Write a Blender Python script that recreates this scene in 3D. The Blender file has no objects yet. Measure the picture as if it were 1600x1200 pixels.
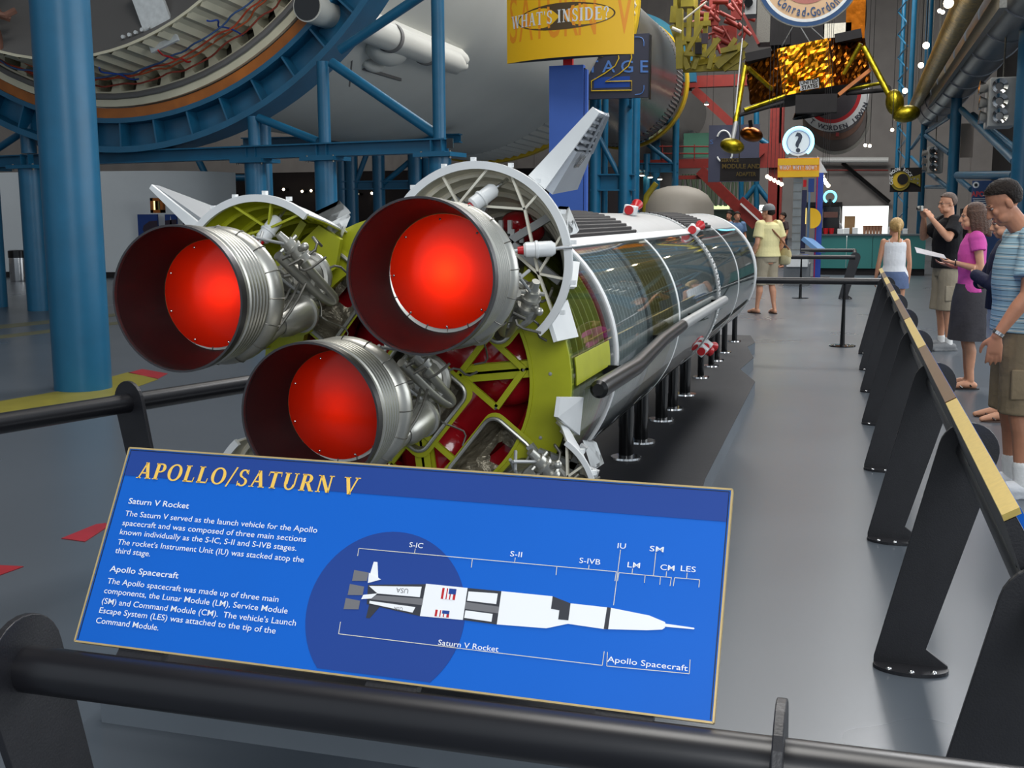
import bpy, math, random
from mathutils import Vector, Matrix
R = math.radians
PI = math.pi
cos, sin = math.cos, math.sin
rnd = random.Random(7)
V = Vector
SC = bpy.context.scene
COL = SC.collection

# ------------------------------------------------------------------ camera
F_PX = 1760.0
YAW, PITCH, ROLL = R(16.65), math.atan(261 / 1760.0), R(0.29)
EYE = V((0, 0, 1.6))
_hd = V((-sin(YAW), cos(YAW), 0))
_rt0 = V((cos(YAW), sin(YAW), 0))
FWD = _hd * cos(PITCH) + V((0, 0, -sin(PITCH)))
_up0 = _rt0.cross(FWD)
RT = _rt0 * cos(ROLL) - _up0 * sin(ROLL)
UP = _up0 * cos(ROLL) + _rt0 * sin(ROLL)
cam = bpy.data.objects.new('camera', bpy.data.cameras.new('camera'))
COL.objects.link(cam)
cam.data.sensor_width = 36.0
cam.data.lens = 36.0 * F_PX / 1600.0
cam.data.clip_start = 0.05
cam.data.clip_end = 400
m3 = Matrix((RT, UP, -FWD)).transposed()
cam.matrix_world = Matrix.Translation(EYE) @ m3.to_4x4()
SC.camera = cam

# ------------------------------------------------------------------ world, lamps, exposure
SC.view_settings.view_transform = 'Standard'
SC.view_settings.look = 'None'
SC.view_settings.exposure = 0.0
SC.view_settings.gamma = 1.0
SC.cycles.use_denoising = True
SC.cycles.max_bounces = 8
SC.cycles.transparent_max_bounces = 12
SC.cycles.caustics_reflective = False
SC.cycles.caustics_refractive = False
SC.cycles.sample_clamp_indirect = 6.0
w = bpy.data.worlds.new('daylight')
SC.world = w
w.use_nodes = True
wb = w.node_tree.nodes['Background']
wb.inputs[0].default_value = (0.80, 0.90, 1.0, 1)
wb.inputs[1].default_value = 0.62


def area_light(name, loc, target, sx, sy, power, color=(1, 1, 1)):
    d = bpy.data.lights.new(name, 'AREA')
    d.shape = 'RECTANGLE'
    d.size, d.size_y = sx, sy
    d.energy = power
    d.color = color
    o = bpy.data.objects.new(name, d)
    COL.objects.link(o)
    o.location = loc
    o.rotation_euler = (V(target) - V(loc)).to_track_quat('-Z', 'Y').to_euler()
    return o


area_light('hall_overhead_fill', (-1.0, 4.0, 13.0), (-1.0, 5.0, 0), 5, 6, 1100, (1.0, 0.98, 0.94))
area_light('hall_overhead_fill', (-3.0, 30.0, 17.5), (-3.0, 30.0, 0), 16, 20, 3600, (1.0, 0.97, 0.92))  # added overhead fill for the middle of the hall
area_light('hall_overhead_fill', (-3.0, 62.0, 17.5), (-3.0, 66.0, 0), 16, 24, 9000, (1.0, 0.97, 0.92))  # added overhead fill that brightens the far back wall
fl = bpy.data.lights.new('camera_flash', 'POINT')
fl.energy = 18
fl.shadow_soft_size = 0.03
flo = bpy.data.objects.new('camera_flash', fl)
COL.objects.link(flo)
flo.location = EYE + V((0.06, 0, 0.07))
area_light('front_fill', (3.5, -6.0, 5.0), (-1.0, 4.0, 0.8), 5, 4, 420, (0.95, 0.98, 1.0))  # added fill from behind the viewer for the near objects
area_light('partition_fill', (-21.0, 21.0, 13.0), (-20.0, 25.0, 1.5), 6, 4, 380, (0.97, 0.98, 1.0))  # added fill that brightens the white partition
area_light('stage_flank_fill', (3.0, 27.0, 16.5), (-8.5, 26.0, 6.0), 20, 3, 3600, (0.97, 0.98, 1.0))  # added fill aimed at the flank of the overhead stage
area_light('side_window_daylight', (8.5, 12.0, 4.0), (-1.0, 8.0, 0.8), 16, 5, 900, (0.93, 0.97, 1.0))


# ------------------------------------------------------------------ pixel helpers: a ray of the photograph met with a plane
def ray(u, v):
    return FWD + RT * ((u - 800) / F_PX) + UP * ((600 - v) / F_PX)


def at(u, v, Y=None, Z=None, X=None):
    d = ray(u, v)
    t = Y / d.y if Y is not None else ((Z - EYE.z) / d.z if Z is not None else X / d.x)
    return EYE + d * t


def oncyl(u, v, r, xc, zc):
    d = ray(u, v)
    ox, oz = EYE.x - xc, EYE.z - zc
    a = d.x * d.x + d.z * d.z
    b = 2 * (ox * d.x + oz * d.z)
    c = ox * ox + oz * oz - r * r
    D = b * b - 4 * a * c
    t = (-b - math.sqrt(max(D, 0))) / 2 / a
    return EYE + d * t


# ------------------------------------------------------------------ materials
def s2l(c):
    return tuple(((x / 255) / 12.92 if x / 255 <= 0.04045 else ((x / 255 + 0.055) / 1.055) ** 2.4) for x in c)


def mat(name, rgb, rough=0.5, metal=0.0, var=0.0, scale=20.0, bump=0.0, bscale=60.0, coat=0.0, spec=0.5):
    """Principled material with noise in its colour (var) and an optional noise bump."""
    m = bpy.data.materials.new(name)
    m.use_nodes = True
    nt = m.node_tree
    b = nt.nodes['Principled BSDF']
    c = s2l(rgb)
    b.inputs['Base Color'].default_value = (*c, 1)
    b.inputs['Roughness'].default_value = rough
    b.inputs['Metallic'].default_value = metal
    b.inputs['Specular IOR Level'].default_value = spec
    b.inputs['Coat Weight'].default_value = coat
    tc = nt.nodes.new('ShaderNodeTexCoord')
    if var:
        n = nt.nodes.new('ShaderNodeTexNoise')
        n.inputs['Scale'].default_value = scale
        n.inputs['Detail'].default_value = 4
        r = nt.nodes.new('ShaderNodeValToRGB')
        r.color_ramp.elements[0].position = 0.3
        r.color_ramp.elements[1].position = 0.7
        r.color_ramp.elements[0].color = (*[x * (1 - var) for x in c], 1)
        r.color_ramp.elements[1].color = (*[min(1, x * (1 + var)) for x in c], 1)
        nt.links.new(tc.outputs['Object'], n.inputs['Vector'])
        nt.links.new(n.outputs['Fac'], r.inputs['Fac'])
        nt.links.new(r.outputs['Color'], b.inputs['Base Color'])
    if bump:
        n2 = nt.nodes.new('ShaderNodeTexNoise')
        n2.inputs['Scale'].default_value = bscale
        n2.inputs['Detail'].default_value = 5
        bm = nt.nodes.new('ShaderNodeBump')
        bm.inputs['Strength'].default_value = bump
        bm.inputs['Distance'].default_value = 0.02
        nt.links.new(tc.outputs['Object'], n2.inputs['Vector'])
        nt.links.new(n2.outputs['Fac'], bm.inputs['Height'])
        nt.links.new(bm.outputs['Normal'], b.inputs['Normal'])
    return m


def emat(name, rgb, strength):
    m = bpy.data.materials.new(name)
    m.use_nodes = True
    b = m.node_tree.nodes['Principled BSDF']
    c = s2l(rgb)
    b.inputs['Base Color'].default_value = (*c, 1)
    b.inputs['Emission Color'].default_value = (*c, 1)
    b.inputs['Emission Strength'].default_value = strength
    return m


def mat_clear(name, tint=(0.86, 0.9, 0.9), rough=0.02):
    """Thin acrylic sheet: clear, with a Fresnel reflection."""
    m = bpy.data.materials.new(name)
    m.use_nodes = True
    nt = m.node_tree
    nt.nodes.remove(nt.nodes['Principled BSDF'])
    out = nt.nodes['Material Output']
    t = nt.nodes.new('ShaderNodeBsdfTransparent')
    t.inputs[0].default_value = (*tint, 1)
    g = nt.nodes.new('ShaderNodeBsdfGlossy')
    g.inputs['Roughness'].default_value = rough
    lw = nt.nodes.new('ShaderNodeLayerWeight')     # Schlick: 0.045 + 0.955 * facing^5, the same from both sides
    lw.inputs[0].default_value = 0.5
    pw = nt.nodes.new('ShaderNodeMath')
    pw.operation = 'POWER'
    pw.inputs[1].default_value = 5.0
    f = nt.nodes.new('ShaderNodeMath')
    f.operation = 'MULTIPLY_ADD'
    f.inputs[1].default_value = 0.93
    f.inputs[2].default_value = 0.07
    nt.links.new(lw.outputs['Facing'], pw.inputs[0])
    nt.links.new(pw.outputs[0], f.inputs[0])
    mx = nt.nodes.new('ShaderNodeMixShader')
    nt.links.new(f.outputs[0], mx.inputs[0])
    nt.links.new(t.outputs[0], mx.inputs[1])
    nt.links.new(g.outputs[0], mx.inputs[2])
    nt.links.new(mx.outputs[0], out.inputs['Surface'])
    return m


def mat_translucent(name, c, gloss=0.08):
    m = bpy.data.materials.new(name)
    m.use_nodes = True
    nt = m.node_tree
    nt.nodes.remove(nt.nodes['Principled BSDF'])
    out = nt.nodes['Material Output']
    t = nt.nodes.new('ShaderNodeBsdfTranslucent')
    t.inputs[0].default_value = (*c, 1)
    d = nt.nodes.new('ShaderNodeBsdfDiffuse')
    d.inputs[0].default_value = (*c, 1)
    m1 = nt.nodes.new('ShaderNodeMixShader')
    m1.inputs[0].default_value = 0.3
    g = nt.nodes.new('ShaderNodeBsdfGlossy')
    g.inputs['Roughness'].default_value = 0.15
    m2 = nt.nodes.new('ShaderNodeMixShader')
    m2.inputs[0].default_value = gloss * 0.4
    nt.links.new(t.outputs[0], m1.inputs[1])
    nt.links.new(d.outputs[0], m1.inputs[2])
    nt.links.new(m1.outputs[0], m2.inputs[1])
    nt.links.new(g.outputs[0], m2.inputs[2])
    nt.links.new(m2.outputs[0], out.inputs['Surface'])
    return m


# ------------------------------------------------------------------ mesh builder
def frame_of(d):
    d = V(d).normalized()
    a = V((0, 0, 1)) if abs(d.z) < 0.95 else V((1, 0, 0))
    x = d.cross(a).normalized()
    return x, x.cross(d).normalized(), d


class MB:
    def __init__(self):
        self.v, self.f = [], []

    def add(self, vs, fs):
        k = len(self.v)
        self.v += [tuple(p) for p in vs]
        self.f += [tuple(i + k for i in f) for f in fs]
        return self

    def box(self, c, s, rz=0.0, M=None):
        c = V(c)
        h = V(s) / 2
        vs = [V((x * h.x, y * h.y, z * h.z)) for x in (-1, 1) for y in (-1, 1) for z in (-1, 1)]
        if rz:
            M = Matrix.Rotation(rz, 3, 'Z')
        if M is not None:
            vs = [M @ p for p in vs]
        return self.add([c + p for p in vs], [(0, 1, 3, 2), (4, 6, 7, 5), (0, 4, 5, 1), (2, 3, 7, 6), (0, 2, 6, 4), (1, 5, 7, 3)])

    def hexa(self, p):
        """eight corners: bottom loop 0-3, top loop 4-7"""
        return self.add(p, [(3, 2, 1, 0), (4, 5, 6, 7), (0, 1, 5, 4), (1, 2, 6, 5), (2, 3, 7, 6), (3, 0, 4, 7)])

    def bar(self, p0, p1, w, h=None, up=None):
        p0, p1 = V(p0), V(p1)
        h = h or w
        d = (p1 - p0).normalized()
        if up is None:
            x, y, d = frame_of(d)
        else:
            y = V(up)
            y = (y - d * y.dot(d)).normalized()
            x = d.cross(y)
        q = []
        for p in (p0, p1):
            q += [p - x * w / 2 - y * h / 2, p + x * w / 2 - y * h / 2, p + x * w / 2 + y * h / 2, p - x * w / 2 + y * h / 2]
        return self.hexa(q)

    def ibeam(self, p0, p1, w, h, t, up=(0, 0, 1)):
        p0, p1 = V(p0), V(p1)
        d = (p1 - p0).normalized()
        y = V(up)
        y = (y - d * y.dot(d)).normalized()
        self.bar(p0, p1, t, h, y)
        o = y * (h / 2 - t / 2)
        self.bar(p0 + o, p1 + o, w, t, y)
        return self.bar(p0 - o, p1 - o, w, t, y)

    def loft(self, rings, closed=False, cap=True):
        n = len(rings[0])
        vs = [p for r in rings for p in r]
        fs = []
        m = len(rings)
        for i in range(m if closed else m - 1):
            a, b = i * n, ((i + 1) % m) * n
            for j in range(n):
                k = (j + 1) % n
                fs.append((a + j, a + k, b + k, b + j))
        if cap and not closed:
            fs.append(tuple(range(n - 1, -1, -1)))
            fs.append(tuple(range((m - 1) * n, m * n)))
        return self.add(vs, fs)

    def cyl(self, p0, p1, r0, r1=None, n=16, cap=True):
        p0, p1 = V(p0), V(p1)
        r1 = r0 if r1 is None else r1
        x, y, d = frame_of(p1 - p0)
        rs = [[p + (x * cos(t) + y * sin(t)) * r for t in [2 * PI * i / n for i in range(n)]] for p, r in ((p0, r0), (p1, r1))]
        return self.loft(rs, cap=cap)

    def tube(self, pts, r, n=10, closed=False, smooth=0):
        pts = [V(p) for p in pts]
        for _ in range(smooth):
            q = [pts[0]] if not closed else []
            m = len(pts)
            for i in range(m if closed else m - 1):
                a, b = pts[i], pts[(i + 1) % m]
                q += [a * 0.75 + b * 0.25, a * 0.25 + b * 0.75]
            if not closed:
                q.append(pts[-1])
            pts = q
        m = len(pts)
        rr = r if isinstance(r, (list, tuple)) else [r] * m
        if len(rr) != m:
            rr = [rr[0] + (rr[-1] - rr[0]) * i / (m - 1) for i in range(m)]
        x = None
        rings = []
        for i in range(m):
            if closed:
                d = pts[(i + 1) % m] - pts[i - 1]
            else:
                d = pts[min(i + 1, m - 1)] - pts[max(i - 1, 0)]
            d = d.normalized()
            if x is None:
                x = frame_of(d)[0]
            x = (x - d * x.dot(d)).normalized()
            y = d.cross(x)
            rings.append([pts[i] + (x * cos(t) + y * sin(t)) * rr[i] for t in [2 * PI * k / n for k in range(n)]])
        return self.loft(rings, closed=closed)

    def lathe(self, o, axis, prof, n=32, a0=0.0, a1=2 * PI, ref=None, close=False):
        """surface of revolution; prof = [(along axis, radius)...]; close joins the profile's ends (solid shells)"""
        o = V(o)
        x, y, d = frame_of(axis)
        if ref is not None:
            x = V(ref)
            x = (x - d * x.dot(d)).normalized()
            y = d.cross(x)
        full = abs(a1 - a0 - 2 * PI) < 1e-6
        m = n if full else n + 1
        P = len(prof)
        vs = []
        for i in range(m):
            t = a0 + (a1 - a0) * i / n
            e = x * cos(t) + y * sin(t)
            vs += [o + d * h + e * r for h, r in prof]
        fs = []
        for i in range(n):
            a, b = i * P, ((i + 1) % m) * P
            for j in range(P if close else P - 1):
                k = (j + 1) % P
                fs.append((a + j, a + k, b + k, b + j))
        if close and not full:
            fs.append(tuple(range(P)))
            fs.append(tuple(reversed(range((m - 1) * P, m * P))))
        return self.add(vs, fs)

    def prism(self, poly, d):
        d = V(d)
        poly = [V(p) for p in poly]
        return self.loft([poly, [p + d for p in poly]])

    def quad(self, *p):
        return self.add(p, [tuple(range(len(p)))])

    def ball(self, c, r, n=12, m=8, M=None):
        c = V(c)
        r = V((r, r, r)) if not hasattr(r, '__len__') else V(r)
        vs = [V((0, 0, -r.z))]
        for i in range(1, m):
            a = -PI / 2 + PI * i / m
            vs += [V((r.x * cos(a) * cos(t), r.y * cos(a) * sin(t), r.z * sin(a))) for t in [2 * PI * k / n for k in range(n)]]
        vs.append(V((0, 0, r.z)))
        if M is not None:
            vs = [M @ p for p in vs]
        fs = [(0, 1 + (k + 1) % n, 1 + k) for k in range(n)]
        for i in range(m - 2):
            a, b = 1 + i * n, 1 + (i + 1) * n
            fs += [(a + k, a + (k + 1) % n, b + (k + 1) % n, b + k) for k in range(n)]
        t = len(vs) - 1
        a = 1 + (m - 2) * n
        fs += [(a + k, a + (k + 1) % n, t) for k in range(n)]
        return self.add([c + p for p in vs], fs)

    def build(self, name, m, parent=None, smooth=True, bevel=0.0, sharp=35, mods=None, label=None):
        """link the collected shapes as ONE mesh object; vertices are given in world coordinates"""
        if parent is not None:
            off = worldloc(parent)
        else:
            xs, ys, zs = zip(*self.v)
            off = V(((min(xs) + max(xs)) / 2, (min(ys) + max(ys)) / 2, min(zs)))
        me = bpy.data.meshes.new(name)
        me.from_pydata([V(p) - off for p in self.v], [], self.f)
        me.validate()
        me.materials.append(m)
        if smooth:
            me.polygons.foreach_set('use_smooth', [True] * len(me.polygons))
            me.set_sharp_from_angle(angle=R(sharp))
        me.update()
        o = bpy.data.objects.new(name, me)
        COL.objects.link(o)
        if parent is not None:
            o.parent = parent
        else:
            o.location = off
        if bevel:
            b = o.modifiers.new('bevel', 'BEVEL')
            b.width = bevel
            b.segments = 2
            b.limit_method = 'ANGLE'
        if label:
            o['label'] = label
        return o


def worldloc(o):
    p = V((0, 0, 0))
    while o is not None:
        p += V(o.location)
        o = o.parent
    return p


def tag(o, label, cat, group=None, kind=None):
    o['label'] = label
    o['category'] = cat
    if group:
        o['group'] = group
    if kind:
        o['kind'] = kind
    return o


def thing(name, label, cat, loc=(0, 0, 0), group=None):
    o = bpy.data.objects.new(name, None)
    COL.objects.link(o)
    o.location = loc
    o.empty_display_size = 0.1
    return tag(o, label, cat, group)


def part(name, parent, loc=None):
    """an Empty part (loc in world coordinates)"""
    o = bpy.data.objects.new(name, None)
    COL.objects.link(o)
    o.parent = parent
    o.location = (V(loc) - worldloc(parent)) if loc is not None else (0, 0, 0)
    o.empty_display_size = 0.05
    return o


def structure(o):
    o['kind'] = 'structure'
    return o


def copy_tree(o, parent=None):
    c = o.copy()
    COL.objects.link(c)
    if parent is not None:
        c.parent = parent
    for ch in list(o.children):
        copy_tree(ch, c)
    return c


def text_mesh(items, name, m, parent, M=None, res=3):
    """items: (string, x, y, size, align, xscale, offset[, rotation]) in a flat frame; M maps (x, y, 0) into the world"""
    mb = MB()
    dg = None
    fmap = None
    if callable(M):
        fmap, M = M, None
    for it in items:
        s, x, y, size, al, xs, off = it[:7]
        rot = it[7] if len(it) > 7 else 0
        cu = bpy.data.curves.new('t', 'FONT')
        cu.body = s
        cu.size = size
        cu.align_x = al
        cu.offset = off
        cu.resolution_u = res
        ob = bpy.data.objects.new('t', cu)
        COL.objects.link(ob)
        dg = bpy.context.evaluated_depsgraph_get()
        dg.update()
        me = bpy.data.meshes.new_from_object(ob.evaluated_get(dg))
        T = Matrix.Translation((x, y, 0)) @ Matrix.Rotation(rot, 4, 'Z') @ Matrix.Diagonal((xs, 1, 1, 1))
        if M is not None:
            T = M @ T
        pts = [T @ p.co for p in me.vertices]
        if fmap:
            pts = [fmap(p.x, p.y) for p in pts]
        mb.add(pts, [tuple(p.vertices) for p in me.polygons])
        bpy.data.objects.remove(ob)
        bpy.data.curves.remove(cu)
        bpy.data.meshes.remove(me)
    return mb.build(name, m, parent, smooth=False)


def plane_matrix(o, x, y):
    """frame with origin o, x and y directions (unit vectors)"""
    x, y = V(x).normalized(), V(y).normalized()
    z = x.cross(y)
    return Matrix.Translation(o) @ Matrix((x, y, z)).transposed().to_4x4()


# capital letters with serifs, drawn as thick and thin strokes on a 1-unit cap height
def _serif_glyphs():
    T, t, s = 0.19, 0.085, 0.055

    def st(x0, y0, x1, y1, w):      # stroke whose ends are cut level
        return [(x0 - w / 2, y0), (x0 + w / 2, y0), (x1 + w / 2, y1), (x1 - w / 2, y1)]

    def sf(x, y, w=0.34):           # serif bar
        y0 = y if y < 0.5 else y - s
        return [(x - w / 2, y0), (x + w / 2, y0), (x + w / 2, y0 + s), (x - w / 2, y0 + s)]

    def hb(x0, x1, y, h=t):
        return [(x0, y), (x1, y), (x1, y + h), (x0, y + h)]

    def arc(cx, cy, rx, ry, a0, a1, w0=.185, w1=t, n=16):
        out = []
        for i in range(n):
            q = []
            for a in (a0 + (a1 - a0) * i / n, a0 + (a1 - a0) * (i + 1) / n):
                k = abs(cos(a)) ** 1.5
                wd = w1 + (w0 - w1) * k
                q.append(((cx + rx * cos(a), cy + ry * sin(a)), (cx + (rx - wd) * cos(a), cy + (ry - min(wd, t * 1.15 + 0.03 * k)) * sin(a))))
            out.append([q[0][0], q[1][0], q[1][1], q[0][1]])
        return out
    G = {}
    G['A'] = (0.84, [st(0.15, 0, 0.42, 1, t), st(0.69, 0, 0.42, 1, T), hb(0.25, 0.58, 0.3, t), sf(0.15, 0, .28), sf(0.69, 0, .34)])
    G['P'] = (0.72, [st(0.2, 0, 0.2, 1, T), sf(0.2, 0), hb(0.06, 0.4, 1 - t), hb(0.27, 0.4, 0.44)] + arc(0.38, 0.72, 0.28, 0.28, -PI / 2, PI / 2))
    G['O'] = (0.88, arc(0.44, 0.5, 0.41, 0.52, 0, 2 * PI, n=28))
    G['L'] = (0.70, [st(0.2, 0, 0.2, 1, T), sf(0.2, 1), hb(0.06, 0.64, 0), [(0.57, 0), (0.64, 0), (0.66, .3), (0.62, .3)]])
    G['/'] = (0.46, [st(0.04, -0.1, 0.40, 1.1, t * 1.1)])
    G['S'] = (0.66, arc(0.33, 0.745, 0.255, 0.265, 0.25, PI * 1.5, .14) + arc(0.33, 0.25, 0.27, 0.265, -PI * 0.85, PI * 0.5, .14) +
              [[(.50, 1.0), (.55, 1.0), (.57, .72), (.52, .72)], [(.07, 0), (.12, 0), (.10, .3), (.06, .3)]])
    G['T'] = (0.78, [st(0.39, 0, 0.39, 1, T), sf(0.39, 0), hb(0.05, 0.73, 1 - t), [(.05, 1), (.09, 1), (.06, .72), (.03, .72)], [(.69, 1), (.73, 1), (.75, .72), (.72, .72)]])
    G['U'] = (0.86, [st(0.21, 0.32, 0.21, 1, T), st(0.68, 0.32, 0.68, 1, t), sf(0.21, 1), sf(0.68, 1, .26)] + arc(0.425, 0.32, 0.293, 0.34, PI, 2 * PI, .13))
    G['R'] = (0.82, [st(0.2, 0, 0.2, 1, T), sf(0.2, 0), hb(0.06, 0.4, 1 - t), hb(0.27, 0.42, 0.46), st(0.68, 0, 0.42, 0.5, T), sf(0.72, 0, .2)] + arc(0.38, 0.73, 0.27, 0.27, -PI / 2, PI / 2))
    G['N'] = (0.90, [st(0.18, 0, 0.18, 1, t), st(0.72, 0, 0.72, 1, t), st(0.69, 0, 0.2, 1, T), sf(0.17, 0, .26), sf(0.12, 1, .2), sf(0.73, 1, .26)])
    G['V'] = (0.84, [st(0.42, 0, 0.15, 1, T), st(0.42, 0, 0.69, 1, t), sf(0.15, 1), sf(0.69, 1, .28)])
    G['W'] = (1.14, [st(0.34, 0, 0.14, 1, T), st(0.34, 0, 0.56, 1, t), st(0.78, 0, 0.56, 1, T), st(0.78, 0, 1.0, 1, t), sf(0.14, 1), sf(1.0, 1, .28), sf(.56, 1, .24)])
    G['H'] = (0.90, [st(0.2, 0, 0.2, 1, T), st(0.7, 0, 0.7, 1, T), hb(0.2, 0.7, 0.47), sf(.2, 0), sf(.2, 1), sf(.7, 0), sf(.7, 1)])
    G['I'] = (0.42, [st(0.21, 0, 0.21, 1, T), sf(.21, 0), sf(.21, 1)])
    G['D'] = (0.86, [st(0.2, 0, 0.2, 1, T), hb(.06, .4, 0), hb(.06, .4, 1 - t)] + arc(0.38, 0.5, 0.42, 0.5, -PI / 2, PI / 2))
    G['E'] = (0.72, [st(0.2, 0, 0.2, 1, T), hb(.06, .64, 0), hb(.06, .62, 1 - t), hb(.2, .5, .47), [(.58, 0), (.64, 0), (.67, .28), (.63, .28)], [(.57, 1), (.62, 1), (.64, .74), (.6, .74)]])
    G['Y'] = (0.8, [st(0.4, 0, 0.4, .45, T), st(.4, .4, .14, 1, T), st(.4, .4, .66, 1, t), sf(.4, 0), sf(.14, 1), sf(.66, 1, .26)])
    G["'"] = (0.24, [[(.06, 1), (.18, 1), (.13, .68), (.08, .68)]])
    G['?'] = (0.56, arc(0.27, 0.76, 0.22, 0.25, -PI * 0.45, PI * 0.92, .13) + [hb(.05, .17, .7, .12), st(.28, .24, .28, .54, .07), hb(.21, .35, 0, .14)])
    G[' '] = (0.36, [])
    return G


GLYPHS = _serif_glyphs()


def serif_text(s, name, m, parent, fmap, x, y, h, xs=1.0, gap=0.05, slant=0.0):
    """fmap turns flat (x, y) into a world point; the capitals stand on y with cap height h"""
    mb = MB()
    pen = x
    for ch in s:
        adv, polys = GLYPHS[ch]
        for q in polys:
            pts = [fmap(pen + (px + slant * py) * h * xs, y + py * h) for px, py in q]
            mb.quad(*pts)
        pen += (adv + gap) * h * xs
    return mb.build(name, m, parent, smooth=False), pen


# ------------------------------------------------------------------ shared materials
M_ = {}
M_['blue'] = mat('blue_steel_paint', (22, 92, 126), 0.38, 0, 0.10, 3, 0.03, 40)
M_['black'] = mat('black_powder_coat', (34, 34, 38), 0.42, 0, 0.15, 12, 0.08, 220)
M_['blacktube'] = mat('black_satin_tube', (26, 26, 30), 0.34, 0, 0.1, 8)
M_['gloss_black'] = mat('gloss_black', (14, 14, 15), 0.12)
M_['silver'] = mat('silver_paint', (178, 177, 170), 0.36, 0.75, 0.06, 12)
M_['darksilver'] = mat('dull_metal', (120, 118, 112), 0.42, 0.8, 0.2, 30)
M_['chrome'] = mat('chrome', (215, 215, 215), 0.12, 1.0)
M_['white'] = mat('white_gloss_paint', (226, 228, 228), 0.35, 0, 0.04, 10)
M_['cream'] = mat('cream_paint', (224, 219, 202), 0.5, 0, 0.10, 14)
M_['primer'] = mat('yellow_green_primer', (172, 176, 34), 0.38, 0, 0.10, 9)
M_['crimson'] = mat('crimson_gloss', (168, 24, 34), 0.14, 0, 0.08, 5, coat=0.4)
M_['red'] = mat('bright_red_paint', (190, 24, 32), 0.35)
M_['gold'] = mat('brushed_gold', (222, 196, 112), 0.32, 0.6, 0.06, 60)
M_['goldedge'] = mat('pale_gold_trim', (206, 180, 126), 0.35, 0.5, 0.06, 60)
M_['brownmetal'] = mat('dark_brown_metal', (110, 82, 50), 0.35, 0.8, 0.08, 40)
M_['redsteel'] = mat('red_steel_paint', (126, 36, 30), 0.5, 0, 0.12, 4)
M_['clear'] = mat_clear('clear_acrylic')
M_['skin'] = mat('skin', (196, 142, 112), 0.55, 0, 0.06, 25)
M_['skin_tan'] = mat('tanned_skin', (184, 126, 96), 0.55, 0, 0.06, 25)
M_['bulb'] = emat('lit_bulb', (255, 236, 200), 14)
M_['neon'] = emat('blue_neon', (130, 225, 255), 3.2)
M_['whitetext'] = mat('white_ink', (240, 242, 245), 0.5)
M_['yellowtext'] = mat('gold_ink', (246, 200, 88), 0.5)
# ------------------------------------------------------------------ the setting
def floor_material():
    m = mat('sealed_floor', (82, 89, 97), 0.28, 0, 0.05, 0.5)
    nt = m.node_tree
    b = nt.nodes['Principled BSDF']
    tc = nt.nodes.new('ShaderNodeTexCoord')
    n = nt.nodes.new('ShaderNodeTexNoise')
    n.inputs['Scale'].default_value = 0.7
    n.inputs['Detail'].default_value = 3
    mp = nt.nodes.new('ShaderNodeMapRange')
    mp.inputs['To Min'].default_value = 0.24
    mp.inputs['To Max'].default_value = 0.34
    nt.links.new(tc.outputs['Object'], n.inputs['Vector'])
    nt.links.new(n.outputs['Fac'], mp.inputs['Value'])
    nt.links.new(mp.outputs[0], b.inputs['Roughness'])
    return m


structure(MB().box((-8, 40, -0.1), (44, 104, 0.2)).build('floor', floor_material(), smooth=False))
M_['wallgrey'] = mat('grey_wall_panel', (146, 142, 140), 0.7, 0, 0.08, 1.0)
M_['dark'] = mat('dark_soffit', (26, 24, 26), 0.8, 0, 0.2, 2)


def wall_back():
    mb = MB()
    Y = 84.0
    # lit doorway over the counter and a row of small panes further left are left open
    holes = [(at(1316, 340, Y=Y).x, at(1388, 340, Y=Y).x, at(1350, 375, Y=Y).z, at(1350, 322, Y=Y).z),
             (at(1182, 340, Y=Y).x, at(1212, 340, Y=Y).x, at(1200, 392, Y=Y).z, at(1200, 320, Y=Y).z),
             (at(1058, 324, Y=Y).x, at(1140, 324, Y=Y).x, at(1100, 327, Y=Y).z, at(1100, 321, Y=Y).z)]
    xs = sorted([-40, 12] + [h[i] for h in holes for i in (0, 1)])
    zs = sorted([0, 18] + [h[i] for h in holes for i in (2, 3)])
    for i in range(len(xs) - 1):
        for j in range(len(zs) - 1):
            cx, cz = (xs[i] + xs[i + 1]) / 2, (zs[j] + zs[j + 1]) / 2
            if any(h[0] < cx < h[1] and h[2] < cz < h[3] for h in holes):
                continue
            mb.box((cx, Y + 0.15, cz), (xs[i + 1] - xs[i], 0.3, zs[j + 1] - zs[j]))
    x = -40
    while x < 12:                      # upright panel seams
        if not any(h[0] - .1 < x < h[1] + .1 for h in holes):
            mb.box((x, Y - 0.02, 9), (0.09, 0.06, 18))
        x += 1.4
    return structure(mb.build('wall_back', M_['wallgrey'], smooth=False))


wall_back()
structure(MB().box((-30.15, 38, 9), (0.3, 92.3, 18)).build('wall_left', M_['wallgrey'], smooth=False))
structure(MB().box((9.15, 49, 9), (0.3, 70, 18)).build('wall_right', M_['dark'], smooth=False))
structure(MB().box((-10.5, 38, 18.15), (39.6, 92, 0.3)).build('ceiling', M_['dark'], smooth=False))
# daylight outside the openings
for i, (u, v, wd, hh) in enumerate([(1352, 348, 7.0, 6.0), (1197, 350, 4, 5.0)]):
    p = at(u, v, Y=88)
    structure(MB().box((p.x, 88, p.z), (wd, 0.05, hh)).build('window_%d' % (i + 1), emat('daylight_outside', (245, 252, 245), 2.2), smooth=False))
p = at(1098, 324, Y=86)
structure(MB().box((p.x, 86, p.z), (6, .05, .9)).build('window_3', emat('greenish_daylight', (215, 240, 170), 1.3), smooth=False))

# curved white partition at the left
M_['partition'] = mat('white_partition', (222, 228, 230), 0.6, 0, 0.03, 1)


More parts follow.
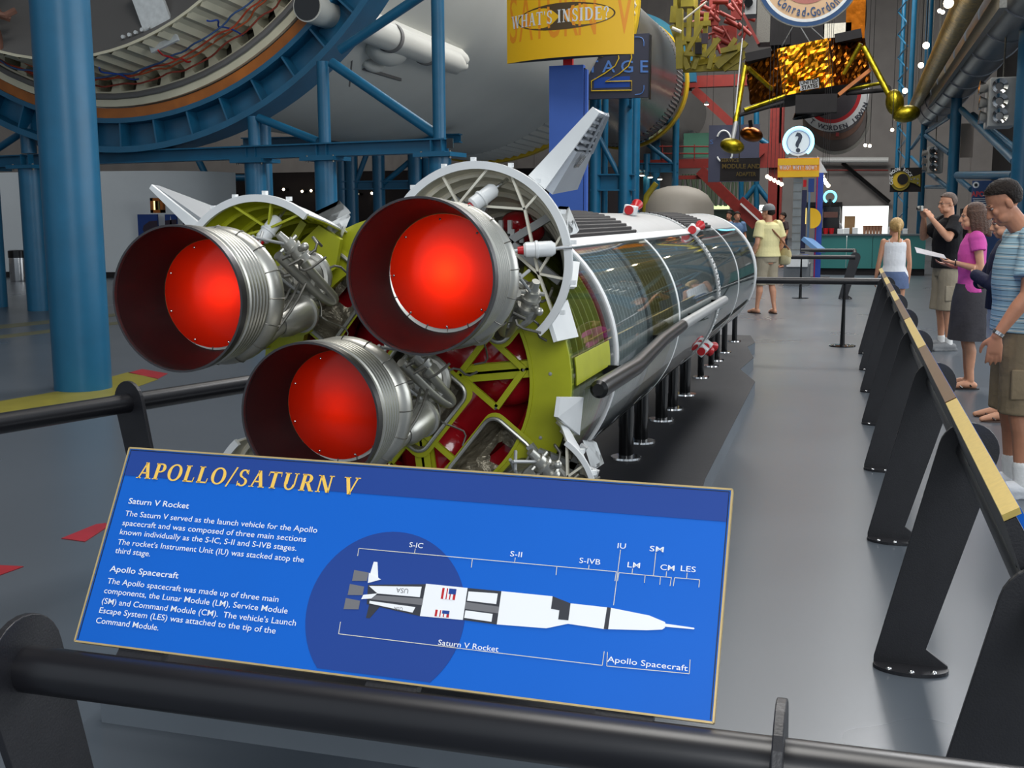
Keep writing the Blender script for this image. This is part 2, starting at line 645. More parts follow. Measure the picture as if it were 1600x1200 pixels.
def partition():
    pts = [(-30.0, 26.0), (-24, 26.1), (-20.5, 26.35), (-18.2, 26.8), (-17.35, 27.3), (-16.95, 27.8), (-16.8, 28.6)]
    # smooth corner
    q = [V((x, y, 0)) for x, y in pts]
    for _ in range(2):
        r = [q[0]]
        for a, b in zip(q, q[1:]):
            r += [a * .75 + b * .25, a * .25 + b * .75]
        q = r + [q[-1]]
    mb = MB()
    nrm = V((0.1, 1, 0)).normalized() * 0.25
    wall = [p for p in q] + [p + nrm for p in reversed(q)]
    mb.prism([(p.x, p.y, 0) for p in reversed(wall)], (0, 0, 2.88))
    o = structure(mb.build('wall_partition', M_['partition'], sharp=40))
    mb = MB()
    wall = [p - nrm * 0.12 for p in q] + [p + nrm * .05 for p in reversed(q)]
    mb.prism([(p.x, p.y, 0) for p in reversed(wall)], (0, 0, 0.16))
    structure(mb.build('baseboard_partition', M_['dark'], sharp=40))


partition()

# floor markings: yellow and red bands, red chevrons
M_['yline'] = mat('yellow_floor_paint', (132, 124, 44), 0.4, 0, 0.1, 4)
M_['rline'] = mat('red_floor_paint', (150, 36, 44), 0.4, 0, 0.1, 4)


def floor_mark(name, m, px, label):
    mb = MB()
    mb.prism([(*at(u, v, Z=0).xy, 0.001) for u, v in px], (0, 0, 0.003))
    return tag(mb.build(name, m, smooth=False), label, 'floor marking')


floor_mark('floor_chevron', M_['rline'], [(96, 842), (133, 847), (168, 824), (166, 818), (150, 820)], 'red arrowhead painted on the grey floor beside the blue text panel')
floor_mark('floor_chevron', M_['rline'], [(-60, 915), (-10, 903), (37, 886), (0, 884), (-60, 884)], 'red arrowhead painted on the grey floor at the left edge of the photo')
floor_mark('floor_stripe', M_['yline'], [(-40, 652), (165, 622), (247, 593), (200, 582), (90, 612), (-40, 634)], 'yellow band painted on the floor around the foot of the thick blue column')
floor_mark('floor_stripe', M_['rline'], [(200, 583), (247, 592), (262, 584), (222, 577)], 'short red band on the floor behind the left handrail post')
M_['faint'] = mat('worn_yellow_line', (104, 102, 72), 0.4, 0, 0.1, 4)
floor_mark('floor_stripe', M_['faint'], [(-40, 512), (190, 489), (190, 493), (-40, 518)], 'thin pale yellow line on the floor near the small blue column, the farther one')
floor_mark('floor_stripe', M_['faint'], [(-40, 529), (190, 502), (190, 506), (-40, 534)], 'thin pale yellow line on the floor near the small blue column, the nearer one')
# ------------------------------------------------------------------ the rocket model on its stands
XC, ZC, RB = -1.275, 1.11, 0.505
TH0 = 51.5                     # engines, fairings and fins sit at TH0 + 90 k degrees


def cp(r, deg, y):
    return V((XC + r * cos(R(deg)), y, ZC + r * sin(R(deg))))


M_['nozzle_in'] = mat('dark_nozzle_lining', (21, 16, 19), 0.5, 0.1, 0.12, 14)
M_['red_lens'] = mat_translucent('red_translucent_disc', (0.9, 0.020, 0.002))
M_['cork'] = mat('crinkled_foil', (150, 142, 124), 0.38, 0.6, 0.28, 30, 0.9, 26)
M_['skin_black'] = mat('black_corrugated_skin', (34, 29, 28), 0.6, 0, 0.18, 10, spec=.25)
M_['skin_grey'] = mat('pale_grey_skin', (158, 160, 160), 0.38, 0.2, 0.05, 8)
M_['tank'] = mat('dark_tank_metal', (84, 90, 92), 0.4, 0.1, 0.18, 7)
M_['rib'] = mat('light_grey_rib', (222, 226, 226), 0.4, 0.0, 0.1, 12)
M_['olive'] = mat('olive_inner_wall', (112, 112, 48), 0.42, 0.1, 0.15, 7)
M_['fingrey'] = mat('grey_fin_skin', (160, 165, 172), 0.4, 0.2, 0.05, 7)

M_['goldrib'] = mat('gold_rib', (176, 160, 96), .4, .1, .1, 12)
M_['finshade'] = mat('shaded_fin_skin', (128, 132, 136), .5, 0, .05, 7)  # fin grey darkened so the left fin's unlit side is in its colour
rocket = thing('rocket_model', 'large cutaway rocket model with red lit engine nozzles and clear side panels on black stands', 'rocket model', (XC, 2.5, 0.13))


# ---- one engine, axis along +Y from the middle of its exit; built at the origin
def make_engine(nozzle=True):
    e = part('rocket_engine', rocket)
    e.location = -worldloc(rocket)
    Yv = V((0, 1, 0))
    O = V((0, 0, 0))
    S, D = M_['silver'], M_['darksilver']
    ref = V((1, 0, 0))
    if nozzle:
        pr = [(0.0, .1845), (0.0, .1885), (.024, .1880), (.026, .1845), (.045, .1835)]
        y = .045
        for k in range(6):
            r = .1835 - (y - .045) * .075
            pr += [(y + .003, r + .004), (y + .011, r + .0035), (y + .014, r - .002), (y + .018, r - .002)]
            y += .019
        pr += [(.165, .172), (.22, .152), (.28, .128), (.34, .100), (.39, .072), (.43, .052), (.45, .047), (.47, .052), (.50, .060), (.56, .060), (.575, .04), (.58, .0)]
        sh = MB().lathe(O, Yv, pr, 64, ref=ref).build('nozzle_shell', S, e, sharp=50)
        MB().lathe(O, Yv, [(-.001, .1885), (-.001, .1830), (.012, .1825), (.024, .1885)], 64, ref=ref, close=True).build('nozzle_rim', mat('grey_rim', (70, 68, 70), 0.4, 0.5, .1, 30) if 'rim' not in M_ else M_['rim'], e)
        MB().lathe(O, Yv, [(.010, .1820), (.178, .1470), (.182, .1470), (.182, .1490), (.012, .184)], 64, ref=ref, close=True).build('nozzle_lining', M_['nozzle_in'], e)
        # lens disc: slightly domed, with a paler rim ring
        dp = [(.160 + .012 * (i / 8) ** 2, .1475 * i / 8) for i in range(9)]
        MB().lathe(O, Yv, dp, 48, ref=ref).build('red_lens', M_['red_lens'], e)
        MB().lathe(O, Yv, [(.20, .14), (.24, .12), (.3, .09), (.3, 0)], 32, ref=ref).build('lamp_housing', M_['darksilver'], e)
        for k in range(8):
            a = R(20 + 45 * k)
            p = V((.134 * cos(a), .166, .134 * sin(a)))
            MB().ball(p, .0035, 8, 6).build('bolt', M_['chrome'], e)
        # the tapering exhaust manifold wrapped round the shell
        pts, rr = [], []
        for i in range(49):
            a = R(-70 + 360 * i / 48)
            k = abs(i - 0) / 48
            m_ = .023 + .013 * (0.5 + 0.5 * cos(a - R(-35)))
            pts.append(V(((.148 + m_ * .35) * cos(a), .20, (.148 + m_ * .35) * sin(a))))
            rr.append(m_)
        MB().tube(pts[:-1], rr[:-1], 14, closed=True).build('exhaust_manifold', S, e)
        for i in range(0, 48, 3):
            st = MB()
            a = R(-70 + 360 * i / 48)
            er = V((cos(a), 0, sin(a)))
            c, m_ = pts[i], rr[i] + .0012
            tang = V((-sin(a), 0, cos(a)))
            st.tube([c + (er * cos(t) + Yv * sin(t)) * m_ for t in [2 * PI * q / 14 for q in range(14)]], .0014, 5, closed=True)
            st.build('manifold_band', D, e)
        # outlet elbow and the big heat exchanger drum
        MB().tube([(.03, .205, -.150), (.075, .210, -.145), (.112, .232, -.115), (.130, .262, -.092), (.134, .285, -.086)], [.030, .032, .031, .030, .031], 16, smooth=1).build('exhaust_elbow', S, e)
        MB().lathe((.134, .272, -.088), (0.02, 1, 0.16), [(0, .031), (.015, .040), (.05, .047), (.13, .050), (.132, .057), (.142, .057), (.144, .050), (.165, .04), (.17, 0)], 28).build('heat_exchanger', S, e)
        # fuel inlet straps seen beside the shell
        rb = MB()
        for dx in (-.02, .0, .02):
            rb.tube([(.13 + dx, .24, -.10), (.16 + dx, .30, -.03), (.15 + dx, .38, .02)], .004, 6, smooth=1)
        rb.build('fuel_line', D, e)
    else:
        MB().lathe((.05, .50, .0), (0.2, 1, 0.1), [(0, .0), (0, .075), (.012, .082), (.05, .082), (.06, .07), (.10, .055)], 28).build('thrust_chamber', S, e)
        MB().tube([(-.03, .50, -.06), (-.01, .46, .0), (.03, .455, .04), (.07, .50, .05)], .034, 14, smooth=2).build('exhaust_elbow', S, e)
        MB().ball((-.05, .5, -.09), (.05, .05, .045)).build('turbine_casing', S, e)
        MB().tube([(.02, .50, -.07), (.02, .44, .03), (.05, .43, .05), (.08, .44, .03), (.07, .47, -.08)], .017, 12, smooth=2).build('fuel_duct', S, e)
    # turbopump
    tp = MB().lathe((.10, .40, .03), (.35, 1, .1), [(0, 0), (0, .03), (.02, .045), (.05, .048), (.055, .06), (.085, .06), (.09, .048), (.13, .044), (.15, .03), (.17, 0)], 24)
    tp.tube([V((.125, .465, .035)) + V((.06 * cos(t), .02 * cos(t), .06 * sin(t))) for t in [2 * PI * i / 20 for i in range(20)]], .017, 10, closed=True)
    tp.build('turbopump', S, e)
    # valve cluster with knobs above
    vb = MB()
    b = V((.131, .345, .138))
    ax = V((.5, .48, -.72)).normalized()
    x, y, _ = frame_of(ax)
    vb.cyl(b, b + ax * .075, .020, .022, 14)
    vb.cyl(b + ax * .02, b + ax * .028, .028, None, 14)
    vb.cyl(b + ax * .052, b + ax * .06, .030, None, 14)
    vb.cyl(b - ax * .03, b, .011, .014, 12)
    for s in (-1, 1):
        vb.cyl(b + ax * .04, b + ax * .04 + (x * s + y * .6).normalized() * .04, .009, None, 10)
        vb.ball(b + ax * .04 + (x * s + y * .6).normalized() * .042, .012, 10, 6)
        vb.cyl(b + ax * .01, b + ax * .01 + (y * s).normalized() * .033, .006, None, 8)
    vb.build('valve', S, e)
    # the pair of high pressure ducts with a hairpin bend
    MB().tube([(.155, .365, .10), (.174, .43, .039), (.186, .49, -.006), (.192, .525, -.034), (.182, .52, -.046), (.166, .47, -.02), (.137, .38, .052), (.118, .32, .101)], .0135, 14, smooth=2).build('fuel_duct', S, e)
    MB().tube([(.09, .36, .06), (.12, .42, .0), (.15, .50, -.05), (.15, .56, -.03)], .0125, 12, smooth=2).build('fuel_duct', S, e)
    # thin rods
    for a, c in (((.10, .245, .125), (.085, .30, .165)), ((.088, .24, .155), (.085, .34, .073)), ((.095, .24, .15), (.135, .345, .13)), ((.115, .26, .07), (.150, .44, -.034))):
        MB().cyl(a, c, .0045, None, 8).build('strut_rod', M_['skin_grey'], e)
    # small plumbing, wriggling among the larger parts: one mass nobody could count
    rr_ = random.Random(5)
    sp = MB()
    for k in range(13):
        p = V((rr_.uniform(.06, .18), rr_.uniform(.27, .50), rr_.uniform(-.08, .13)))
        q = [p]
        for j in range(4):
            p = p + V((rr_.uniform(-.035, .04), rr_.uniform(-.02, .05), rr_.uniform(-.045, .04)))
            q.append(p)
        sp.tube(q, rr_.uniform(.0022, .0055), 7, smooth=1)
    for k in range(6):
        p = V((rr_.uniform(.08, .18), rr_.uniform(.3, .5), rr_.uniform(-.08, .12)))
        sp.ball(p, rr_.uniform(.009, .017), 9, 6)
        d_ = V((rr_.uniform(-1, 1), rr_.uniform(-1, 1), rr_.uniform(-1, 1))).normalized()
        sp.cyl(p, p + d_ * .03, .006, None, 8)
    o = sp.build('small_plumbing', D, e)
    o['kind'] = 'stuff'
    # rigid frame behind, up to the thrust structure
    MB().cyl((0, .53, 0), (0, .80, 0), .05, .07, 18).build('gimbal_mount', D, e)
    return e


M_['rim'] = mat('grey_rim', (70, 68, 70), 0.4, 0.5, .1, 30)
eng = make_engine(True)
RE = .462
spots = [(0, None), (RE, TH0 - 2), (RE, TH0 + 90), (RE, TH0 + 180)]
for i, (r, th) in enumerate(spots):
    o = eng if i == 0 else copy_tree(eng, rocket)
    p = cp(r, th or 0, 2.5)
    o.location = p - worldloc(rocket)
    if i == 1:
        o.rotation_euler = (0, R(62), 0)
    # the lamp behind the lens
    d = bpy.data.lights.new('engine_lamp', 'POINT')
    d.energy = 0.19
    d.color = (1.0, 0.8, 0.4)
    d.shadow_soft_size = 0.02
    lo = bpy.data.objects.new('engine_lamp', d)
    COL.objects.link(lo)
    lo.parent = o
    lo.location = (0.0, .232, 0.0)
    if i in (1, 2):                # second bulb added close behind the disc to give its hot centre
        d = bpy.data.lights.new('hot_spot_bulb', 'POINT')
        d.energy = 0.40 if i == 1 else 0.18
        d.color = (1.0, 0.85, 0.3)
        d.shadow_soft_size = 0.015
        lo = bpy.data.objects.new('hot_spot_bulb', d)
        COL.objects.link(lo)
        lo.parent = o
        lo.location = (0.0, .205, 0.01) if i == 1 else (.045, .210, .012)
bare = make_engine(False)
bare.location = cp(RE, TH0 - 90, 2.5) - worldloc(rocket)
bare['label'] = 'engine without its nozzle'

# ---- aft end: primer green ring, crimson bulkhead, beams
YB = 3.19
AX = V((0, 1, 0))
CEN = V((XC, 0, ZC))


def ring(name, m, y0, y1, r0, r1, a0=0, a1=360, n=72, parent=rocket, **k):
    """annular solid between radii r0 and r1"""
    full = abs(a1 - a0 - 360) < 1e-6
    # angle measured from +X towards +Z in the XZ plane
    mb = MB()
    nn = max(3, int(n * abs(a1 - a0) / 360))
    P = 4
    vs, fs = [], []
    m_ = nn if full else nn + 1
    for i in range(m_):
        t = a0 + (a1 - a0) * i / nn
        vs += [cp(r0, t, y0), cp(r1, t, y0), cp(r1, t, y1), cp(r0, t, y1)]
    for i in range(nn):
        a, b = i * 4, ((i + 1) % m_) * 4
        for j in range(4):
            kk = (j + 1) % 4
            fs.append((a + j, b + j, b + kk, a + kk))
    if not full:
        fs += [(0, 1, 2, 3), tuple(m_ * 4 - 4 + q for q in (3, 2, 1, 0))]
    mb.add(vs, fs)
    return mb.build(name, m, parent, **k)


ring('base_ring', M_['primer'], YB, YB + .035, .385, .503)
ring('base_ring_lip', M_['primer'], YB - .006, YB + .02, .378, .388)
MB().lathe((XC, 3.50, ZC), (0, 1, 0), [(0, 0), (0, .47), (.02, .47), (.02, 0)], 48, close=True).build('bulkhead', M_['crimson'], rocket)
MB().lathe((XC, 3.0, ZC), (0, 1, 0), [(.30 + .22 * (1 - math.sqrt(max(0, 1 - (i / 12) ** 2))), .345 * i / 12) for i in range(13)], 56).build('tank_dome', M_['crimson'], rocket)
ring('tank_flange', M_['crimson'], 3.38, 3.41, .33, .47)
# smaller red domes in the bays
for th in (6.5, 96.5, 276.5):
    c = cp(.27, th, 3.335)
    MB().ball(c, (.125, .085, .125), 24, 14).build('tank_bulge', M_['crimson'], rocket)
for k in range(4):
    th = TH0 - 45 + 90 * k
    er = V((cos(R(th)), 0, sin(R(th))))
    et = V((-sin(R(th)), 0, cos(R(th))))
    bm = MB()
    bm.ibeam(cp(.17, th, YB + .03), cp(.40, th, YB + .03), .05, .045, .008, up=(0, 1, 0))
    bm.build('thrust_beam', M_['primer'], rocket)
    a, b, c, d = CEN + er * .362, CEN + er * .262 + et * .108, CEN + er * .154, CEN + er * .262 - et * .108
    for p, q in ((a, b), (b, c), (c, d), (d, a)):
        MB().bar(p + V((0, YB + .002, 0)), q + V((0, YB + .002, 0)), .018, .012, (0, 1, 0)).build('diagonal_brace', M_['primer'], rocket)
    for p in (a, b, c, d):
        MB().cyl(p + V((0, YB - .01, 0)), p + V((0, YB + .0, 0)), .004, .003, 8).build('bolt', M_['chrome'], rocket)
# bolts round the base ring
for k in range(28):
    th = 360 / 28 * k + 4
    MB().ball(cp(.44 + .03 * (k % 2), th, YB), (.006, .004, .006), 8, 5).build('bolt', M_['skin_grey'], rocket)


# foil boots round the engine openings: rounded square frames with a crinkled funnel
def boot(cr, ct, hr, ht, th):
    """cr, ct: centre along the radius at angle th and across it; hr, ht: half sizes"""
    er = V((cos(R(th)), 0, sin(R(th))))
    et = V((-er.z, 0, er.x))
    c = CEN + er * cr + et * ct

    def loop(k, y, dy=0.0):
        rad = .035 * k
        out = []
        for q, (sx, sy) in enumerate(((1, 1), (-1, 1), (-1, -1), (1, -1))):
            for j in range(6):
                a = R(90 * q + 90 * j / 5)
                out.append(c + er * (sx * (hr * k - rad) + rad * cos(a)) + et * (sy * (ht * k - rad) + rad * sin(a)) + V((0, y, 0)))
        return out
    b = part('foil_boot', rocket, c + V((0, YB, 0)))
    jit = random.Random(int(cr * 100 + th))
    rings_ = []
    for i, (k, y) in enumerate(((1, YB - .014), (.9, YB + .03), (.76, YB + .07), (.6, YB + .10), (.3, YB + .11))):
        rings_.append([p + (er * jit.uniform(-.006, .006) + et * jit.uniform(-.006, .006)) * (1 if i else 0) for p in loop(k, y)])
    MB().loft(rings_, cap=False).build('foil_funnel', M_['cork'], b, smooth=False)
    MB().tube(loop(1, YB - .016), .0065, 8, closed=True).build('frame_tube', M_['silver'], b)
    fl_ = MB()
    A_, B_ = loop(1.0, YB - .012), loop(1.13, YB - .010)
    n_ = len(A_)
    fl_.add(A_ + B_, [(i, (i + 1) % n_, n_ + (i + 1) % n_, n_ + i) for i in range(n_)])
    fl_.build('frame_flange', M_['primer'], b, smooth=False)
    return b


boot(.04, -.035, .13, .13, TH0 - 90)
for k in (0, 1, 2, 3):
    boot(.35, -.035, .085, .125, TH0 + 90 * k)

# ---- the barrel: core, ribs, clear sector, opaque skins
A0, A1 = -62, 50.5             # clear sector
secs = [  # y0, y1, core radius, core material, rib spacing, rib material
    (3.225, 3.78, .455, 'olive', .075, 'primer'),
    (3.87, 4.56, .462, 'tank', .058, 'rib'),
    (4.66, 5.34, .452, 'olive', .07, 'goldrib'),
    (5.42, 6.98, .465, 'tank', .085, 'rib'),
    (7.10, 8.30, .46, 'tank', .30, 'rib'),
    (8.38, 9.78, .46, 'tank', .40, 'rib')]
for (y0, y1, rc, mc, sp, mr) in secs:
    mb = MB()
    mb.lathe((XC, 0, ZC), AX, [(y0, rc - .01), (y0, rc), (y1, rc), (y1, rc - .01)], 72, close=True)
    mb.build('tank_wall', M_[mc], rocket)
    y = y0 + sp * .6
    while y < y1 - .01:
        ring('frame_ring', M_[mr], y, y + .011, rc - .002, .492, A0 - 4, A1 + 4)
        y += sp
ring('joint_ring', M_['crimson'], 3.735, 3.775, .44, .497, A0 - 3, A1 + 3)
ring('joint_ring', M_['white'], 3.825, 3.865, .44, .512)
ring('joint_ring', M_['gloss_black'], 3.87, 3.885, .44, .509)
ring('joint_ring', M_['skin_grey'], 4.57, 4.645, .44, .500, A0 - 3, A1 + 3)
ring('joint_ring', M_['rib'], 5.35, 5.395, .44, .507)
ring('joint_ring', M_['white'], 8.325, 8.365, .44, .508)
ring('end_flange', M_['white'], 9.79, 9.93, .42, .512)
MB().lathe((XC, 9.93, ZC), AX, [(0, .5), (.12, .42), (.2, .25), (.22, 0)], 48).build('end_dome', M_['tank'], rocket)
# latticed interstage ring at the second joint
lr = MB()
for k in range(90):
    t = 360 / 90 * k
    lr.bar(cp(.508, t, 6.99), cp(.508, t + 2.6, 7.09), .006, .010, cp(1, t, 7) - cp(0, t, 7))
    lr.bar(cp(.508, t + 2.6, 6.99), cp(.508, t, 7.09), .006, .010, cp(1, t, 7) - cp(0, t, 7))
lr.build('lattice_ring', M_['white'], rocket)
ring('lattice_band', M_['skin_grey'], 6.985, 7.0, .44, .511)
ring('lattice_band', M_['skin_grey'], 7.085, 7.1, .44, .511)
# clear panels
for (y0, y1) in ((3.2, 3.825), (3.886, 4.60), (4.605, 5.348), (5.40, 6.98), (7.105, 8.32), (8.37, 9.785)):
    ring('clear_panel', M_['clear'], y0, y1, .503, .506, A0, A1, n=140)
# window strip, primer coloured, on the aft clear panel
ring('cover_strip', M_['primer'], 3.24, 3.73, .5065, .5085, -1, 8.5)


def corrugated(name, m, y0, y1, a0, a1, depth, pitch):
    n = int((a1 - a0) / pitch) * 4
    mb = MB()
    vs, fs = [], []
    for i in range(n + 1):
        t = a0 + (a1 - a0) * i / n
        r = .508 + (depth if (i % 4) in (1, 2) else 0)
        vs += [cp(r, t, y0), cp(r, t, y1), cp(.50, t, y1), cp(.50, t, y0)]
    for i in range(n):
        a, b = i * 4, (i + 1) * 4
        fs += [(a, b, b + 1, a + 1), (a + 1, b + 1, b + 2, a + 2), (a + 3, a + 2, b + 2, b + 3), (a, a + 3, b + 3, b)]
    mb.add(vs, fs)
    return mb.build(name, m, rocket, smooth=False)


corrugated('corrugated_skin', M_['skin_black'], 3.9, 5.34, 54, 150, .012, 3.2)
ring('skin_panel', M_['skin_grey'], 5.40, 6.98, .503, .508, 51, 296)
corrugated('corrugated_skin', M_['skin_black'], 7.11, 8.32, 54, 150, .010, 3.2)
ring('skin_panel', M_['skin_grey'], 8.37, 9.785, .503, .508, 51, 296)
ring('skin_panel', M_['white'], 3.886, 5.35, .503, .508, 150, 296)
ring('skin_panel', M_['white'], 7.1, 8.32, .503, .508, 150, 296)
ring('skin_panel', M_['white'], 3.23, 3.825, .503, .508, 51, 296)
# white edging strips along the cut, upper and lower
ring('edge_strip', M_['white'], 3.87, 6.98, .508, .514, 48.8, 53.5)
# lower strip, roughly torn: a wavy ribbon
mb = MB()
rr_ = random.Random(3)
prev = None
for i in range(41):
    y = 3.9 + 3.05 * i / 40
    a = -62.5 + rr_.uniform(-1.2, 1.2)
    q = [cp(.509, -66.5, y), cp(.509, a, y)]
    if prev:
        mb.hexa([prev[0], prev[1], q[1], q[0], *[cp(.513, math.degrees(math.atan2(p.z - ZC, p.x - XC)), p.y) for p in (prev[0], prev[1], q[1], q[0])]])
    prev = q
mb.build('edge_strip', M_['white'], rocket, smooth=False)


# ---- fairings and fins
def fairing(th, inner, m_out, S=1.0, dr=0.0, taper=0.0, HA=100):
    f = part('engine_fairing', rocket, cp(RE, th, 2.95))
    y0 = 2.95
    secs_ = [(2.95, .472, .268), (3.05, .456, .256), (3.25, .422, .222), (3.5, .405, .172), (3.75, .40, .122), (3.95, .41, .08)]
    N = 44

    def arcp(i, r_off, rad, y, half):
        r_off, rad = r_off + dr - taper * (y - 2.95), rad * S * (1 - taper * .6 * (y - 2.95))
        a = R(th - half + 2 * half * i / N)
        return cp(r_off, th, y) + V((rad * cos(a), 0, rad * sin(a)))
    for nm, m, dr0, dr1 in (('fairing_shell', m_out, -.004, 0.0), ('fairing_lining', inner, -.008, -.0045)):
        vs, fs = [], []
        for (y, ro, rad) in secs_:
            half = HA
            for i in range(N + 1):
                vs.append(arcp(i, ro, rad + dr1, y, half))
            for i in range(N + 1):
                vs.append(arcp(i, ro, rad + dr0, y, half))
        K = 2 * (N + 1)
        for s in range(len(secs_) - 1):
            for i in range(N):
                a = s * K + i
                fs.append((a, a + 1, a + K + 1, a + K))
                b = s * K + N + 1 + i
                fs.append((b, b + K, b + K + 1, b + 1))
        for i in range(N):
            fs.append((i, N + 1 + i, N + 2 + i, i + 1))
        for s in range(len(secs_) - 1):
            for i in (0, N):
                a, b = s * K + i, s * K + N + 1 + i
                fs.append((a, a + K, b + K, b))
        MB().add(vs, fs).build(nm, m, f)
    # mouth flange
    for (ra, rb_, ya, yb) in ((.250, .271, 2.938, 2.952),):
        vs, fs = [], []
        for i in range(N + 1):
            vs += [arcp(i, .472, ra, ya, HA), arcp(i, .472, rb_, ya, HA), arcp(i, .472, rb_, yb, HA), arcp(i, .472, ra, yb, HA)]
        for i in range(N):
            a, b = i * 4, i * 4 + 4
            for j in range(4):
                fs.append((a + j, b + j, b + (j + 1) % 4, a + (j + 1) % 4))
        fs += [(0, 1, 2, 3), (4 * N + 3, 4 * N + 2, 4 * N + 1, 4 * N)]
        MB().add(vs, fs).build('mouth_flange', M_['white'] if inner is not M_['cream'] else M_['white'], f)
    # frames inside
    for (y, ro, rad, dp) in ((3.02, .461, .259, .022), (3.10, .447, .247, .022), (3.19, .432, .232, .022), (3.29, .419, .213, .022), (3.40, .412, .192, .02)):
        MB().tube([arcp(i, ro, rad - .012, y, HA - 4) for i in range(0, N + 1, 2)], .009, 6).build('frame_rib', inner, f)
    # struts across the mouth
    er = V((cos(R(th)), 0, sin(R(th))))
    et = V((-er.z, 0, er.x))
    c0 = cp(.472 + dr, th, 2.962)

    def q(a, r):
        return c0 + (er * cos(R(a)) + et * sin(R(a))) * r * S
    hubs = [q(58, .165), q(-5, .195), q(-62, .175)]
    rims = [(hubs[0], (88, 62, 30)), (hubs[1], (-5, 18)), (hubs[2], (-86, -62, -32))]
    for h, angs in rims:
        for a in angs:
            MB().bar(h, q(a, .262), .0065, .012, (0, 1, 0)).build('mouth_strut', inner, f)
    for a_, b_ in ((hubs[0], hubs[1]), (hubs[1], hubs[2]), (hubs[0], hubs[2])):
        MB().bar(a_, b_, .0065, .012, (0, 1, 0)).build('mouth_strut', inner, f)
    # deeper grey beams
    deep = M_['skin_grey'] if inner is M_['cream'] else inner
    for a_, b_ in (((75, .22), (-70, .2)), ((150, .16), (-15, .22)), ((40, .22), (140, .12))):
        MB().bar(q(*a_) + V((0, .17, 0)), q(*b_) + V((0, .17, 0)), .022, .02, (0, 1, 0)).build('deep_beam', deep, f)
    # small lugs round the rim
    for k in range(9):
        i = 4 + int(36 * k / 8)
        MB().box(arcp(i, .472, .276, 2.958, HA), (.012, .016, .012)).build('rim_lug', M_['white'], f)
    return f


def actuator(base, d, parent):
    d = V(d).normalized()
    a = part('actuator', parent, base)
    b = V(base)
    MB().lathe(b, d, [(0, 0), (0, .016), (.006, .021), (.03, .021), (.032, .024), (.038, .024), (.040, .021), (.075, .021), (.085, .014), (.085, 0)], 20).build('cylinder', M_['white'], a)
    MB().cyl(b - d * .016, b, .010, .012, 14).build('red_tip', M_['red'], a)
    MB().cyl(b - d * .03, b - d * .016, .005, None, 10).build('rod', M_['chrome'], a)
    MB().cyl(b + d * .085, b + d * .13, .006, None, 10).build('rod_end', M_['chrome'], a)


f_top = fairing(TH0, M_['cream'], M_['white'], HA=99)
f_left = fairing(TH0 + 91, M_['primer'], M_['white'], HA=90)
MB().prism([at(u, v, Y=3.12) for u, v in ((461, 387), (498, 352), (532, 374), (524, 420), (488, 442))], (0, .02, 0)).build('side_panel', M_['primer'], f_left, smooth=False)
f_low = fairing(TH0 + 180, M_['cream'], M_['white'])
f_right = fairing(TH0 + 277, M_['cream'], M_['white'], .70, .05, .2, 88)
# actuators: white cylinders with red tips
actuator(at(818, 391, Y=2.90), (.9, .3, .05), f_top)
actuator(at(737, 322, Y=2.92), (.55, .5, .5), f_top)
actuator(at(408, 376, Y=2.95), (.4, .5, .75), f_left)
# red tanks inside the upper fairing
for u, v in ((808, 348), (826, 362)):
    p = at(u, v, Y=3.3)
    tk = part('pressure_bottle', f_top, p)
    MB().ball(p, (.05, .05, .036), 18, 10).build('bottle_body', M_['crimson'], tk)
    for s in (-.014, .014):
        MB().box(p + V((s - .02, -.055, -.012)), (.012, .012, .04)).build('bracket', M_['white'], tk)


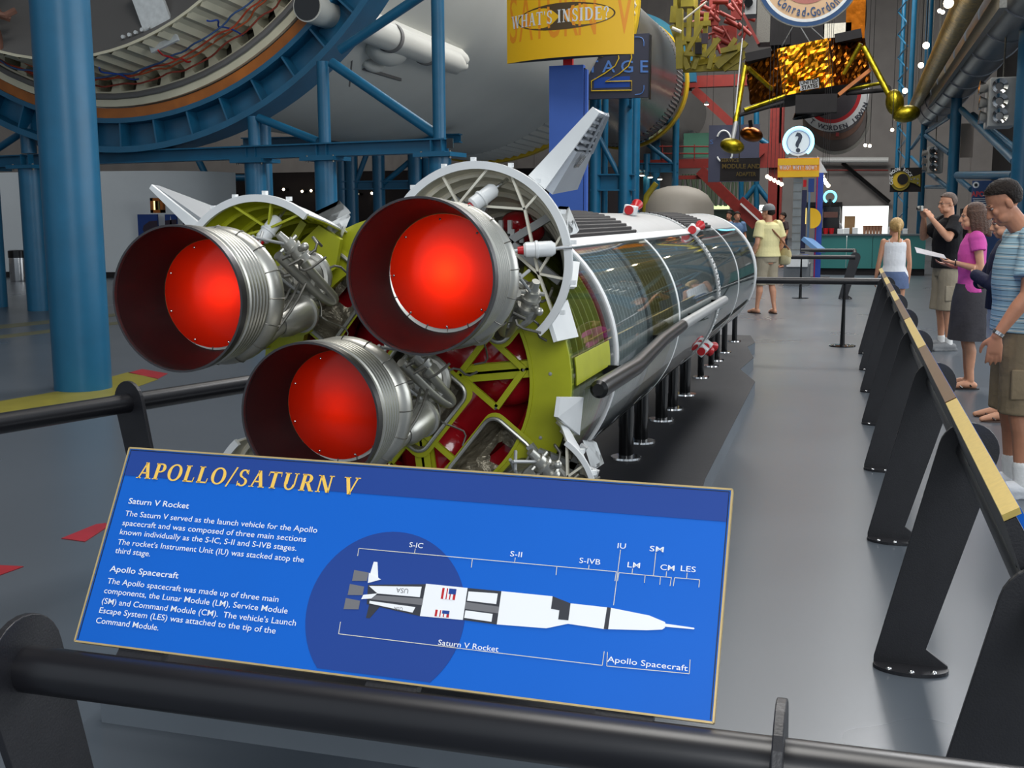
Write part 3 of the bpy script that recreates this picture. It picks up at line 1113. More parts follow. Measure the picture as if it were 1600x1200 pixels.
def fin(th, r0, r1, m_side, open_ribs=True, t0=.040, t1=.011, ch1=.12):
    f = part('fin', rocket, cp(r0, th, 3.05))
    er = V((cos(R(th)), 0, sin(R(th))))
    n = V((er.z, 0, -er.x))        # the side facing clockwise (down and right for the upper fin)
    c = V((XC, 0, ZC))
    y_t = 3.02

    def P(r, y, s):
        return c + er * r + V((0, y, 0)) + n * s
    ch0 = .42
    y1 = y_t + .02

    def half(r):
        return t0 + (t1 - t0) * (r - r0) / (r1 - r0)

    def chord(r):
        return ch0 + (ch1 - ch0) * (r - r0) / (r1 - r0)
    rm = r0 + (r1 - r0) * (.52 if open_ribs else 1.0)
    # inner wedge: trailing face thick, leading edge thin
    MB().hexa([P(r0, y_t, -half(r0)), P(r0, y_t, half(r0)), P(r0, y_t + chord(r0), .004), P(r0, y_t + chord(r0), -.004),
               P(rm, y_t, -half(rm)), P(rm, y_t, half(rm)), P(rm, y_t + chord(rm), .004), P(rm, y_t + chord(rm), -.004)]).build('fin_body', m_side, f)
    # white trailing edge cap
    MB().hexa([P(r0, y_t - .012, -half(r0) - .002), P(r0, y_t - .012, half(r0) * .45), P(r0, y_t - .0005, half(r0) * .45), P(r0, y_t - .0005, -half(r0) - .002),
               P(r1, y_t - .012, -half(r1) - .002), P(r1, y_t - .012, half(r1)), P(r1, y_t - .0005, half(r1)), P(r1, y_t - .0005, -half(r1) - .002)]).build('trailing_edge', M_['white'], f)
    if open_ribs:
        # far skin, tip plate and leading edge of the open outer half
        MB().hexa([P(rm, y_t, -half(rm)), P(rm, y_t, -half(rm) + .004), P(rm, y_t + chord(rm), -.001), P(rm, y_t + chord(rm), -.005),
                   P(r1, y_t, -half(r1)), P(r1, y_t, -half(r1) + .004), P(r1, y_t + chord(r1), -.001), P(r1, y_t + chord(r1), -.005)]).build('fin_skin', M_['white'], f)
        MB().hexa([P(r1 - .008, y_t, -half(r1)), P(r1 - .008, y_t, half(r1) + .004), P(r1 - .008, y_t + ch1, .006), P(r1 - .008, y_t + ch1, -.006),
                   P(r1, y_t, -half(r1)), P(r1, y_t, half(r1) + .004), P(r1, y_t + ch1, .006), P(r1, y_t + ch1, -.006)]).build('tip_plate', m_side, f)
        nrib = 6
        for k in range(nrib):
            r = rm + (r1 - rm) * (k + .35) / nrib
            MB().hexa([P(r, y_t, -half(r)), P(r, y_t, half(r)), P(r, y_t + chord(r) * .9, .006), P(r, y_t + chord(r) * .9, -.006),
                       P(r + .006, y_t, -half(r)), P(r + .006, y_t, half(r)), P(r + .006, y_t + chord(r) * .9, .006), P(r + .006, y_t + chord(r) * .9, -.006)]).build('fin_rib', M_['fingrey'], f)
        MB().bar(P(rm, y_t + chord(rm) * .55, .012), P(r1, y_t + ch1 * .55, .008), .008, .012).build('spar', M_['fingrey'], f)
        MB().bar(P(rm, y_t + chord(rm) * .92, .004), P(r1, y_t + ch1 * .95, .004), .012, .012).build('leading_edge', M_['fingrey'], f)
        # the letter on the side, and two short marks
        e_y = (P(r0 + .08, y_t + .1, half(r0 + .08) * .8) - P(r0 + .08, y_t, half(r0 + .08))).normalized()
        o = P(r0 + .1, y_t + .035, half(r0 + .1) * .93 + .003)
        Mx = plane_matrix(o, -e_y, er)
        text_mesh([('B', -.05, .005, .085, 'CENTER', 1.0, .002, PI / 2), ('I', -.10, .0, .05, 'CENTER', .8, .002), ('I', .002, .0, .05, 'CENTER', .8, .002)], 'fin_marking', M_['gloss_black'], f, Mx)
    return f


fin(TH0, .735, .985, M_['fingrey'])
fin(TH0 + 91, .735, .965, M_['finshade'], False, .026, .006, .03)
fin(TH0 + 180, .735, 0.97, M_['fingrey'], False)
fin(TH0 + 270, .735, 1.00, M_['fingrey'], False)


# white air scoop plates standing off the aft skin (pixel corners met with a slightly larger cylinder)
def scoop(px, r=.522, m=None, y=None):
    pts = [oncyl(u, v, r, XC, ZC) if y is None else at(u, v, Y=y) for u, v in px]
    c = sum(pts, V((0, 0, 0))) / len(pts)
    nrm = (c - V((XC, c.y, ZC))).normalized() * .012
    mb = MB().prism(pts, -nrm)
    mb.build('scoop_plate', m or M_['white'], rocket, smooth=False)


scoop([(887, 468), (904, 526), (871, 533), (861, 501)])
scoop([(876, 621), (912, 621), (906, 680), (872, 652)])
scoop([(874, 322), (889, 323), (905, 360), (884, 366)], y=3.42)
scoop([(886, 407), (906, 409), (901, 448), (884, 448)], r=.55)
scoop([(916, 690), (932, 691), (944, 724), (929, 734)], y=3.30)
scoop([(484, 335), (530, 313), (545, 328), (510, 350)], y=3.35, m=M_['skin_grey'])
scoop([(508, 352), (545, 333), (532, 365), (525, 376)], y=3.15, m=M_['white'])

# tunnel pipe along the side: black with a raised aft end, pale forward part
def px3(u, v, r):
    return oncyl(u, v, r, XC, ZC)


pa = [V((XC + .565, 3.29, 1.085)), V((XC + .565, 3.9, 1.075)), V((XC + .555, 4.55, 1.10)), V((XC + .55, 5.15, 1.105))]
MB().tube([pa[0] - V((0, .012, 0)), pa[0], pa[0] + V((0, .03, 0)), pa[1], pa[2], pa[3]], [.018, .028, .030, .030, .027, .026], 20).build('tunnel_pipe', mat('black_pipe', (16, 16, 17), .3, spec=.35), rocket)
MB().tube([pa[3], V((XC + .545, 7.0, 1.09))], [.025, .025], 18).build('tunnel_pipe', M_['skin_grey'], rocket, label='pale grey forward length of the pipe')
for y in (3.7, 4.7, 5.8, 6.8):
    MB().box((XC + .52, y, 1.09), (.06, .02, .03)).build('pipe_bracket', M_['gloss_black'], rocket)
# thin black line along the clear panels
MB().bar(cp(.508, -26, 7.1), cp(.508, -26, 9.78), .006, .02, cp(1, -26, 0) - cp(0, -26, 0)).build('cable_duct', M_['gloss_black'], rocket)


# red and white covers on the joints
def cover(p, rad, d, s=1.0):
    t = part('motor_cover', rocket, p)
    M3 = Matrix.Rotation(math.atan2(rad.x, rad.z), 3, 'Y')
    MB().box(p, (.07 * s, .11 * s, .06 * s), M=M3).build('cover_box', M_['white'], t, bevel=.006)
    f = V((0, -1, 0))
    MB().cyl(p + f * .054 * s, p + f * .064 * s, .028 * s, None, 18).build('red_cap', M_['red'], t)
    for k in range(3):
        MB().box(p + rad * .032 * s + V((0, (.0 + .022 * k) * s, 0)), (.012, .01 * s, .012), M=M3).build('red_mark', M_['red'], t)
    q = p + V((0, .12 * s, 0))
    MB().lathe(q, rad * .5 + V((0, .8, 0)), [(0, .012 * s), (.07 * s, .036 * s), (.075 * s, .036 * s), (.075 * s, 0)], 16).build('red_cone', M_['red'], t)


for (u, v, y) in ((1086, 356, 7.0), (986, 326, 6.2), (1113, 548, 7.15), (1092, 543, 7.05)):
    rad = None
    p = at(u, v, Y=y)
    rad = V((p.x - XC, 0, p.z - ZC)).normalized()
    p = V((XC, y, ZC)) + rad * .535
    cover(p, rad, None, .9)

# ---- stands: gloss poles on round chrome feet, standing on the plinth
PZ = 0.13
stands = [6.70, 7.22, 8.06, 8.56, 9.28, 10.32, 11.14, 11.60, 12.33, 13.45]
stand_g = 'poles under the rocket model'
ss = []
for i, y in enumerate(stands):
    top = ZC - .50 if y < 9.9 else ZC - .20
    if i in (0,):
        s0 = thing('support_stand', 'x', 'stand', (XC, y, PZ), stand_g)
        MB().cyl((XC, y, PZ), (XC, y, PZ + .012), .095, .093, 36).build('foot_plate', M_['chrome'], s0)
        MB().cyl((XC, y, PZ + .012), (XC, y, top), .045, None, 28).build('pole', M_['gloss_black'], s0)
        MB().cyl((XC, y, PZ + .2), (XC, y, top - .002), .0475, None, 28).build('sleeve', M_['gloss_black'], s0)
        st = s0
    elif top == ZC - .50:
        st = copy_tree(ss[0])
        st.location = (XC, y, PZ)
    else:
        st = thing('support_stand', 'x', 'stand', (XC, y, PZ), stand_g)
        MB().cyl((XC, y, PZ), (XC, y, PZ + .012), .08, .078, 36).build('foot_plate', M_['chrome'], st)
        MB().cyl((XC, y, PZ + .012), (XC, y, top), .03, None, 24).build('pole', M_['gloss_black'], st)
    ordw = ['nearest', 'second nearest', 'third', 'fourth', 'fifth', 'sixth', 'seventh', 'eighth', 'ninth', 'tenth and farthest'][i]
    st['label'] = 'black pole stand on a chrome foot under the rocket model, %s %s' % (ordw, 'to the viewer' if i < 2 else 'from the near end' if i < 9 else '')
    st['label'] = st['label'].strip()
    ss.append(st)
# upper stage beyond the end flange, narrower, carried by the last stands
MB().lathe((XC, 10.15, ZC), AX, [(0, .25), (.2, .24), (2.6, .19), (3.4, .17), (3.7, .05), (3.7, 0)], 40).build('upper_stage', M_['white'], rocket)

# ---- plinth with a stepped edge
pl = [(-2.25, 2.9), (-.55, 2.9), (-.74, 6.3), (-.775, 10.2), (-.98, 11.0), (-.93, 11.95), (-1.08, 12.95), (-1.03, 13.4), (-1.15, 14.2), (-2.6, 14.2), (-2.6, 8.0)]
mb = MB().prism([(x, y, 0) for x, y in pl], (0, 0, PZ - .004))
p_ = thing('plinth', 'low dark grey plinth with a stepped edge under the rocket model', 'plinth', (XC, 8, 0))
mb.build('plinth_side', mat('grey_plinth_side', (112, 119, 126), 0.45, 0, .06, 2), p_, smooth=False)
MB().prism([(x, y, PZ - .004) for x, y in pl], (0, 0, .004)).build('plinth_top', mat('dark_plinth_top', (40, 40, 44), 0.65, 0, .12, 3, .05, 60, spec=.3), p_, smooth=False)
# ------------------------------------------------------------------ handrails, posts, text panels
TZ, TR = 0.80, 0.042           # tube height and radius


def post_poly():
    """outline across the rail: s across (positive = visitor side), z up; leaning plate with a rounded top"""
    pts = [(-.115, 0.0), (.135, 0.0), (.135, .02), (.06, .075)]
    # straight sides to the rounded head centred on the tube
    cx, cz, r = .165, .80, .098
    for i in range(15):
        a = R(-14 + (180 + 2) * i / 14)
        pts.append((cx + r * cos(a), cz + r * sin(a)))
    pts.append((-.115, 0.03))
    return pts


def make_post(name, label, o, s_dir, t_dir, group=None, up=1.0):
    """o: ground point below the foot's middle; s_dir: towards the visitors; t_dir: along the rail"""
    s_dir, t_dir = V(s_dir).normalized(), V(t_dir).normalized()
    o = V(o)
    p = thing(name, label, 'handrail post', o, group)
    T = .016
    MB().prism([o + s_dir * s + V((0, 0, z)) - t_dir * T / 2 for s, z in post_poly()], t_dir * T).build('post_plate', M_['black'], p, smooth=False, bevel=.002)
    f = MB()
    foot = [o + s_dir * (.01 + .128 * cos(a)) + t_dir * (-.02 - (.075 if sin(a) < 0 else .05) * abs(sin(a)) * (1 if sin(a) > 0 else 1) * (1 if sin(a) < 0 else -1)) for a in [2 * PI * i / 28 for i in range(28)]]
    f.prism([q + V((0, 0, .001)) for q in foot], (0, 0, .012))
    f.build('foot_plate', M_['black'], p, smooth=False)
    for k in (-1, 0, 1):
        q = o + s_dir * (.01 + .075 * k) - t_dir * (.075 - .012 * abs(k))
        MB().ball(q + V((0, 0, .013)), (.011, .011, .008), 10, 6).build('bolt', M_['chrome'], p)
    return p


OFF = .165
# ---- right handrail, along +Y
RX = .25
posts_y = [2.42, 4.08, 5.74, 7.38, 9.03, 10.72, 12.26, 13.70]
words = ['nearest post of the right handrail, cut by the bottom right corner', 'second post of the right handrail, beside the blue text panel', 'third post of the right handrail', 'fourth post of the right handrail', 'fifth post of the right handrail', 'sixth post of the right handrail', 'seventh post of the right handrail', 'last and farthest post of the right handrail']
for y, wd in zip(posts_y, words):
    make_post('handrail_post', 'black leaning plate, ' + wd, (RX, y, 0), (1, 0, 0), (0, 1, 0), 'posts of the right handrail')
rail = tag(MB().cyl((RX + OFF, 1.62, TZ), (RX + OFF, 14.5, TZ), TR, None, 24).build('handrail', M_['blacktube']), 'long black tube of the right handrail running past the visitors', 'handrail', 'handrails')


def rail_panel(y0, y1, gold, label):
    """narrow slanted caption panel on the right handrail: its upper edge faces the rocket"""
    c = V((.36, (y0 + y1) / 2, 1.0))
    t = thing('caption_panel', label, 'text panel', c, 'caption panels on the right handrail')
    dn = V((.50, 0, -.866))        # down the panel's face, towards the visitors
    nr = V((.866, 0, .50))
    hi = V((.352, 0, 1.002))
    q = [hi, hi + dn * .19, hi + dn * .19 - nr * .02, hi - nr * .045]
    def pr(pl, ya, yb):
        return MB().prism([p + V((0, ya, 0)) for p in pl], (0, yb - ya, 0))
    pr([hi + nr * .003, hi + dn * .17 + nr * .003, hi + dn * .17 - nr * .012, hi - nr * .012], y0 + .01, y1 - .01).build('panel_face', M_['signblue'], t, smooth=False)
    e = hi - nr * .012
    pr([e + V((0, 0, .004)) + nr * .012, e + nr * .012 + dn * .01, e - nr * .026 + dn * .01, e - nr * .026 + V((0, 0, .004))], y0, y1).build('edge_trim', M_['gold'] if gold else M_['brownmetal'], t, smooth=False)  # edge colour alternates between gold and dark brown
    pr([e - nr * .002 + dn * .012, e - nr * .002 + dn * .15, e - nr * .05 + dn * .15, e - nr * .026 + dn * .012], y0, y1).build('panel_back', M_['black'], t, smooth=False)
    for y in (y0 + .2, y1 - .2):
        MB().bar(e + dn * .13 - nr * .02 + V((0, y, 0)), V((RX + OFF, y, TZ)), .03, .05).build('bracket', M_['black'], t)


M_['signblue'] = mat('bright_blue_print', (0, 97, 200), 0.5, 0, 0.03, 3, spec=.3)
M_['signdeep'] = mat('near_black_ink', (20, 26, 44), 0.5)
M_['signnavy'] = mat('dark_blue_print', (30, 66, 145), 0.5, 0, 0.03, 3, spec=.3)
ys = [2.44, 3.92, 5.52, 7.02, 8.55, 9.55, 10.6, 11.6, 12.6, 13.6]
pos = ['nearest', 'second', 'third', 'fourth', 'fifth', 'sixth', 'seventh', 'eighth', 'farthest']
for i in range(len(ys) - 1):
    g = i % 2 == 0
    rail_panel(ys[i] + .01, ys[i + 1] - .01, g, 'slanted caption panel with a %s edge on the right handrail, %s along it' % ('bright gold' if g else 'dark brown', pos[i]))

# ---- front handrail along X, with the blue panel
FY = 1.60
tag(MB().cyl((-2.75, FY, TZ), (1.6, FY, TZ), TR, None, 28).build('handrail', M_['blacktube']), 'thick black tube of the front handrail under the blue text panel', 'handrail', 'handrails')
make_post('handrail_post', 'black plate at the left end of the blue text panel, in the lower left corner', (-1.40, FY + OFF, 0), (0, -1, 0), (1, 0, 0), 'posts of the front handrail')
make_post('handrail_post', 'black plate seen edge-on under the right end of the blue text panel', (-.072, FY + OFF, 0), (0, -1, 0), (1, 0, 0), 'posts of the front handrail')
# ---- left handrail
LA, LB = V((-3.62, 2.4, 0)), V((-2.20, 6.6, 0))
ld = (LB - LA).normalized()
ln = V((-ld.y, ld.x, 0))
tag(MB().cyl(LA + V((0, 0, TZ)) - ld * 1.0, LB + V((0, 0, TZ)) + ld * .1, TR, None, 24).build('handrail', M_['blacktube']), 'black tube of the left handrail passing behind the engine nozzles', 'handrail', 'handrails')
make_post('handrail_post', 'black leaning plate of the left handrail in front of the thick blue column', LA + ld * 1.90 - ln * OFF, ln, ld, 'posts of the left handrail')

make_post('handrail_post', 'black leaning plate at the far end of the left handrail behind the nozzles', LB - ln * OFF, ln, ld, 'posts of the left handrail')

# ---- the big blue text panel
PZc = 1.1643
down = V((0, -.187, -.316))
SH = down.length
down.normalize()
PTL = V((-1.305, 1.812, PZc)) - down * .0031
SW = 1.136
px_dir = (V((1, 0, 0)) + down * .0066).normalized()
down = (down - px_dir * down.dot(px_dir)).normalized()
pn = px_dir.cross(-down)
panel = thing('text_panel', 'large bright blue slanted text panel with a gold edge on the front handrail', 'text panel', (PTL + px_dir * SW / 2 + down * SH / 2))


def pp(s, t, k=0.0):
    """s, t: 0..1 across and down the panel; k: height above its face"""
    return PTL + px_dir * (s * SW) + down * (t * SH) + pn * k


def pflat(name, m, st, k, parent=panel):
    mb = MB()
    mb.prism([pp(s, t, k - .0006) for s, t in st], pn * .0006)
    return mb.build(name, m, parent, smooth=False)


MB().prism([pp(0, 0, -.02), pp(0, 1, -.02), pp(1, 1, -.02), pp(1, 0, -.02)], pn * .019).build('panel_body', M_['black'], panel, smooth=False)
pflat('printed_face', M_['signblue'], [(0, 0), (0, 1), (1, 1), (1, 0)], 0.0)
pflat('title_band', M_['signnavy'], [(.004, .012), (.004, .148), (.996, .148), (.996, .012)], .0008)


def cq(s, t):
    """raw reading on the photograph's panel -> panel coordinates"""
    return ((s + .0044) / 1.0077, t + .0085 - .0201 * s)


# dark disc cut by the lower edge
cs, ct, rs = cq(.5085, .71)[0], cq(.5085, .71)[1], .1255
disc = []
for i in range(73):
    a = 2 * PI * i / 72
    s_, t_ = cs + rs * cos(a), ct + rs * SW / SH * sin(a)
    if t_ < .994:
        disc.append((s_, t_, a))
# start just past the cut
cut = [i for i in range(len(disc) - 1) if disc[i + 1][2] - disc[i][2] > .2]
if cut:
    k = cut[0] + 1
    disc = disc[k:-1] + disc[:k]
pflat('printed_disc', M_['signnavy'], [(a, b) for a, b, _ in disc][::-1], .0008)
tr = MB()
for a, b in (((0, 0), (1, 0)), ((1, 0), (1, 1)), ((1, 1), (0, 1)), ((0, 1), (0, 0))):
    tr.bar(pp(*a, -.006), pp(*b, -.006), .0032, .016, pn)
tr.build('edge_trim', M_['goldedge'], panel, smooth=False)
il = MB()
for a, b in (((.004, .011), (.996, .011)), ((.996, .011), (.996, .989)), ((.004, .011), (.004, .989))):
    il.bar(pp(*a, .0005), pp(*b, .0005), .0016, .0006, pn)
il.build('printed_border', M_['signdeep'], panel, smooth=False)
for s_ in (.12, .54, .88):
    MB().bar(pp(s_, .80, -.034), V((pp(s_, .9).x, FY + .012, TZ + .02)), .09, .02, pn).build('bracket', M_['black'], panel, smooth=False)

MX = plane_matrix(PTL + pn * .0016, px_dir, -down)
_fit = {}


def fit_text(s, x0, x1, y, cap, bold=0.0, rot=0):
    """a text_mesh item from x0 to x1 (metres) on baseline y"""
    cu = bpy.data.curves.new('t', 'FONT')
    cu.body = s
    ob = bpy.data.objects.new('t', cu)
    COL.objects.link(ob)
    bpy.context.view_layer.update()
    wd = ob.dimensions.x
    cu.body = 'H'
    bpy.context.view_layer.update()
    ch = ob.dimensions.y
    bpy.data.objects.remove(ob)
    bpy.data.curves.remove(cu)
    size = cap / ch
    return (s, x0, y, size, 'LEFT', (x1 - x0) / (wd * size), bold * size, rot)


def panel_line(s, a, b, cap=.0100, bold=0.0025):
    """a, b: raw panel readings of the line's baseline ends"""
    (s0, t0), (s1, t1) = cq(*a), cq(*b)
    return fit_text(s, s0 * SW, s1 * SW, -(t0 + t1) / 2 * SH, cap, bold)


L_ = [panel_line('Saturn V Rocket', (.0224, .287), (.1363, .2892), .0105, .008),
      panel_line('The Saturn V served as the launch vehicle for the Apollo', (.0226, .3511), (.3719, .3588)),
      panel_line('spacecraft and was composed of three main sections', (.0224, .3981), (.3558, .410)),
      panel_line('known individually as the S-IC, S-II and S-IVB stages.', (.0222, .4447), (.3428, .4572)),
      panel_line("The rocket's Instrument Unit (IU) was stacked atop the", (.0235, .4941), (.3601, .5122)),
      panel_line('third stage.', (.0239, .5466), (.0898, .5431)),
      panel_line('Apollo Spacecraft', (.0235, .638), (.1506, .6395), .0105, .008),
      panel_line('The Apollo spacecraft was made up of three main', (.0246, .6958), (.3323, .7071)),
      panel_line('components, the Lunar Module (LM), Service Module', (.0235, .7442), (.3513, .7561)),
      panel_line("(SM) and Command Module (CM).  The vehicle's Launch", (.0243, .7982), (.369, .8048)),
      panel_line('Escape System (LES) was attached to the tip of the', (.0241, .8426), (.3382, .8528)),
      panel_line('Command Module.', (.0236, .8962), (.1386, .8956))]
for s_, x_, t_, w_ in (('S-IC', .539, .3778, .022), ('S-II', .6971, .3808, .018), ('S-IVB', .8086, .3848, .031), ('IU', .8519, .3041, .012), ('LM', .8724, .3857, .018),
                      ('SM', .9032, .3059, .020), ('CM', .9212, .3845, .020), ('LES', .9502, .3826, .021), ('Saturn V Rocket', .6461, .8095, .092), ('Apollo Spacecraft', .9072, .803, .112)):
    L_.append(panel_line(s_, (x_ - w_ / 2, t_ + .012), (x_ + w_ / 2, t_ + .012), .0086, .003))
for it_ in L_:
    text_mesh([it_], 'printed_text', M_['whitetext'], panel, MX)
x0_, y0_ = cq(.0237, .1501)
serif_text('APOLLO/SATURN V', 'printed_title', M_['yellowtext'], panel, lambda x, y: pp(x / SW, y / SH * -1, .0016), x0_ * SW, -y0_ * SH, .0318, 1.16, .075, .06)

# bracket lines of the diagram
bl = MB()


def ln_(a, b, w=.0011):
    bl.bar(pp(*cq(*a), .0012), pp(*cq(*b), .0012), w, .0004, pn)


for a, b in (((.4478, .4527), (.4475, .416)), ((.4475, .416), (.8495, .422)), ((.6316, .42), (.632, .4598)), ((.7614, .42), (.762, .4609)), ((.8495, .42), (.849, .4634)),
             ((.8519, .322), (.8511, .5704)), ((.8534, .4251), (.9288, .427)), ((.8534, .425), (.8528, .4624)), ((.8913, .425), (.8915, .4605)), ((.9133, .425), (.9135, .4629)),
             ((.9288, .425), (.9281, .4646)), ((.9333, .426), (.9684, .426)), ((.9333, .426), (.9326, .4634)), ((.9684, .426), (.9684, .4591)),
             ((.539, .394), (.539, .416)), ((.6971, .397), (.6971, .42)), ((.8086, .402), (.8086, .42)), ((.8724, .402), (.8724, .425)), ((.9032, .322), (.9032, .425)), ((.9212, .402), (.9212, .425)), ((.9502, .4), (.9502, .426)),
             ((.4416, .7652), (.4425, .82)), ((.4425, .82), (.8451, .8314)), ((.8451, .8314), (.8456, .7714)), ((.8502, .7727), (.8515, .832)), ((.8515, .832), (.966, .8262)), ((.966, .8262), (.9653, .7681))):
    ln_(a, b)
bl.build('printed_lines', M_['cream'], panel, smooth=False)

# the printed rocket, in flat shapes
pr_w, pr_b, pr_g = M_['whitetext'], mat('printed_black', (48, 50, 58), .5), mat('printed_grey', (112, 112, 116), .5)


def shape(name, m, raw, k):
    return pflat(name, m, [cq(*p) for p in raw][::-1], k)


shape('printed_rocket_stage', pr_b, [(.474, .583), (.5659, .555), (.5654, .702), (.478, .672)], .0012)
shape('printed_rocket_stage', pr_g, [(.482, .628), (.566, .622), (.566, .652), (.474, .648)], .0016)
shape('printed_rocket_stage', pr_w, [(.476, .588), (.560, .569), (.560, .617), (.492, .619)], .002)
shape('printed_rocket_stage', pr_w, [(.482, .656), (.556, .664), (.553, .690), (.482, .668)], .002)
shape('printed_rocket_stage', pr_w, [(.566, .553), (.6315, .5546), (.6323, .6997), (.5654, .702)], .0016)
shape('printed_rocket_stage', pr_b, [(.6315, .5546), (.684, .5547), (.6845, .704), (.6323, .6997)], .0012)
shape('printed_rocket_stage', pr_g, [(.632, .618), (.684, .625), (.684, .655), (.632, .65)], .0016)
shape('printed_rocket_stage', pr_w, [(.634, .57), (.679, .567), (.679, .615), (.634, .612)], .002)
shape('printed_rocket_stage', pr_w, [(.634, .656), (.676, .66), (.676, .695), (.634, .69)], .002)
shape('printed_rocket_stage', pr_w, [(.6839, .5547), (.7614, .5562), (.7889, .5798), (.7889, .67), (.7581, .6989), (.6845, .7041)], .0016)
shape('printed_rocket_stage', pr_b, [(.7614, .5562), (.7889, .5798), (.7889, .655), (.774, .655), (.774, .615), (.7614, .612)], .002)
shape('printed_rocket_stage', pr_w, [(.7889, .5798), (.8479, .5826), (.9033, .60), (.9256, .6208), (.9266, .624), (.9266, .646), (.923, .6545), (.9018, .664), (.8412, .677), (.7889, .67)], .0016)
shape('printed_rocket_stage', pr_b, [(.8423, .5814), (.8479, .5826), (.8475, .676), (.8412, .6766)], .002)
shape('printed_rocket_tower', pr_w, [(.9266, .628), (.9667, .6335), (.9675, .6370), (.9667, .640), (.9266, .641)], .0016)
shape('printed_rocket_fin', pr_w, [(.473, .555), (.476, .4729), (.482, .4729), (.488, .545), (.4935, .5535)], .0012)
shape('printed_rocket_fin', pr_w, [(.4735, .575), (.472, .527), (.4935, .553)], .002)
shape('printed_rocket_fin', pr_b, [(.482, .668), (.500, .676), (.487, .735), (.481, .735)], .0012)
shape('printed_rocket_fin', pr_w, [(.470, .632), (.492, .619), (.484, .645), (.468, .652)], .0024)
for i, (s_, t_) in enumerate(((.459, .546), (.4565, .613), (.4545, .68))):
    shape('printed_engine', pr_g, [(s_ - .012, t_ - .026), (s_ + .012, t_ - .02), (s_ + .012, t_ + .02), (s_ - .012, t_ + .026)], .0016)
for s_, t_, hh in ((.604, .59, .05), (.599, .681, .03)):
    b_ = .011
    shape('printed_flag', M_['red'], [(s_ - b_, t_ - hh / 2), (s_ + b_, t_ - hh / 2), (s_ + b_, t_ + hh / 2), (s_ - b_, t_ + hh / 2)], .002)
    for q in (-.5, .0, .5):
        shape('printed_flag', pr_w, [(s_ + q * b_ - .0018, t_ - hh / 2), (s_ + q * b_ + .0018, t_ - hh / 2), (s_ + q * b_ + .0018, t_ + hh / 2), (s_ + q * b_ - .0018, t_ + hh / 2)], .0023)
    shape('printed_flag', M_['signnavy'], [(s_, t_ - hh / 2), (s_ + b_, t_ - hh / 2), (s_ + b_, t_), (s_, t_)], .0026)
us = []
for s_, t_ in ((.535, .602), (.53, .682)):
    us.append(fit_text('USA', 0, .022, 0, .0078, .0))
Mu = plane_matrix(pp(*cq(.541, .585), .0023), -px_dir, down)
text_mesh([us[0]], 'printed_text', pr_g, panel, Mu)
Mu = plane_matrix(pp(*cq(.537, .672), .0023), -px_dir, down)
text_mesh([(us[0][0], 0, 0, us[0][3] * .7, 'LEFT', us[0][5], 0)], 'printed_text', pr_g, panel, Mu)
# ------------------------------------------------------------------ the real rocket stages overhead and the steelwork that carries them
SX, SZ = -11.68, 8.47


def box_px(mb, u0, v0, u1, v1, Y, d):
    """upright block whose front face spans two photograph corners at distance Y"""
    um, vm = (u0 + u1) / 2, (v0 + v1) / 2
    x0, x1 = at(u0, vm, Y=Y).x, at(u1, vm, Y=Y).x
    z0, z1 = at(um, v1, Y=Y).z, at(um, v0, Y=Y).z
    return mb.box(((x0 + x1) / 2, Y + d / 2, (z0 + z1) / 2), (x1 - x0, d, z1 - z0))


def sp(r, deg, y):
    return V((SX + r * cos(R(deg)), y, SZ + r * sin(R(deg))))


M_['stage'] = mat('weathered_white_paint', (206, 205, 196), 0.42, 0, 0.07, .35, .02, 3)
M_['stage_cream'] = mat('cream_skirt_paint', (212, 206, 180), 0.55, 0, 0.12, 1.2)
M_['wood'] = mat('varnished_plywood', (168, 96, 30), 0.45, 0, 0.25, 2.5)
M_['bare'] = mat('bare_metal_skin', (150, 152, 152), 0.26, 0.85, 0.12, .5)
M_['yellow'] = mat('yellow_paint', (212, 176, 30), 0.4, 0, .08, 2)
M_['oldyellow'] = mat('olive_yellow_paint', (140, 128, 30), 0.5, 0, .3, 1.2)
M_['domegrey'] = mat('grey_dome', (116, 114, 112), 0.6, 0.1, .06, .6)

st2 = thing('rocket_stage', 'huge white rocket stage lying overhead with a cream ribbed open end', 'rocket stage', (SX, 16.4, SZ - 5))
A = V((0, 1, 0))
OS = (SX, 0, SZ)
MB().lathe(OS, A, [(16.45, 4.9), (16.45, 5.03), (33.0, 5.03), (33.0, 4.9)], 128, close=True).build('stage_shell', M_['stage'], st2)
# cream end flange
MB().lathe(OS, A, [(16.38, 4.80), (16.38, 5.04), (16.46, 5.04), (16.46, 4.80)], 128, close=True).build('end_flange', M_['stage_cream'], st2)
# shadow gap with brackets
MB().lathe(OS, A, [(16.9, 4.5), (16.9, 5.0)], 96).build('gap_wall', mat('dull_khaki', (120, 116, 100), .6, 0, .2, 2), st2)
br = MB()
for k in range(64):
    t = 360 / 64 * k
    a, b = sp(4.52, t, 16.40), sp(4.84, t, 16.40)
    et = V((-sin(R(t)), 0, cos(R(t))))
    w0, w1 = .12, .055
    q = [a - et * w0, b - et * w0, (a + b) / 2 - et * w1]
    br.prism([a - et * w0, (a + b) / 2 - et * w1, b - et * w0, b + et * w0, (a + b) / 2 + et * w1, a + et * w0], (0, .4, 0))
o = br.build('flange_brackets', M_['stage_cream'], st2, smooth=False)
o['kind'] = 'stuff'
MB().tube([sp(4.88, 5 * k, 16.36) for k in range(72)], .05, 8, closed=True).build('rim_pipe', M_['domegrey'], st2)
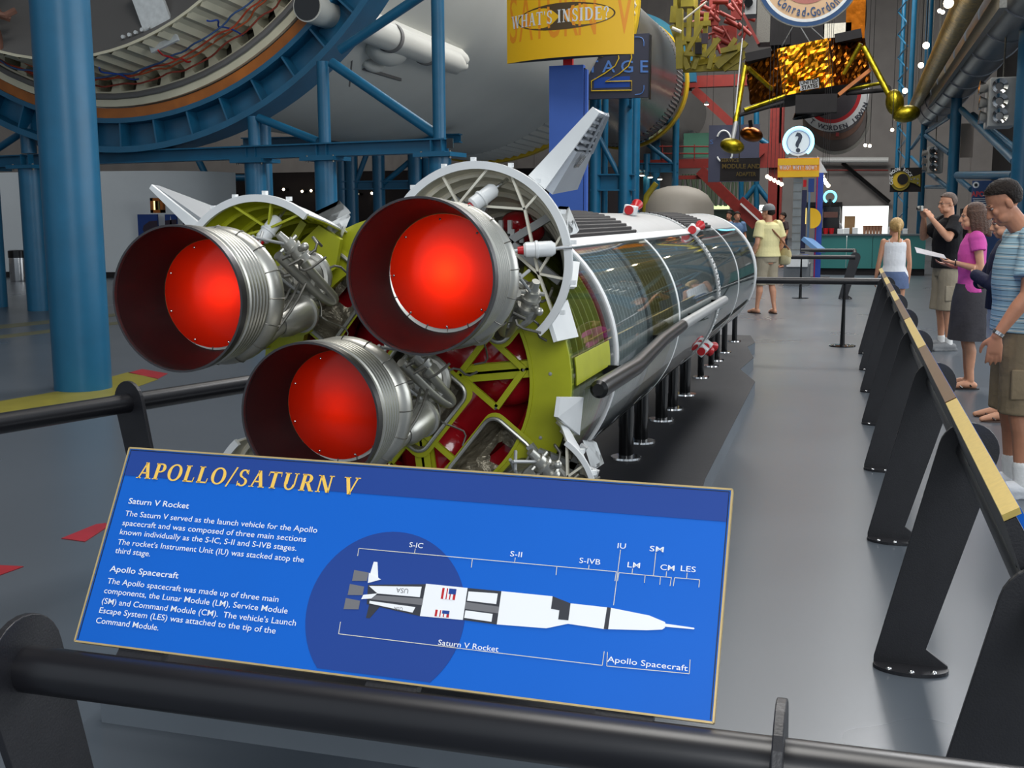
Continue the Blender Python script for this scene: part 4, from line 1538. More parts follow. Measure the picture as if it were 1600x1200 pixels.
# ribbed skirt coming towards us
n = 300
vs, fs = [], []
for i in range(n):
    t = 360 * i / n
    d = .05 if (i % 3) == 0 else 0
    vs += [sp(4.57 + d, t, 16.6), sp(4.43 + d, t, 15.15)]
for i in range(n):
    j = (i + 1) % n
    fs.append((2 * i, 2 * j, 2 * j + 1, 2 * i + 1))
MB().add(vs, fs).build('ribbed_skirt', M_['stage_cream'], st2, smooth=False)
MB().lathe(OS, A, [(15.13, 4.41), (15.13, 4.45), (15.2, 4.45), (15.2, 4.41)], 96, close=True).build('skirt_edge', M_['stage_cream'], st2)
MB().lathe(OS, A, [(15.2, 4.42), (15.5, 4.2), (16.4, 2.5), (16.7, 0)], 96).build('end_bulkhead', M_['domegrey'], st2)
# access plate on the bulkhead
mb = MB()
for q in range(5):
    mb.cyl(sp(4.2, -78 + 1.6 * q, 15.44), sp(4.2, -78 + 1.6 * q, 15.4), .03, None, 8)
mb.box(sp(4.0, -70, 15.5), (.5, .06, 1.1), M=Matrix.Rotation(R(-20), 3, 'Y'))
mb.build('bulkhead_plate', M_['rib'], st2, smooth=False)
# wiring looped round the skirt
wr = random.Random(11)
for k, (nm, rgb, base, y) in enumerate((('red', (186, 70, 40), 4.66, 15.9), ('orange', (196, 92, 50), 4.60, 16.2), ('blue', (52, 82, 130), 4.64, 15.75), ('red', (150, 60, 44), 4.72, 16.25))):
    pts = []
    for i in range(60):
        t = 200 + 150 * i / 59
        pts.append(sp(base + wr.uniform(-.03, .03), t, y + wr.uniform(-.06, .06)))
    MB().tube(pts, .015, 6, smooth=1).build('wire', mat('%s_cable' % nm, rgb, .6, 0, .1, 5), st2, label='%s cable' % nm)
for k in range(5):
    t = -90 + 62 * (k + .5) / 5
    pts = [sp(4.66 - .01 * j + wr.uniform(-.03, .05), t + wr.uniform(-1.0, 1.0) * j * .25, 16.3 - .14 * j) for j in range(8)]
    MB().tube(pts, .014, 6, smooth=2).build('wire', M_['red'] if k % 2 else M_['signnavy'], st2)
# tangle of fittings left of the thick column
tg = MB()
for k in range(60):
    t = wr.uniform(-128, -106)
    p = sp(wr.uniform(3.4, 4.5), t, wr.uniform(14.6, 15.2))
    q = p + V((wr.uniform(-.5, .5), wr.uniform(-.2, .2), wr.uniform(-.5, .5)))
    tg.tube([p, (p + q) / 2 + V((0, wr.uniform(-.2, .1), wr.uniform(-.2, .2))), q], wr.uniform(.02, .06), 6, smooth=1)
for k in range(14):
    tg.box(sp(wr.uniform(3.6, 4.4), wr.uniform(-126, -108), 14.9), (wr.uniform(.1, .4), .2, wr.uniform(.1, .4)), rz=wr.uniform(0, 1))
tg.build('fittings', mat('mixed_fittings', (120, 84, 70), .6, .1, .5, 3), st2, smooth=False)['kind'] = 'stuff'
# forward end: corrugated band
n = 240
vs, fs = [], []
for i in range(n):
    t = 360 * i / n
    d = .06 if (i % 2) else 0
    vs += [sp(4.98 + d, t, 33.0), sp(5.0 + d, t, 35.9)]
for i in range(n):
    j = (i + 1) % n
    fs.append((2 * i, 2 * i + 1, 2 * j + 1, 2 * j))
MB().add(vs, fs).build('corrugated_band', M_['stage'], st2, smooth=False)
MB().lathe(OS, A, [(35.9, 4.8), (35.9, 5.12), (36.25, 5.12), (36.25, 4.8)], 96, close=True).build('end_ring', M_['yellow'], st2)
MB().lathe(OS, A, [(36.2, 4.9), (37.5, 3.0)], 64).build('end_bulkhead', M_['domegrey'], st2)
# feed line on its flank, with the black mouth
pL = at(490, 18, Y=16.1)
ang = math.degrees(math.atan2(pL.z - SZ, pL.x - SX))
rl = 5.22
MB().lathe(sp(rl, ang, 0), A, [(16.05, .0), (16.05, .21), (16.05, .235), (22.6, .235), (23.3, .10), (23.3, 0)], 32).build('feed_line', M_['stage'], st2)
MB().lathe(sp(rl, ang, 0), A, [(16.035, 0), (16.035, .215)], 32).build('feed_line_mouth', M_['gloss_black'], st2, label='black open mouth of the pipe')
MB().box(sp(5.05, ang, 20.2), (.55, 6.0, .5), M=Matrix.Rotation(R(-ang), 3, 'Y')).build('feed_line_fairing', M_['stage'], st2, bevel=.12)
for y in (17.5, 19.2, 21.0):
    MB().lathe(sp(rl, ang, 0), A, [(y, .23), (y, .262), (y + .12, .262), (y + .12, .23)], 32, close=True).build('pipe_clamp', M_['domegrey'], st2)
p = at(608, 80, Y=19.6)
MB().ball(sp(5.1, ang - 3.2, 19.8), (.32, .7, .3), 24, 14).build('valve_bulge', M_['stage'], st2)
p = oncyl(583, 101, 5.03, SX, SZ)
MB().ball(p, (.14, .42, .14), 18, 10).build('small_fairing', M_['stage'], st2)
p = oncyl(598, 116, 5.035, SX, SZ)
MB().bar(p - V((0, .9, 0)), p + V((0, .9, 0)), .05, .06).build('grab_strip', M_['domegrey'], st2)
p = oncyl(545, 100, 5.035, SX, SZ)
MB().bar(p - V((0, .0, .4)), p + V((0.1, .0, .35)), .012, .03).build('panel_seam', M_['domegrey'], st2)

st3 = thing('rocket_stage', 'silver rocket stage with a black and yellow end ring, beyond the blue stage sign', 'rocket stage', (SX, 44, SZ - 3.3))
MB().lathe(OS, A, [(37.4, 4.7), (37.4, 4.9), (43.0, 3.30), (57.6, 3.28), (57.6, 3.1)], 96).build('stage_shell', M_['bare'], st3)
n = 200
vs, fs = [], []
for i in range(n):
    t = 360 * i / n
    d = .05 if (i % 2) else 0
    vs += [sp(3.26 + d, t, 56.4), sp(3.28 + d, t, 58.2)]
for i in range(n):
    j = (i + 1) % n
    fs.append((2 * i, 2 * i + 1, 2 * j + 1, 2 * j))
MB().add(vs, fs).build('corrugated_band', M_['domegrey'], st3, smooth=False)
MB().lathe(OS, A, [(58.2, 3.1), (58.2, 3.33), (59.6, 3.30), (59.6, 3.1)], 80, close=True).build('black_band', M_['gloss_black'], st3)
MB().lathe(OS, A, [(59.6, 3.0), (59.6, 3.38), (60.1, 3.38), (60.1, 3.0)], 80, close=True).build('end_ring', M_['yellow'], st3)
MB().lathe(OS, A, [(60.0, 3.1), (61, 2.0), (61.3, 0)], 48).build('end_bulkhead', M_['domegrey'], st3)
st4 = thing('rocket_stage', 'narrow silver spacecraft section with small thruster fairing, farthest of the overhead stages', 'rocket stage', (SX, 70, SZ - 2))
MB().lathe(OS, A, [(66, 0), (66, 2.2), (79.0, 1.95), (79.0, 1.6), (79, 0)], 64).build('stage_shell', M_['bare'], st4)
MB().lathe(at(1080, 214, Y=77), A, [(-1.2, .2), (-1.2, .42), (1.6, .42), (1.6, .3)], 24).build('thruster_fairing', M_['bare'], st4)
MB().cyl((SX, 70, 0), (SX, 70, SZ - 2.0), .3, None, 18).build('support_post', M_['blue'], st4)

# ---- ring cradle carrying the near stage
cr = thing('ring_cradle', 'blue steel ring cradle with stiffeners and plywood lining under the stage end', 'cradle', (SX, 16.6, SZ - 6))
MB().lathe(OS, A, [(16.45, 5.06), (16.45, 5.22), (16.62, 5.22), (16.62, 5.06)], 128, close=True).build('plywood_lining', M_['wood'], cr)
MB().lathe(OS, A, [(16.42, 5.22), (16.42, 5.30), (16.95, 5.30), (16.95, 5.22)], 128, close=True).build('inner_flange', M_['blue'], cr)
MB().lathe(OS, A, [(16.72, 5.28), (16.72, 5.70), (16.76, 5.70), (16.76, 5.28)], 128, close=True).build('ring_web', M_['blue'], cr)
MB().lathe(OS, A, [(16.42, 5.68), (16.42, 5.78), (17.05, 5.78), (17.05, 5.68)], 128, close=True).build('outer_flange', M_['blue'], cr)
for k in range(52):
    t = 360 / 52 * k
    if sin(R(t)) > .2:
        continue
    MB().bar(sp(5.29, t, 16.58), sp(5.69, t, 16.58), .03, .28, (0, 1, 0)).build('stiffener', M_['blue'], cr, smooth=False)

# ---- the frame below
fr = thing('steel_frame', 'blue steel frame of columns, braces and a long beam below the ring cradle', 'steel frame', (-8, 16.4, 0))


def frame_Y(u):
    return 17.35 + (15.75 - 17.35) * (u + 60) / 760


zb0, zb1 = 2.53, 2.735
bm = MB()
pA, pB = at(-60, 249, Y=frame_Y(-60)), at(700, 214, Y=frame_Y(700))
pA.z = pB.z = (zb0 + zb1) / 2
bm.ibeam(pA, pB, .24, zb1 - zb0, .022)
bm.build('beam', M_['blue'], fr, smooth=False)
bdir = (pB - pA).normalized()
bn = V((-bdir.y, bdir.x, 0))
for u in (-20, 59, 398, 508, 687):
    p = at(u, 238, Y=frame_Y(u))
    if u == 59:
        p = V((-13.76, 16.75, 0))
    q = V((p.x, p.y, 0))
    MB().cyl(q, q + V((0, 0, zb0 - .06)), .17 if u != 59 else .2, None, 24).build('lower_column', M_['blue'], fr)
    MB().box(q + V((0, 0, zb0 - .03)), (.62, .5, .06), rz=math.atan2(bdir.y, bdir.x)).build('cap_plate', M_['blue'], fr, smooth=False)
    for s in (-1, 1):
        MB().box(q + bdir * s * .09 - bn * .06 + V((0, 0, (zb0 + zb1) / 2)), (.02, .11, zb1 - zb0 - .03), rz=math.atan2(bdir.y, bdir.x)).build('web_stiffener', M_['blue'], fr, smooth=False)
    for s in (-.24, .24):
        MB().cyl(q + bdir * s + V((0, -.18, zb0 - .09)), q + bdir * s + V((0, -.18, zb0 + .02)), .018, None, 8).build('bolt', M_['darksilver'], fr)
    # upper posts
    if u in (59, 398):
        zt = 3.25 if u == 59 else 3.2
    elif u == 508:
        zt = at(506, 96, Y=frame_Y(508)).z
    elif u == 687:
        zt = 9.0
    else:
        continue
    MB().cyl(q + V((0, 0, zb1)), V((q.x, q.y, zt)), .095 if u != 59 else .13, None, 20).build('upper_post', M_['blue'], fr)
    # a second column stands close behind
    if u == 398:
        MB().cyl(q + V((-.33, .9, 0)), q + V((-.33, .9, 3.3)), .13, None, 20).build('rear_column', M_['blue'], fr)


def brace(u0, v0, u1, v1, w=.13, y0=None, y1=None, parent=None, m='blue', dy=0):
    a = at(u0, v0, Y=(y0 if y0 is not None else frame_Y(u0)) + dy)
    b = at(u1, v1, Y=(y1 if y1 is not None else frame_Y(u1)) + dy)
    return MB().cyl(a, b, w / 2, None, 14).build('brace', M_[m], parent or fr)


brace(518, 98, 684, 212, .15)
brace(404, 184, 497, 221, .13)
brace(532, 78, 690, -28, .15)
brace(-20, 243, 36, 206, .13)
brace(36, 206, 62, 222, .15)
bm = MB()
a, b = at(512, 100, Y=16.2), at(610, -60, Y=16.3)
# small number plate on the beam's end
q = at(703, 224, Y=15.66)
MB().box(q, (.10, .02, .14)).build('number_plate', M_['gloss_black'], fr, smooth=False)

# far frame behind, under the stage (columns, beam, braces)
fr2 = thing('steel_frame', 'darker blue steel frame standing farther back under the white stage', 'steel frame', (-9, 27, 0))
for u, w in ((550, .26), (592, .26), (650, .34), (672, .3), (535, .2)):
    p = at(u, 290, Y=27)
    MB().cyl((p.x, 27, 0), (p.x, 27, 3.35), w / 2 + .03, None, 16).build('column', M_['blue'], fr2)
p0, p1 = at(536, 290, Y=27), at(690, 288, Y=27)
MB().ibeam(p0, p1, .25, .22, .03).build('beam', M_['blue'], fr2, smooth=False)
p0, p1 = at(380, 222, Y=27.3), at(720, 216, Y=27.3)
MB().ibeam(p0, p1, .25, .22, .03).build('beam', M_['blue'], fr2, smooth=False)
brace(535, 255, 556, 286, .14, 27, 27, fr2)
brace(556, 286, 575, 235, .14, 27, 27, fr2)
brace(600, 286, 648, 246, .14, 27, 27, fr2)
brace(310, 278, 400, 278, .2, 30, 30, fr2)
brace(316, 302, 372, 330, .16, 30, 30, fr2)
brace(372, 310, 330, 345, .16, 30, 30, fr2)
brace(310, 250, 350, 330, .2, 30, 30, fr2)

# frame under the stage sign: columns and cradle of the silver stage
fr3 = thing('steel_frame', 'blue steel frame under the dark stage number sign', 'steel frame', (-5, 34, 0))
for u, w, y in ((977, .42, 34), (992, .3, 35), (930, .36, 34), (945, .2, 35)):
    p = at(u, 250, Y=y)
    MB().cyl((p.x, y, 0), (p.x, y, at(u, 150, Y=y).z), w / 2, None, 18).build('column', M_['blue'], fr3)
p0, p1 = at(924, 285, Y=34), at(992, 285, Y=34)
MB().ibeam(p0, p1, .3, .5, .04).build('beam', M_['blue'], fr3, smooth=False)
brace(936, 215, 968, 275, .16, 34, 34, fr3)
MB().lathe(OS, A, [(36.6, 5.2), (36.6, 5.75), (36.9, 5.75), (36.9, 5.2)], 96, a0=PI, a1=2 * PI, ref=(1, 0, 0), close=True).build('cradle', M_['blue'], fr3)
fr4 = thing('steel_frame', 'thin dark blue frame below the black and yellow ring of the silver stage', 'steel frame', (-6, 60, 0))
for u in (1009, 1054):
    p = at(u, 250, Y=60)
    MB().cyl((p.x, 60.3, 0), (p.x, 60.3, at(u, 185 if u == 1054 else 240, Y=60).z), .18, None, 14).build('column', M_['blue'], fr4)
p0, p1 = at(985, 262, Y=60.3), at(1060, 262, Y=60.3)
MB().ibeam(p0, p1, .3, .5, .05).build('beam', M_['blue'], fr4, smooth=False)
brace(1012, 226, 1052, 256, .22, 60.3, 60.3, fr4)
MB().lathe(OS, A, [(60.1, 3.35), (60.1, 3.7), (60.6, 3.7), (60.6, 3.35)], 80, a0=PI, a1=2 * PI, ref=(1, 0, 0), close=True).build('cradle', M_['blue'], fr4)

# thick column in front, left
cl = MB().cyl((-6.97, 9.02, 0), (-6.97, 9.02, 18), .262, None, 48).build('column', M_['blue'])
tag(cl, 'thick round blue steel column at the left, nearest of the blue columns', 'column')

# ---- fascia below the stage: dark gallery front with small lights
M_['brownpanel'] = mat('grey_brown_panel', (104, 92, 86), .7, 0, .08, 1)
g = MB()
box_px(g, 316, 266, 980, 420, 44, .3)
tag(g.build('gallery_front', mat('dark_gallery_front', (30, 22, 24), .7, 0, .2, 1), smooth=False), 'dark low gallery front behind the blue frames', 'gallery front')
for i, (u, v) in enumerate(((443, 296), (472, 299), (486, 298), (531, 301), (581, 302), (559, 303))):
    p = at(u, v, Y=43.6)
    t = thing('wall_lamp', 'small lit lamp on the dark gallery front behind the frames', 'lamp', p, 'small lamps on the dark gallery front')
    MB().ball(p, .05 if i < 5 else .025, 12, 8).build('lamp_bulb', M_['bulb'], t)
    MB().cyl(p + V((0, .05, 0)), V((p.x, 44.0, p.z)), .04, .06, 10).build('lamp_base', M_['gloss_black'], t)

# ---- pictures on the white partition
def picture(u0, v0, u1, v1, label, name, m, blobs=()):
    Y = 26.05
    p0, p1 = at(u0, v0, Y=Y), at(u1, v1, Y=Y)
    yy = 26.10 + max(0, ((p0.x + p1.x) / 2 + 20.5) * .2)
    t = thing(name, label, 'picture', ((p0.x + p1.x) / 2, yy, p1.z))
    MB().box(((p0.x + p1.x) / 2, yy, (p0.z + p1.z) / 2), (p1.x - p0.x, .05, p0.z - p1.z)).build('picture_panel', m, t, smooth=False)
    for nm, mm, pts in blobs:
        mb = MB()
        mb.prism([(p0.x + (p1.x - p0.x) * a, yy - .028, p0.z + (p1.z - p0.z) * b) for a, b in pts], (0, -.004, 0))
        mb.build(nm, mm, t, smooth=False)


M_['picblue'] = mat('deep_blue_picture', (28, 62, 130), .5, 0, .1, 3)
M_['picdark'] = mat('dark_hull_picture', (52, 40, 56), .5, 0, .1, 3)
M_['picmaroon'] = mat('maroon_picture', (84, 36, 52), .5, 0, .1, 3)
ell = [(.58 + .40 * cos(R(a)), .42 + .26 * sin(R(a))) for a in range(40, 321, 20)]
picture(197, 335, 231, 384, 'blue picture with a dark blunt shape, left of three on the white partition', 'picture', M_['picblue'], [('printed_shape', M_['picdark'], [(1, .2), (.6, .22), (.3, .36), (.24, .5), (.34, .62), (.6, .72), (1, .7)][::-1])])
picture(236, 335, 257, 384, 'narrow blue picture with a small white rocket, middle of three on the partition', 'picture', M_['picblue'],
        [('printed_shape', M_['picdark'], [(0, .2), (1, .16), (1, .5), (0, .5)][::-1]), ('printed_shape', M_['picmaroon'], [(0, .5), (1, .46), (1, .8), (0, .8)][::-1]), ('printed_shape', M_['white'], [(.42, .32), (.5, .04), (.58, .32)][::-1])])
picture(261, 335, 283, 384, 'blue picture with a dark sloping shape, right of three on the partition', 'picture', M_['picblue'], [('printed_shape', M_['picdark'], [(0, .28), (.3, .24), (.6, .4), (0, .44)][::-1])])
fw = thing('display_niche', 'gold framed dark square niche above the blue pictures on the partition', 'display niche', at(246, 332, Y=26.05))
q = at(246.5, 321, Y=26.05)
wx = (at(256, 321, Y=26.05).x - at(236.5, 321, Y=26.05).x) / 2
hz = (at(246, 309.5, Y=26.05).z - at(246, 333, Y=26.05).z) / 2
MB().box(q + V((0, .1, 0)), (wx * 2 - .1, .02, hz * 2 - .1)).build('niche_back', M_['gloss_black'], fw, smooth=False)
f = MB()
for sx_ in (-1, 1):
    f.box(q + V((sx_ * (wx - .04), 0, 0)), (.08, .12, hz * 2))
    f.box(q + V((0, 0, sx_ * (hz - .04))), (wx * 2, .12, .08))
f.build('gold_frame', M_['wood'], fw, smooth=False)
MB().box(q + V((-wx * .55, -.01, 0)), (.045, .02, hz * 1.35)).build('lit_tube', emat('warm_tube', (250, 245, 170), 1.6), fw, smooth=False)

# litter bin
b = at(32, 440, Z=0)
t = thing('litter_bin', 'chrome cylindrical litter bin beside the white partition at the left', 'litter bin', b)
MB().lathe(b, (0, 0, 1), [(0, 0), (0, .24), (.05, .25), (.62, .25), (.62, 0)], 32).build('bin_body', M_['chrome'], t)
MB().lathe(b, (0, 0, 1), [(.62, .26), (.80, .26), (.82, .22), (.82, 0)], 32).build('bin_top', M_['gloss_black'], t)
# ------------------------------------------------------------------ signs, hanging spacecraft and the far end of the hall
def pxm(u, v, Y):
    """world metres per photograph pixel across and up, at distance Y"""
    p = at(u, v, Y=Y)
    return (at(u + 20, v, Y=Y).x - p.x) / 20, (at(u, v - 20, Y=Y).z - p.z) / 20


def far_matrix(u, v, Y):
    """maps flat lettering, measured in photograph pixels from (u, v), onto the upright plane at distance Y"""
    return lambda x, y: at(u + x, v - y, Y=Y)


def flat_px(mb, pts, Y, d=.03):
    q = [at(u, v, Y=Y) for u, v in pts]
    a = sum((q[i].x * q[(i + 1) % len(q)].z - q[(i + 1) % len(q)].x * q[i].z) for i in range(len(q)))
    if a < 0:
        q.reverse()
    return mb.prism([p + V((0, d, 0)) for p in reversed(q)][::-1], (0, -d, 0))


def block(name, m, u0, v0, u1, v1, Y, d, parent=None, label=None, cat=None, group=None, bevel=0):
    o = box_px(MB(), u0, v0, u1, v1, Y, d).build(name, M_[m] if isinstance(m, str) else m, parent, smooth=False, bevel=bevel)
    if cat:
        tag(o, label, cat, group)
    return o


def bar_px(name, m, a, b, Y, w, parent, Y1=None, sq=False, label=None):
    p, q = at(*a, Y=Y), at(*b, Y=Y1 or Y)
    mb = MB().bar(p, q, w, w, (0, 1, 0)) if sq else MB().cyl(p, q, w / 2, None, 12)
    return mb.build(name, M_[m] if isinstance(m, str) else m, parent, smooth=not sq)


# ---- yellow curved sign on the blue tower
M_['towerblue'] = mat('bright_blue_laminate', (58, 96, 178), .5, 0, .04, 3)
M_['signyellow'] = mat('yellow_sign_print', (244, 190, 24), .5, 0, .05, 1)
M_['signorange'] = mat('orange_sign_print', (238, 150, 30), .5)
M_['signbrown'] = mat('brown_sign_print', (84, 66, 40), .5)
tw = thing('information_tower', 'tall blue tower carrying a curved yellow sign reading what is inside', 'sign tower', (-3.8, 15.5, 0))
x0, x1 = at(858, 200, Y=15.5).x, at(911, 200, Y=15.5).x
zt = at(886, 102, Y=15.5).z
MB().box(((x0 + x1) / 2, 15.56, zt / 2), (x1 - x0, .12, zt)).build('tower_panel', M_['towerblue'], tw, smooth=False)
MB().box((x1 + .026, 15.58, zt / 2 - .03), (.04, .1, zt - .06)).build('tower_edge', M_['towerblue'], tw, smooth=False)
MB().box((x1 + .004, 15.58, zt / 2 - .02), (.01, .1, zt - .04)).build('tower_gap', M_['gloss_black'], tw, smooth=False)
p = at(888, 95, Y=15.56)
MB().box(p, (.13, .08, .22)).build('neck', M_['red'], tw, smooth=False)
SCX = at(889, 40, Y=15.1)
RHO, HALF, SAG = 2.1, .935, .22
zs0, zs1 = at(889, 89, Y=14.9).z, at(889, 89, Y=14.9).z + 1.0
rzs = R(-12)


def sign_pt(x, z, k=0.0):
    y = -(math.sqrt(RHO * RHO - x * x) - (RHO - SAG)) - k
    return V((SCX.x + x * cos(rzs) - y * sin(rzs), 15.1 + x * sin(rzs) + y * cos(rzs), zs0 + z))


def sign_strip(name, m, z0, z1, k0, k1, xa=-HALF, xb=HALF):
    N = 40
    vs, fs = [], []
    for i in range(N + 1):
        x = xa + (xb - xa) * i / N
        vs += [sign_pt(x, z0, k1), sign_pt(x, z1, k1), sign_pt(x, z1, k0), sign_pt(x, z0, k0)]
    for i in range(N):
        a, b = 4 * i, 4 * i + 4
        for j in range(4):
            fs.append((a + j, a + (j + 1) % 4, b + (j + 1) % 4, b + j))
    fs += [(3, 2, 1, 0), (4 * N, 4 * N + 1, 4 * N + 2, 4 * N + 3)]
    return MB().add(vs, fs).build(name, m, tw)


sign_strip('sign_face', M_['signyellow'], 0, 1.0, 0, .012)
# underside and back of the sign's box
N = 24
bt = [sign_pt(-HALF + 2 * HALF * i / N, .0, -.004) for i in range(N + 1)]
MB().prism(bt, (0, 0, 1.0)).build('sign_box', M_['dark'], tw, smooth=False)


def mapped_text(s, size, xs, x, y, name, m, k, off=0.0):
    cu = bpy.data.curves.new('t', 'FONT')
    cu.body, cu.size, cu.align_x, cu.offset = s, size, 'CENTER', off
    cu.resolution_u = 3
    ob = bpy.data.objects.new('t', cu)
    COL.objects.link(ob)
    dg = bpy.context.evaluated_depsgraph_get()
    dg.update()
    me = bpy.data.meshes.new_from_object(ob.evaluated_get(dg))
    mb = MB().add([sign_pt(max(-HALF, min(HALF, x + p.co.x * xs)), y + p.co.y, k) for p in me.vertices], [tuple(p.vertices) for p in me.polygons])
    bpy.data.objects.remove(ob)
    bpy.data.curves.remove(cu)
    return mb.build(name, m, tw, smooth=False)


for i, ch in enumerate('SATURN V'):
    if ch != ' ':
        mapped_text(ch, .88, .42, -.80 + i * .232, .26, 'sign_letter', M_['signorange'], .014)
ev = [(.72 * cos(R(a)), .52 + .17 * sin(R(a))) for a in range(0, 360, 8)]
vs = [sign_pt(0, .52, .016)] + [sign_pt(x, z, .016) for x, z in ev]
MB().add(vs, [(0, i + 1, (i + 1) % len(ev) + 1) for i in range(len(ev))]).build('sign_oval', M_['signbrown'], tw)
serif_text("WHAT'S INSIDE?", 'sign_text', M_['white'], tw, lambda x, y: sign_pt(x, y, .018), -.83, .44, .165, .875, .06)

# ---- dark stage sign
M_['signdark'] = mat('dark_slate_sign', (44, 46, 62), .5, 0, .08, 1.5)
M_['signmid'] = mat('mid_blue_ink', (70, 112, 176), .5)
YS = 33.0
sg = thing('stage_sign', 'dark slate sign with blue lettering STAGE and a yellow outlined 2', 'sign', at(965, 154, Y=YS))
block('sign_board', 'signdark', 893, 55, 1014, 154, YS, .15, sg)
block('sign_edge', 'gloss_black', 1014, 54, 1016, 155, YS - .02, .18, sg)
for ch, u in (('S', 898), ('T', 926), ('A', 951), ('G', 980), ('E', 1006)):
    text_mesh([(ch, u, -113, 27, 'CENTER', 1.1, .2)], 'sign_letter', M_['signmid'], sg, far_matrix(0, 0, YS - .02))
two = [(967, 91), (961, 103), (946, 114), (924, 127), (924, 142), (987, 141), (987, 126.5), (946, 127.5), (968, 115), (982, 103), (987, 90), (985, 76), (975, 66), (955, 63), (938, 67), (928, 78), (928, 88), (942, 88), (946, 80), (956, 77), (965, 81)]
MB().tube([at(u, v, Y=YS - .03) for u, v in two], .016, 6, closed=True).build('sign_numeral', M_['yellow'], sg)
block('sign_glow_panel', 'signnavy', 928, 120, 984, 137, YS - .005, .01, sg)  # plain navy panel behind the foot of the numeral
MB().tube([at(u, v, Y=YS - .03) for u, v in ((1006, 133), (1006, 141), (1002, 147), (992, 148))], .012, 6, smooth=1).build('sign_corner', M_['signmid'], sg)
MB().tube([at(u, v, Y=YS - .03) for u, v in ((1006, 72), (1006, 63), (1002, 58), (992, 58))], .012, 6, smooth=1).build('sign_corner', M_['signmid'], sg)
for u in (935, 985):
    MB().bar(at(u, 154, Y=YS + .1), at(u, 168, Y=YS + 1), .08).build('sign_bracket', M_['blue'], sg)

# ---- question mark sign
M_['signwhite'] = emat('lit_white_disc', (214, 224, 228), .35)
YQ = 27.0
qs = thing('question_sign', 'grey post with yellow board and a neon ringed round question mark sign', 'sign', (at(1244, 430, Y=YQ).x, YQ, 0))
post = M_['skin_grey']
pm = MB()
x0, x1 = at(1238, 350, Y=YQ).x, at(1251, 350, Y=YQ).x
pm.box(((x0 + x1) / 2, YQ + .1, at(1244, 268, Y=YQ).z / 2), (x1 - x0, .2, at(1244, 268, Y=YQ).z))
pm.build('post', mat('grey_post', (128, 134, 136), .6, 0, .1, 6), qs, smooth=False)
for k in range(14):
    MB().box(((x0 + x1) / 2, YQ - .002, .25 + .19 * k), (x1 - x0 + .01, .01, .012)).build('post_joint', M_['darksilver'], qs, smooth=False)
block('board', 'signorange', 1215, 247, 1280, 277, YQ - .05, .12, qs)
block('board_face', 'signyellow', 1215.5, 248, 1279.5, 258, YQ - .06, .02, qs)
block('board_face', 'signyellow', 1215.5, 267, 1279.5, 276.5, YQ - .06, .02, qs)
serif_text('WHO? WHY? HOW?', 'board_text', M_['white'], qs, lambda x, y: at(1217 + x, 262 - y, Y=YQ - .08), 1, -3, 6.5, .74, .08)
MB().add(*(lambda q: (q, [(0, 1, 2), (3, 5, 4), (0, 3, 4, 1), (1, 4, 5, 2), (2, 5, 3, 0)]))([at(1277, 243, Y=YQ), at(1293, 270, Y=YQ), at(1280, 270, Y=YQ), at(1277, 243, Y=YQ + .1), at(1293, 270, Y=YQ + .1), at(1280, 270, Y=YQ + .1)])).build('white_triangle', M_['white'], qs, smooth=False)
c = at(1247.5, 222, Y=YQ)
rr = 21 / 68.5
MB().lathe(c + V((0, .05, 0)), A, [(0, 0), (-.04, 0), (-.04, rr), (0, rr)][::-1], 48).build('disc', M_['signwhite'], qs)
MB().tube([c + V(((rr + .02) * cos(R(a)), -.0, (rr + .02) * sin(R(a)))) for a in range(-52, 233, 6)], .028, 8).build('neon_tube', M_['neon'], qs)
MB().tube([c + V(((rr - .055) * cos(R(a)), -.0, (rr - .055) * sin(R(a)))) for a in range(0, 360, 8)], .006, 6, closed=True).build('disc_line', M_['signnavy'], qs)
text_mesh([('?', 0, -15, 42, 'CENTER', 1.0, 1.0)], 'question_mark', mat('dark_grey_ink', (60, 70, 86), .5), qs, far_matrix(1247.5, 222, YQ - .01))
MB().cyl(at(1247, 244, Y=YQ + .03), at(1247, 248, Y=YQ + .03), .03, None, 8).build('neck', M_['skin_grey'], qs)
block('plinth_cap', 'white', 1229, 405, 1262, 417, YQ - .35, .9, qs)
gm = mat('grey_plinth', (112, 116, 120), .55, 0, .05, 2)
x0, x1 = at(1224, 430, Y=YQ - .3).x, at(1264, 430, Y=YQ - .3).x
MB().box(((x0 + x1) / 2, YQ + .2, .25), (x1 - x0, .9, .5)).build('plinth_block', gm, qs, smooth=False)

# ---- kiosk behind the question sign
kb = thing('kiosk', 'blue and navy display kiosk with a yellow half disc behind the question mark sign', 'kiosk', (at(1268, 430, Y=29).x, 29, 0))
zb = at(1265, 432, Y=29).z


def kio(name, m, u0, v0, u1, v1, d=.2, y=29):
    return block(name, m, u0, v0, u1, v1, y, d, kb)


MB().box((at(1268, 400, Y=29.3).x, 29.4, .03), (.9, .8, .06)).build('kiosk_base', M_['dark'], kb, smooth=False)
kio('navy_panel', mat('navy_panel', (24, 28, 66), .4), 1251, 297, 1259, 396)
kio('column', mat('kiosk_blue', (40, 76, 180), .4), 1273, 270, 1284, 436, .3, 29.3)
kio('red_stripe', M_['red'], 1274, 268, 1275.5, 436, .05, 29.2)
kio('column', mat('kiosk_blue_light', (60, 100, 190), .4), 1253, 398, 1262, 432, .3, 29.2)
kio('blue_edge', mat('kiosk_steel', (84, 118, 160), .4), 1262, 300, 1265, 372, .08)
kio('lit_edge', emat('kiosk_lit_edge', (240, 210, 120), .8), 1258.5, 325, 1260, 350, .05, 28.95)
hd = [at(1266, 325, Y=28.9)] + [at(1266 + 17 * sin(R(a)) ** .8, 341 - 16 * cos(R(a)), Y=28.9) for a in range(10, 171, 10)] + [at(1266, 357, Y=28.9)]
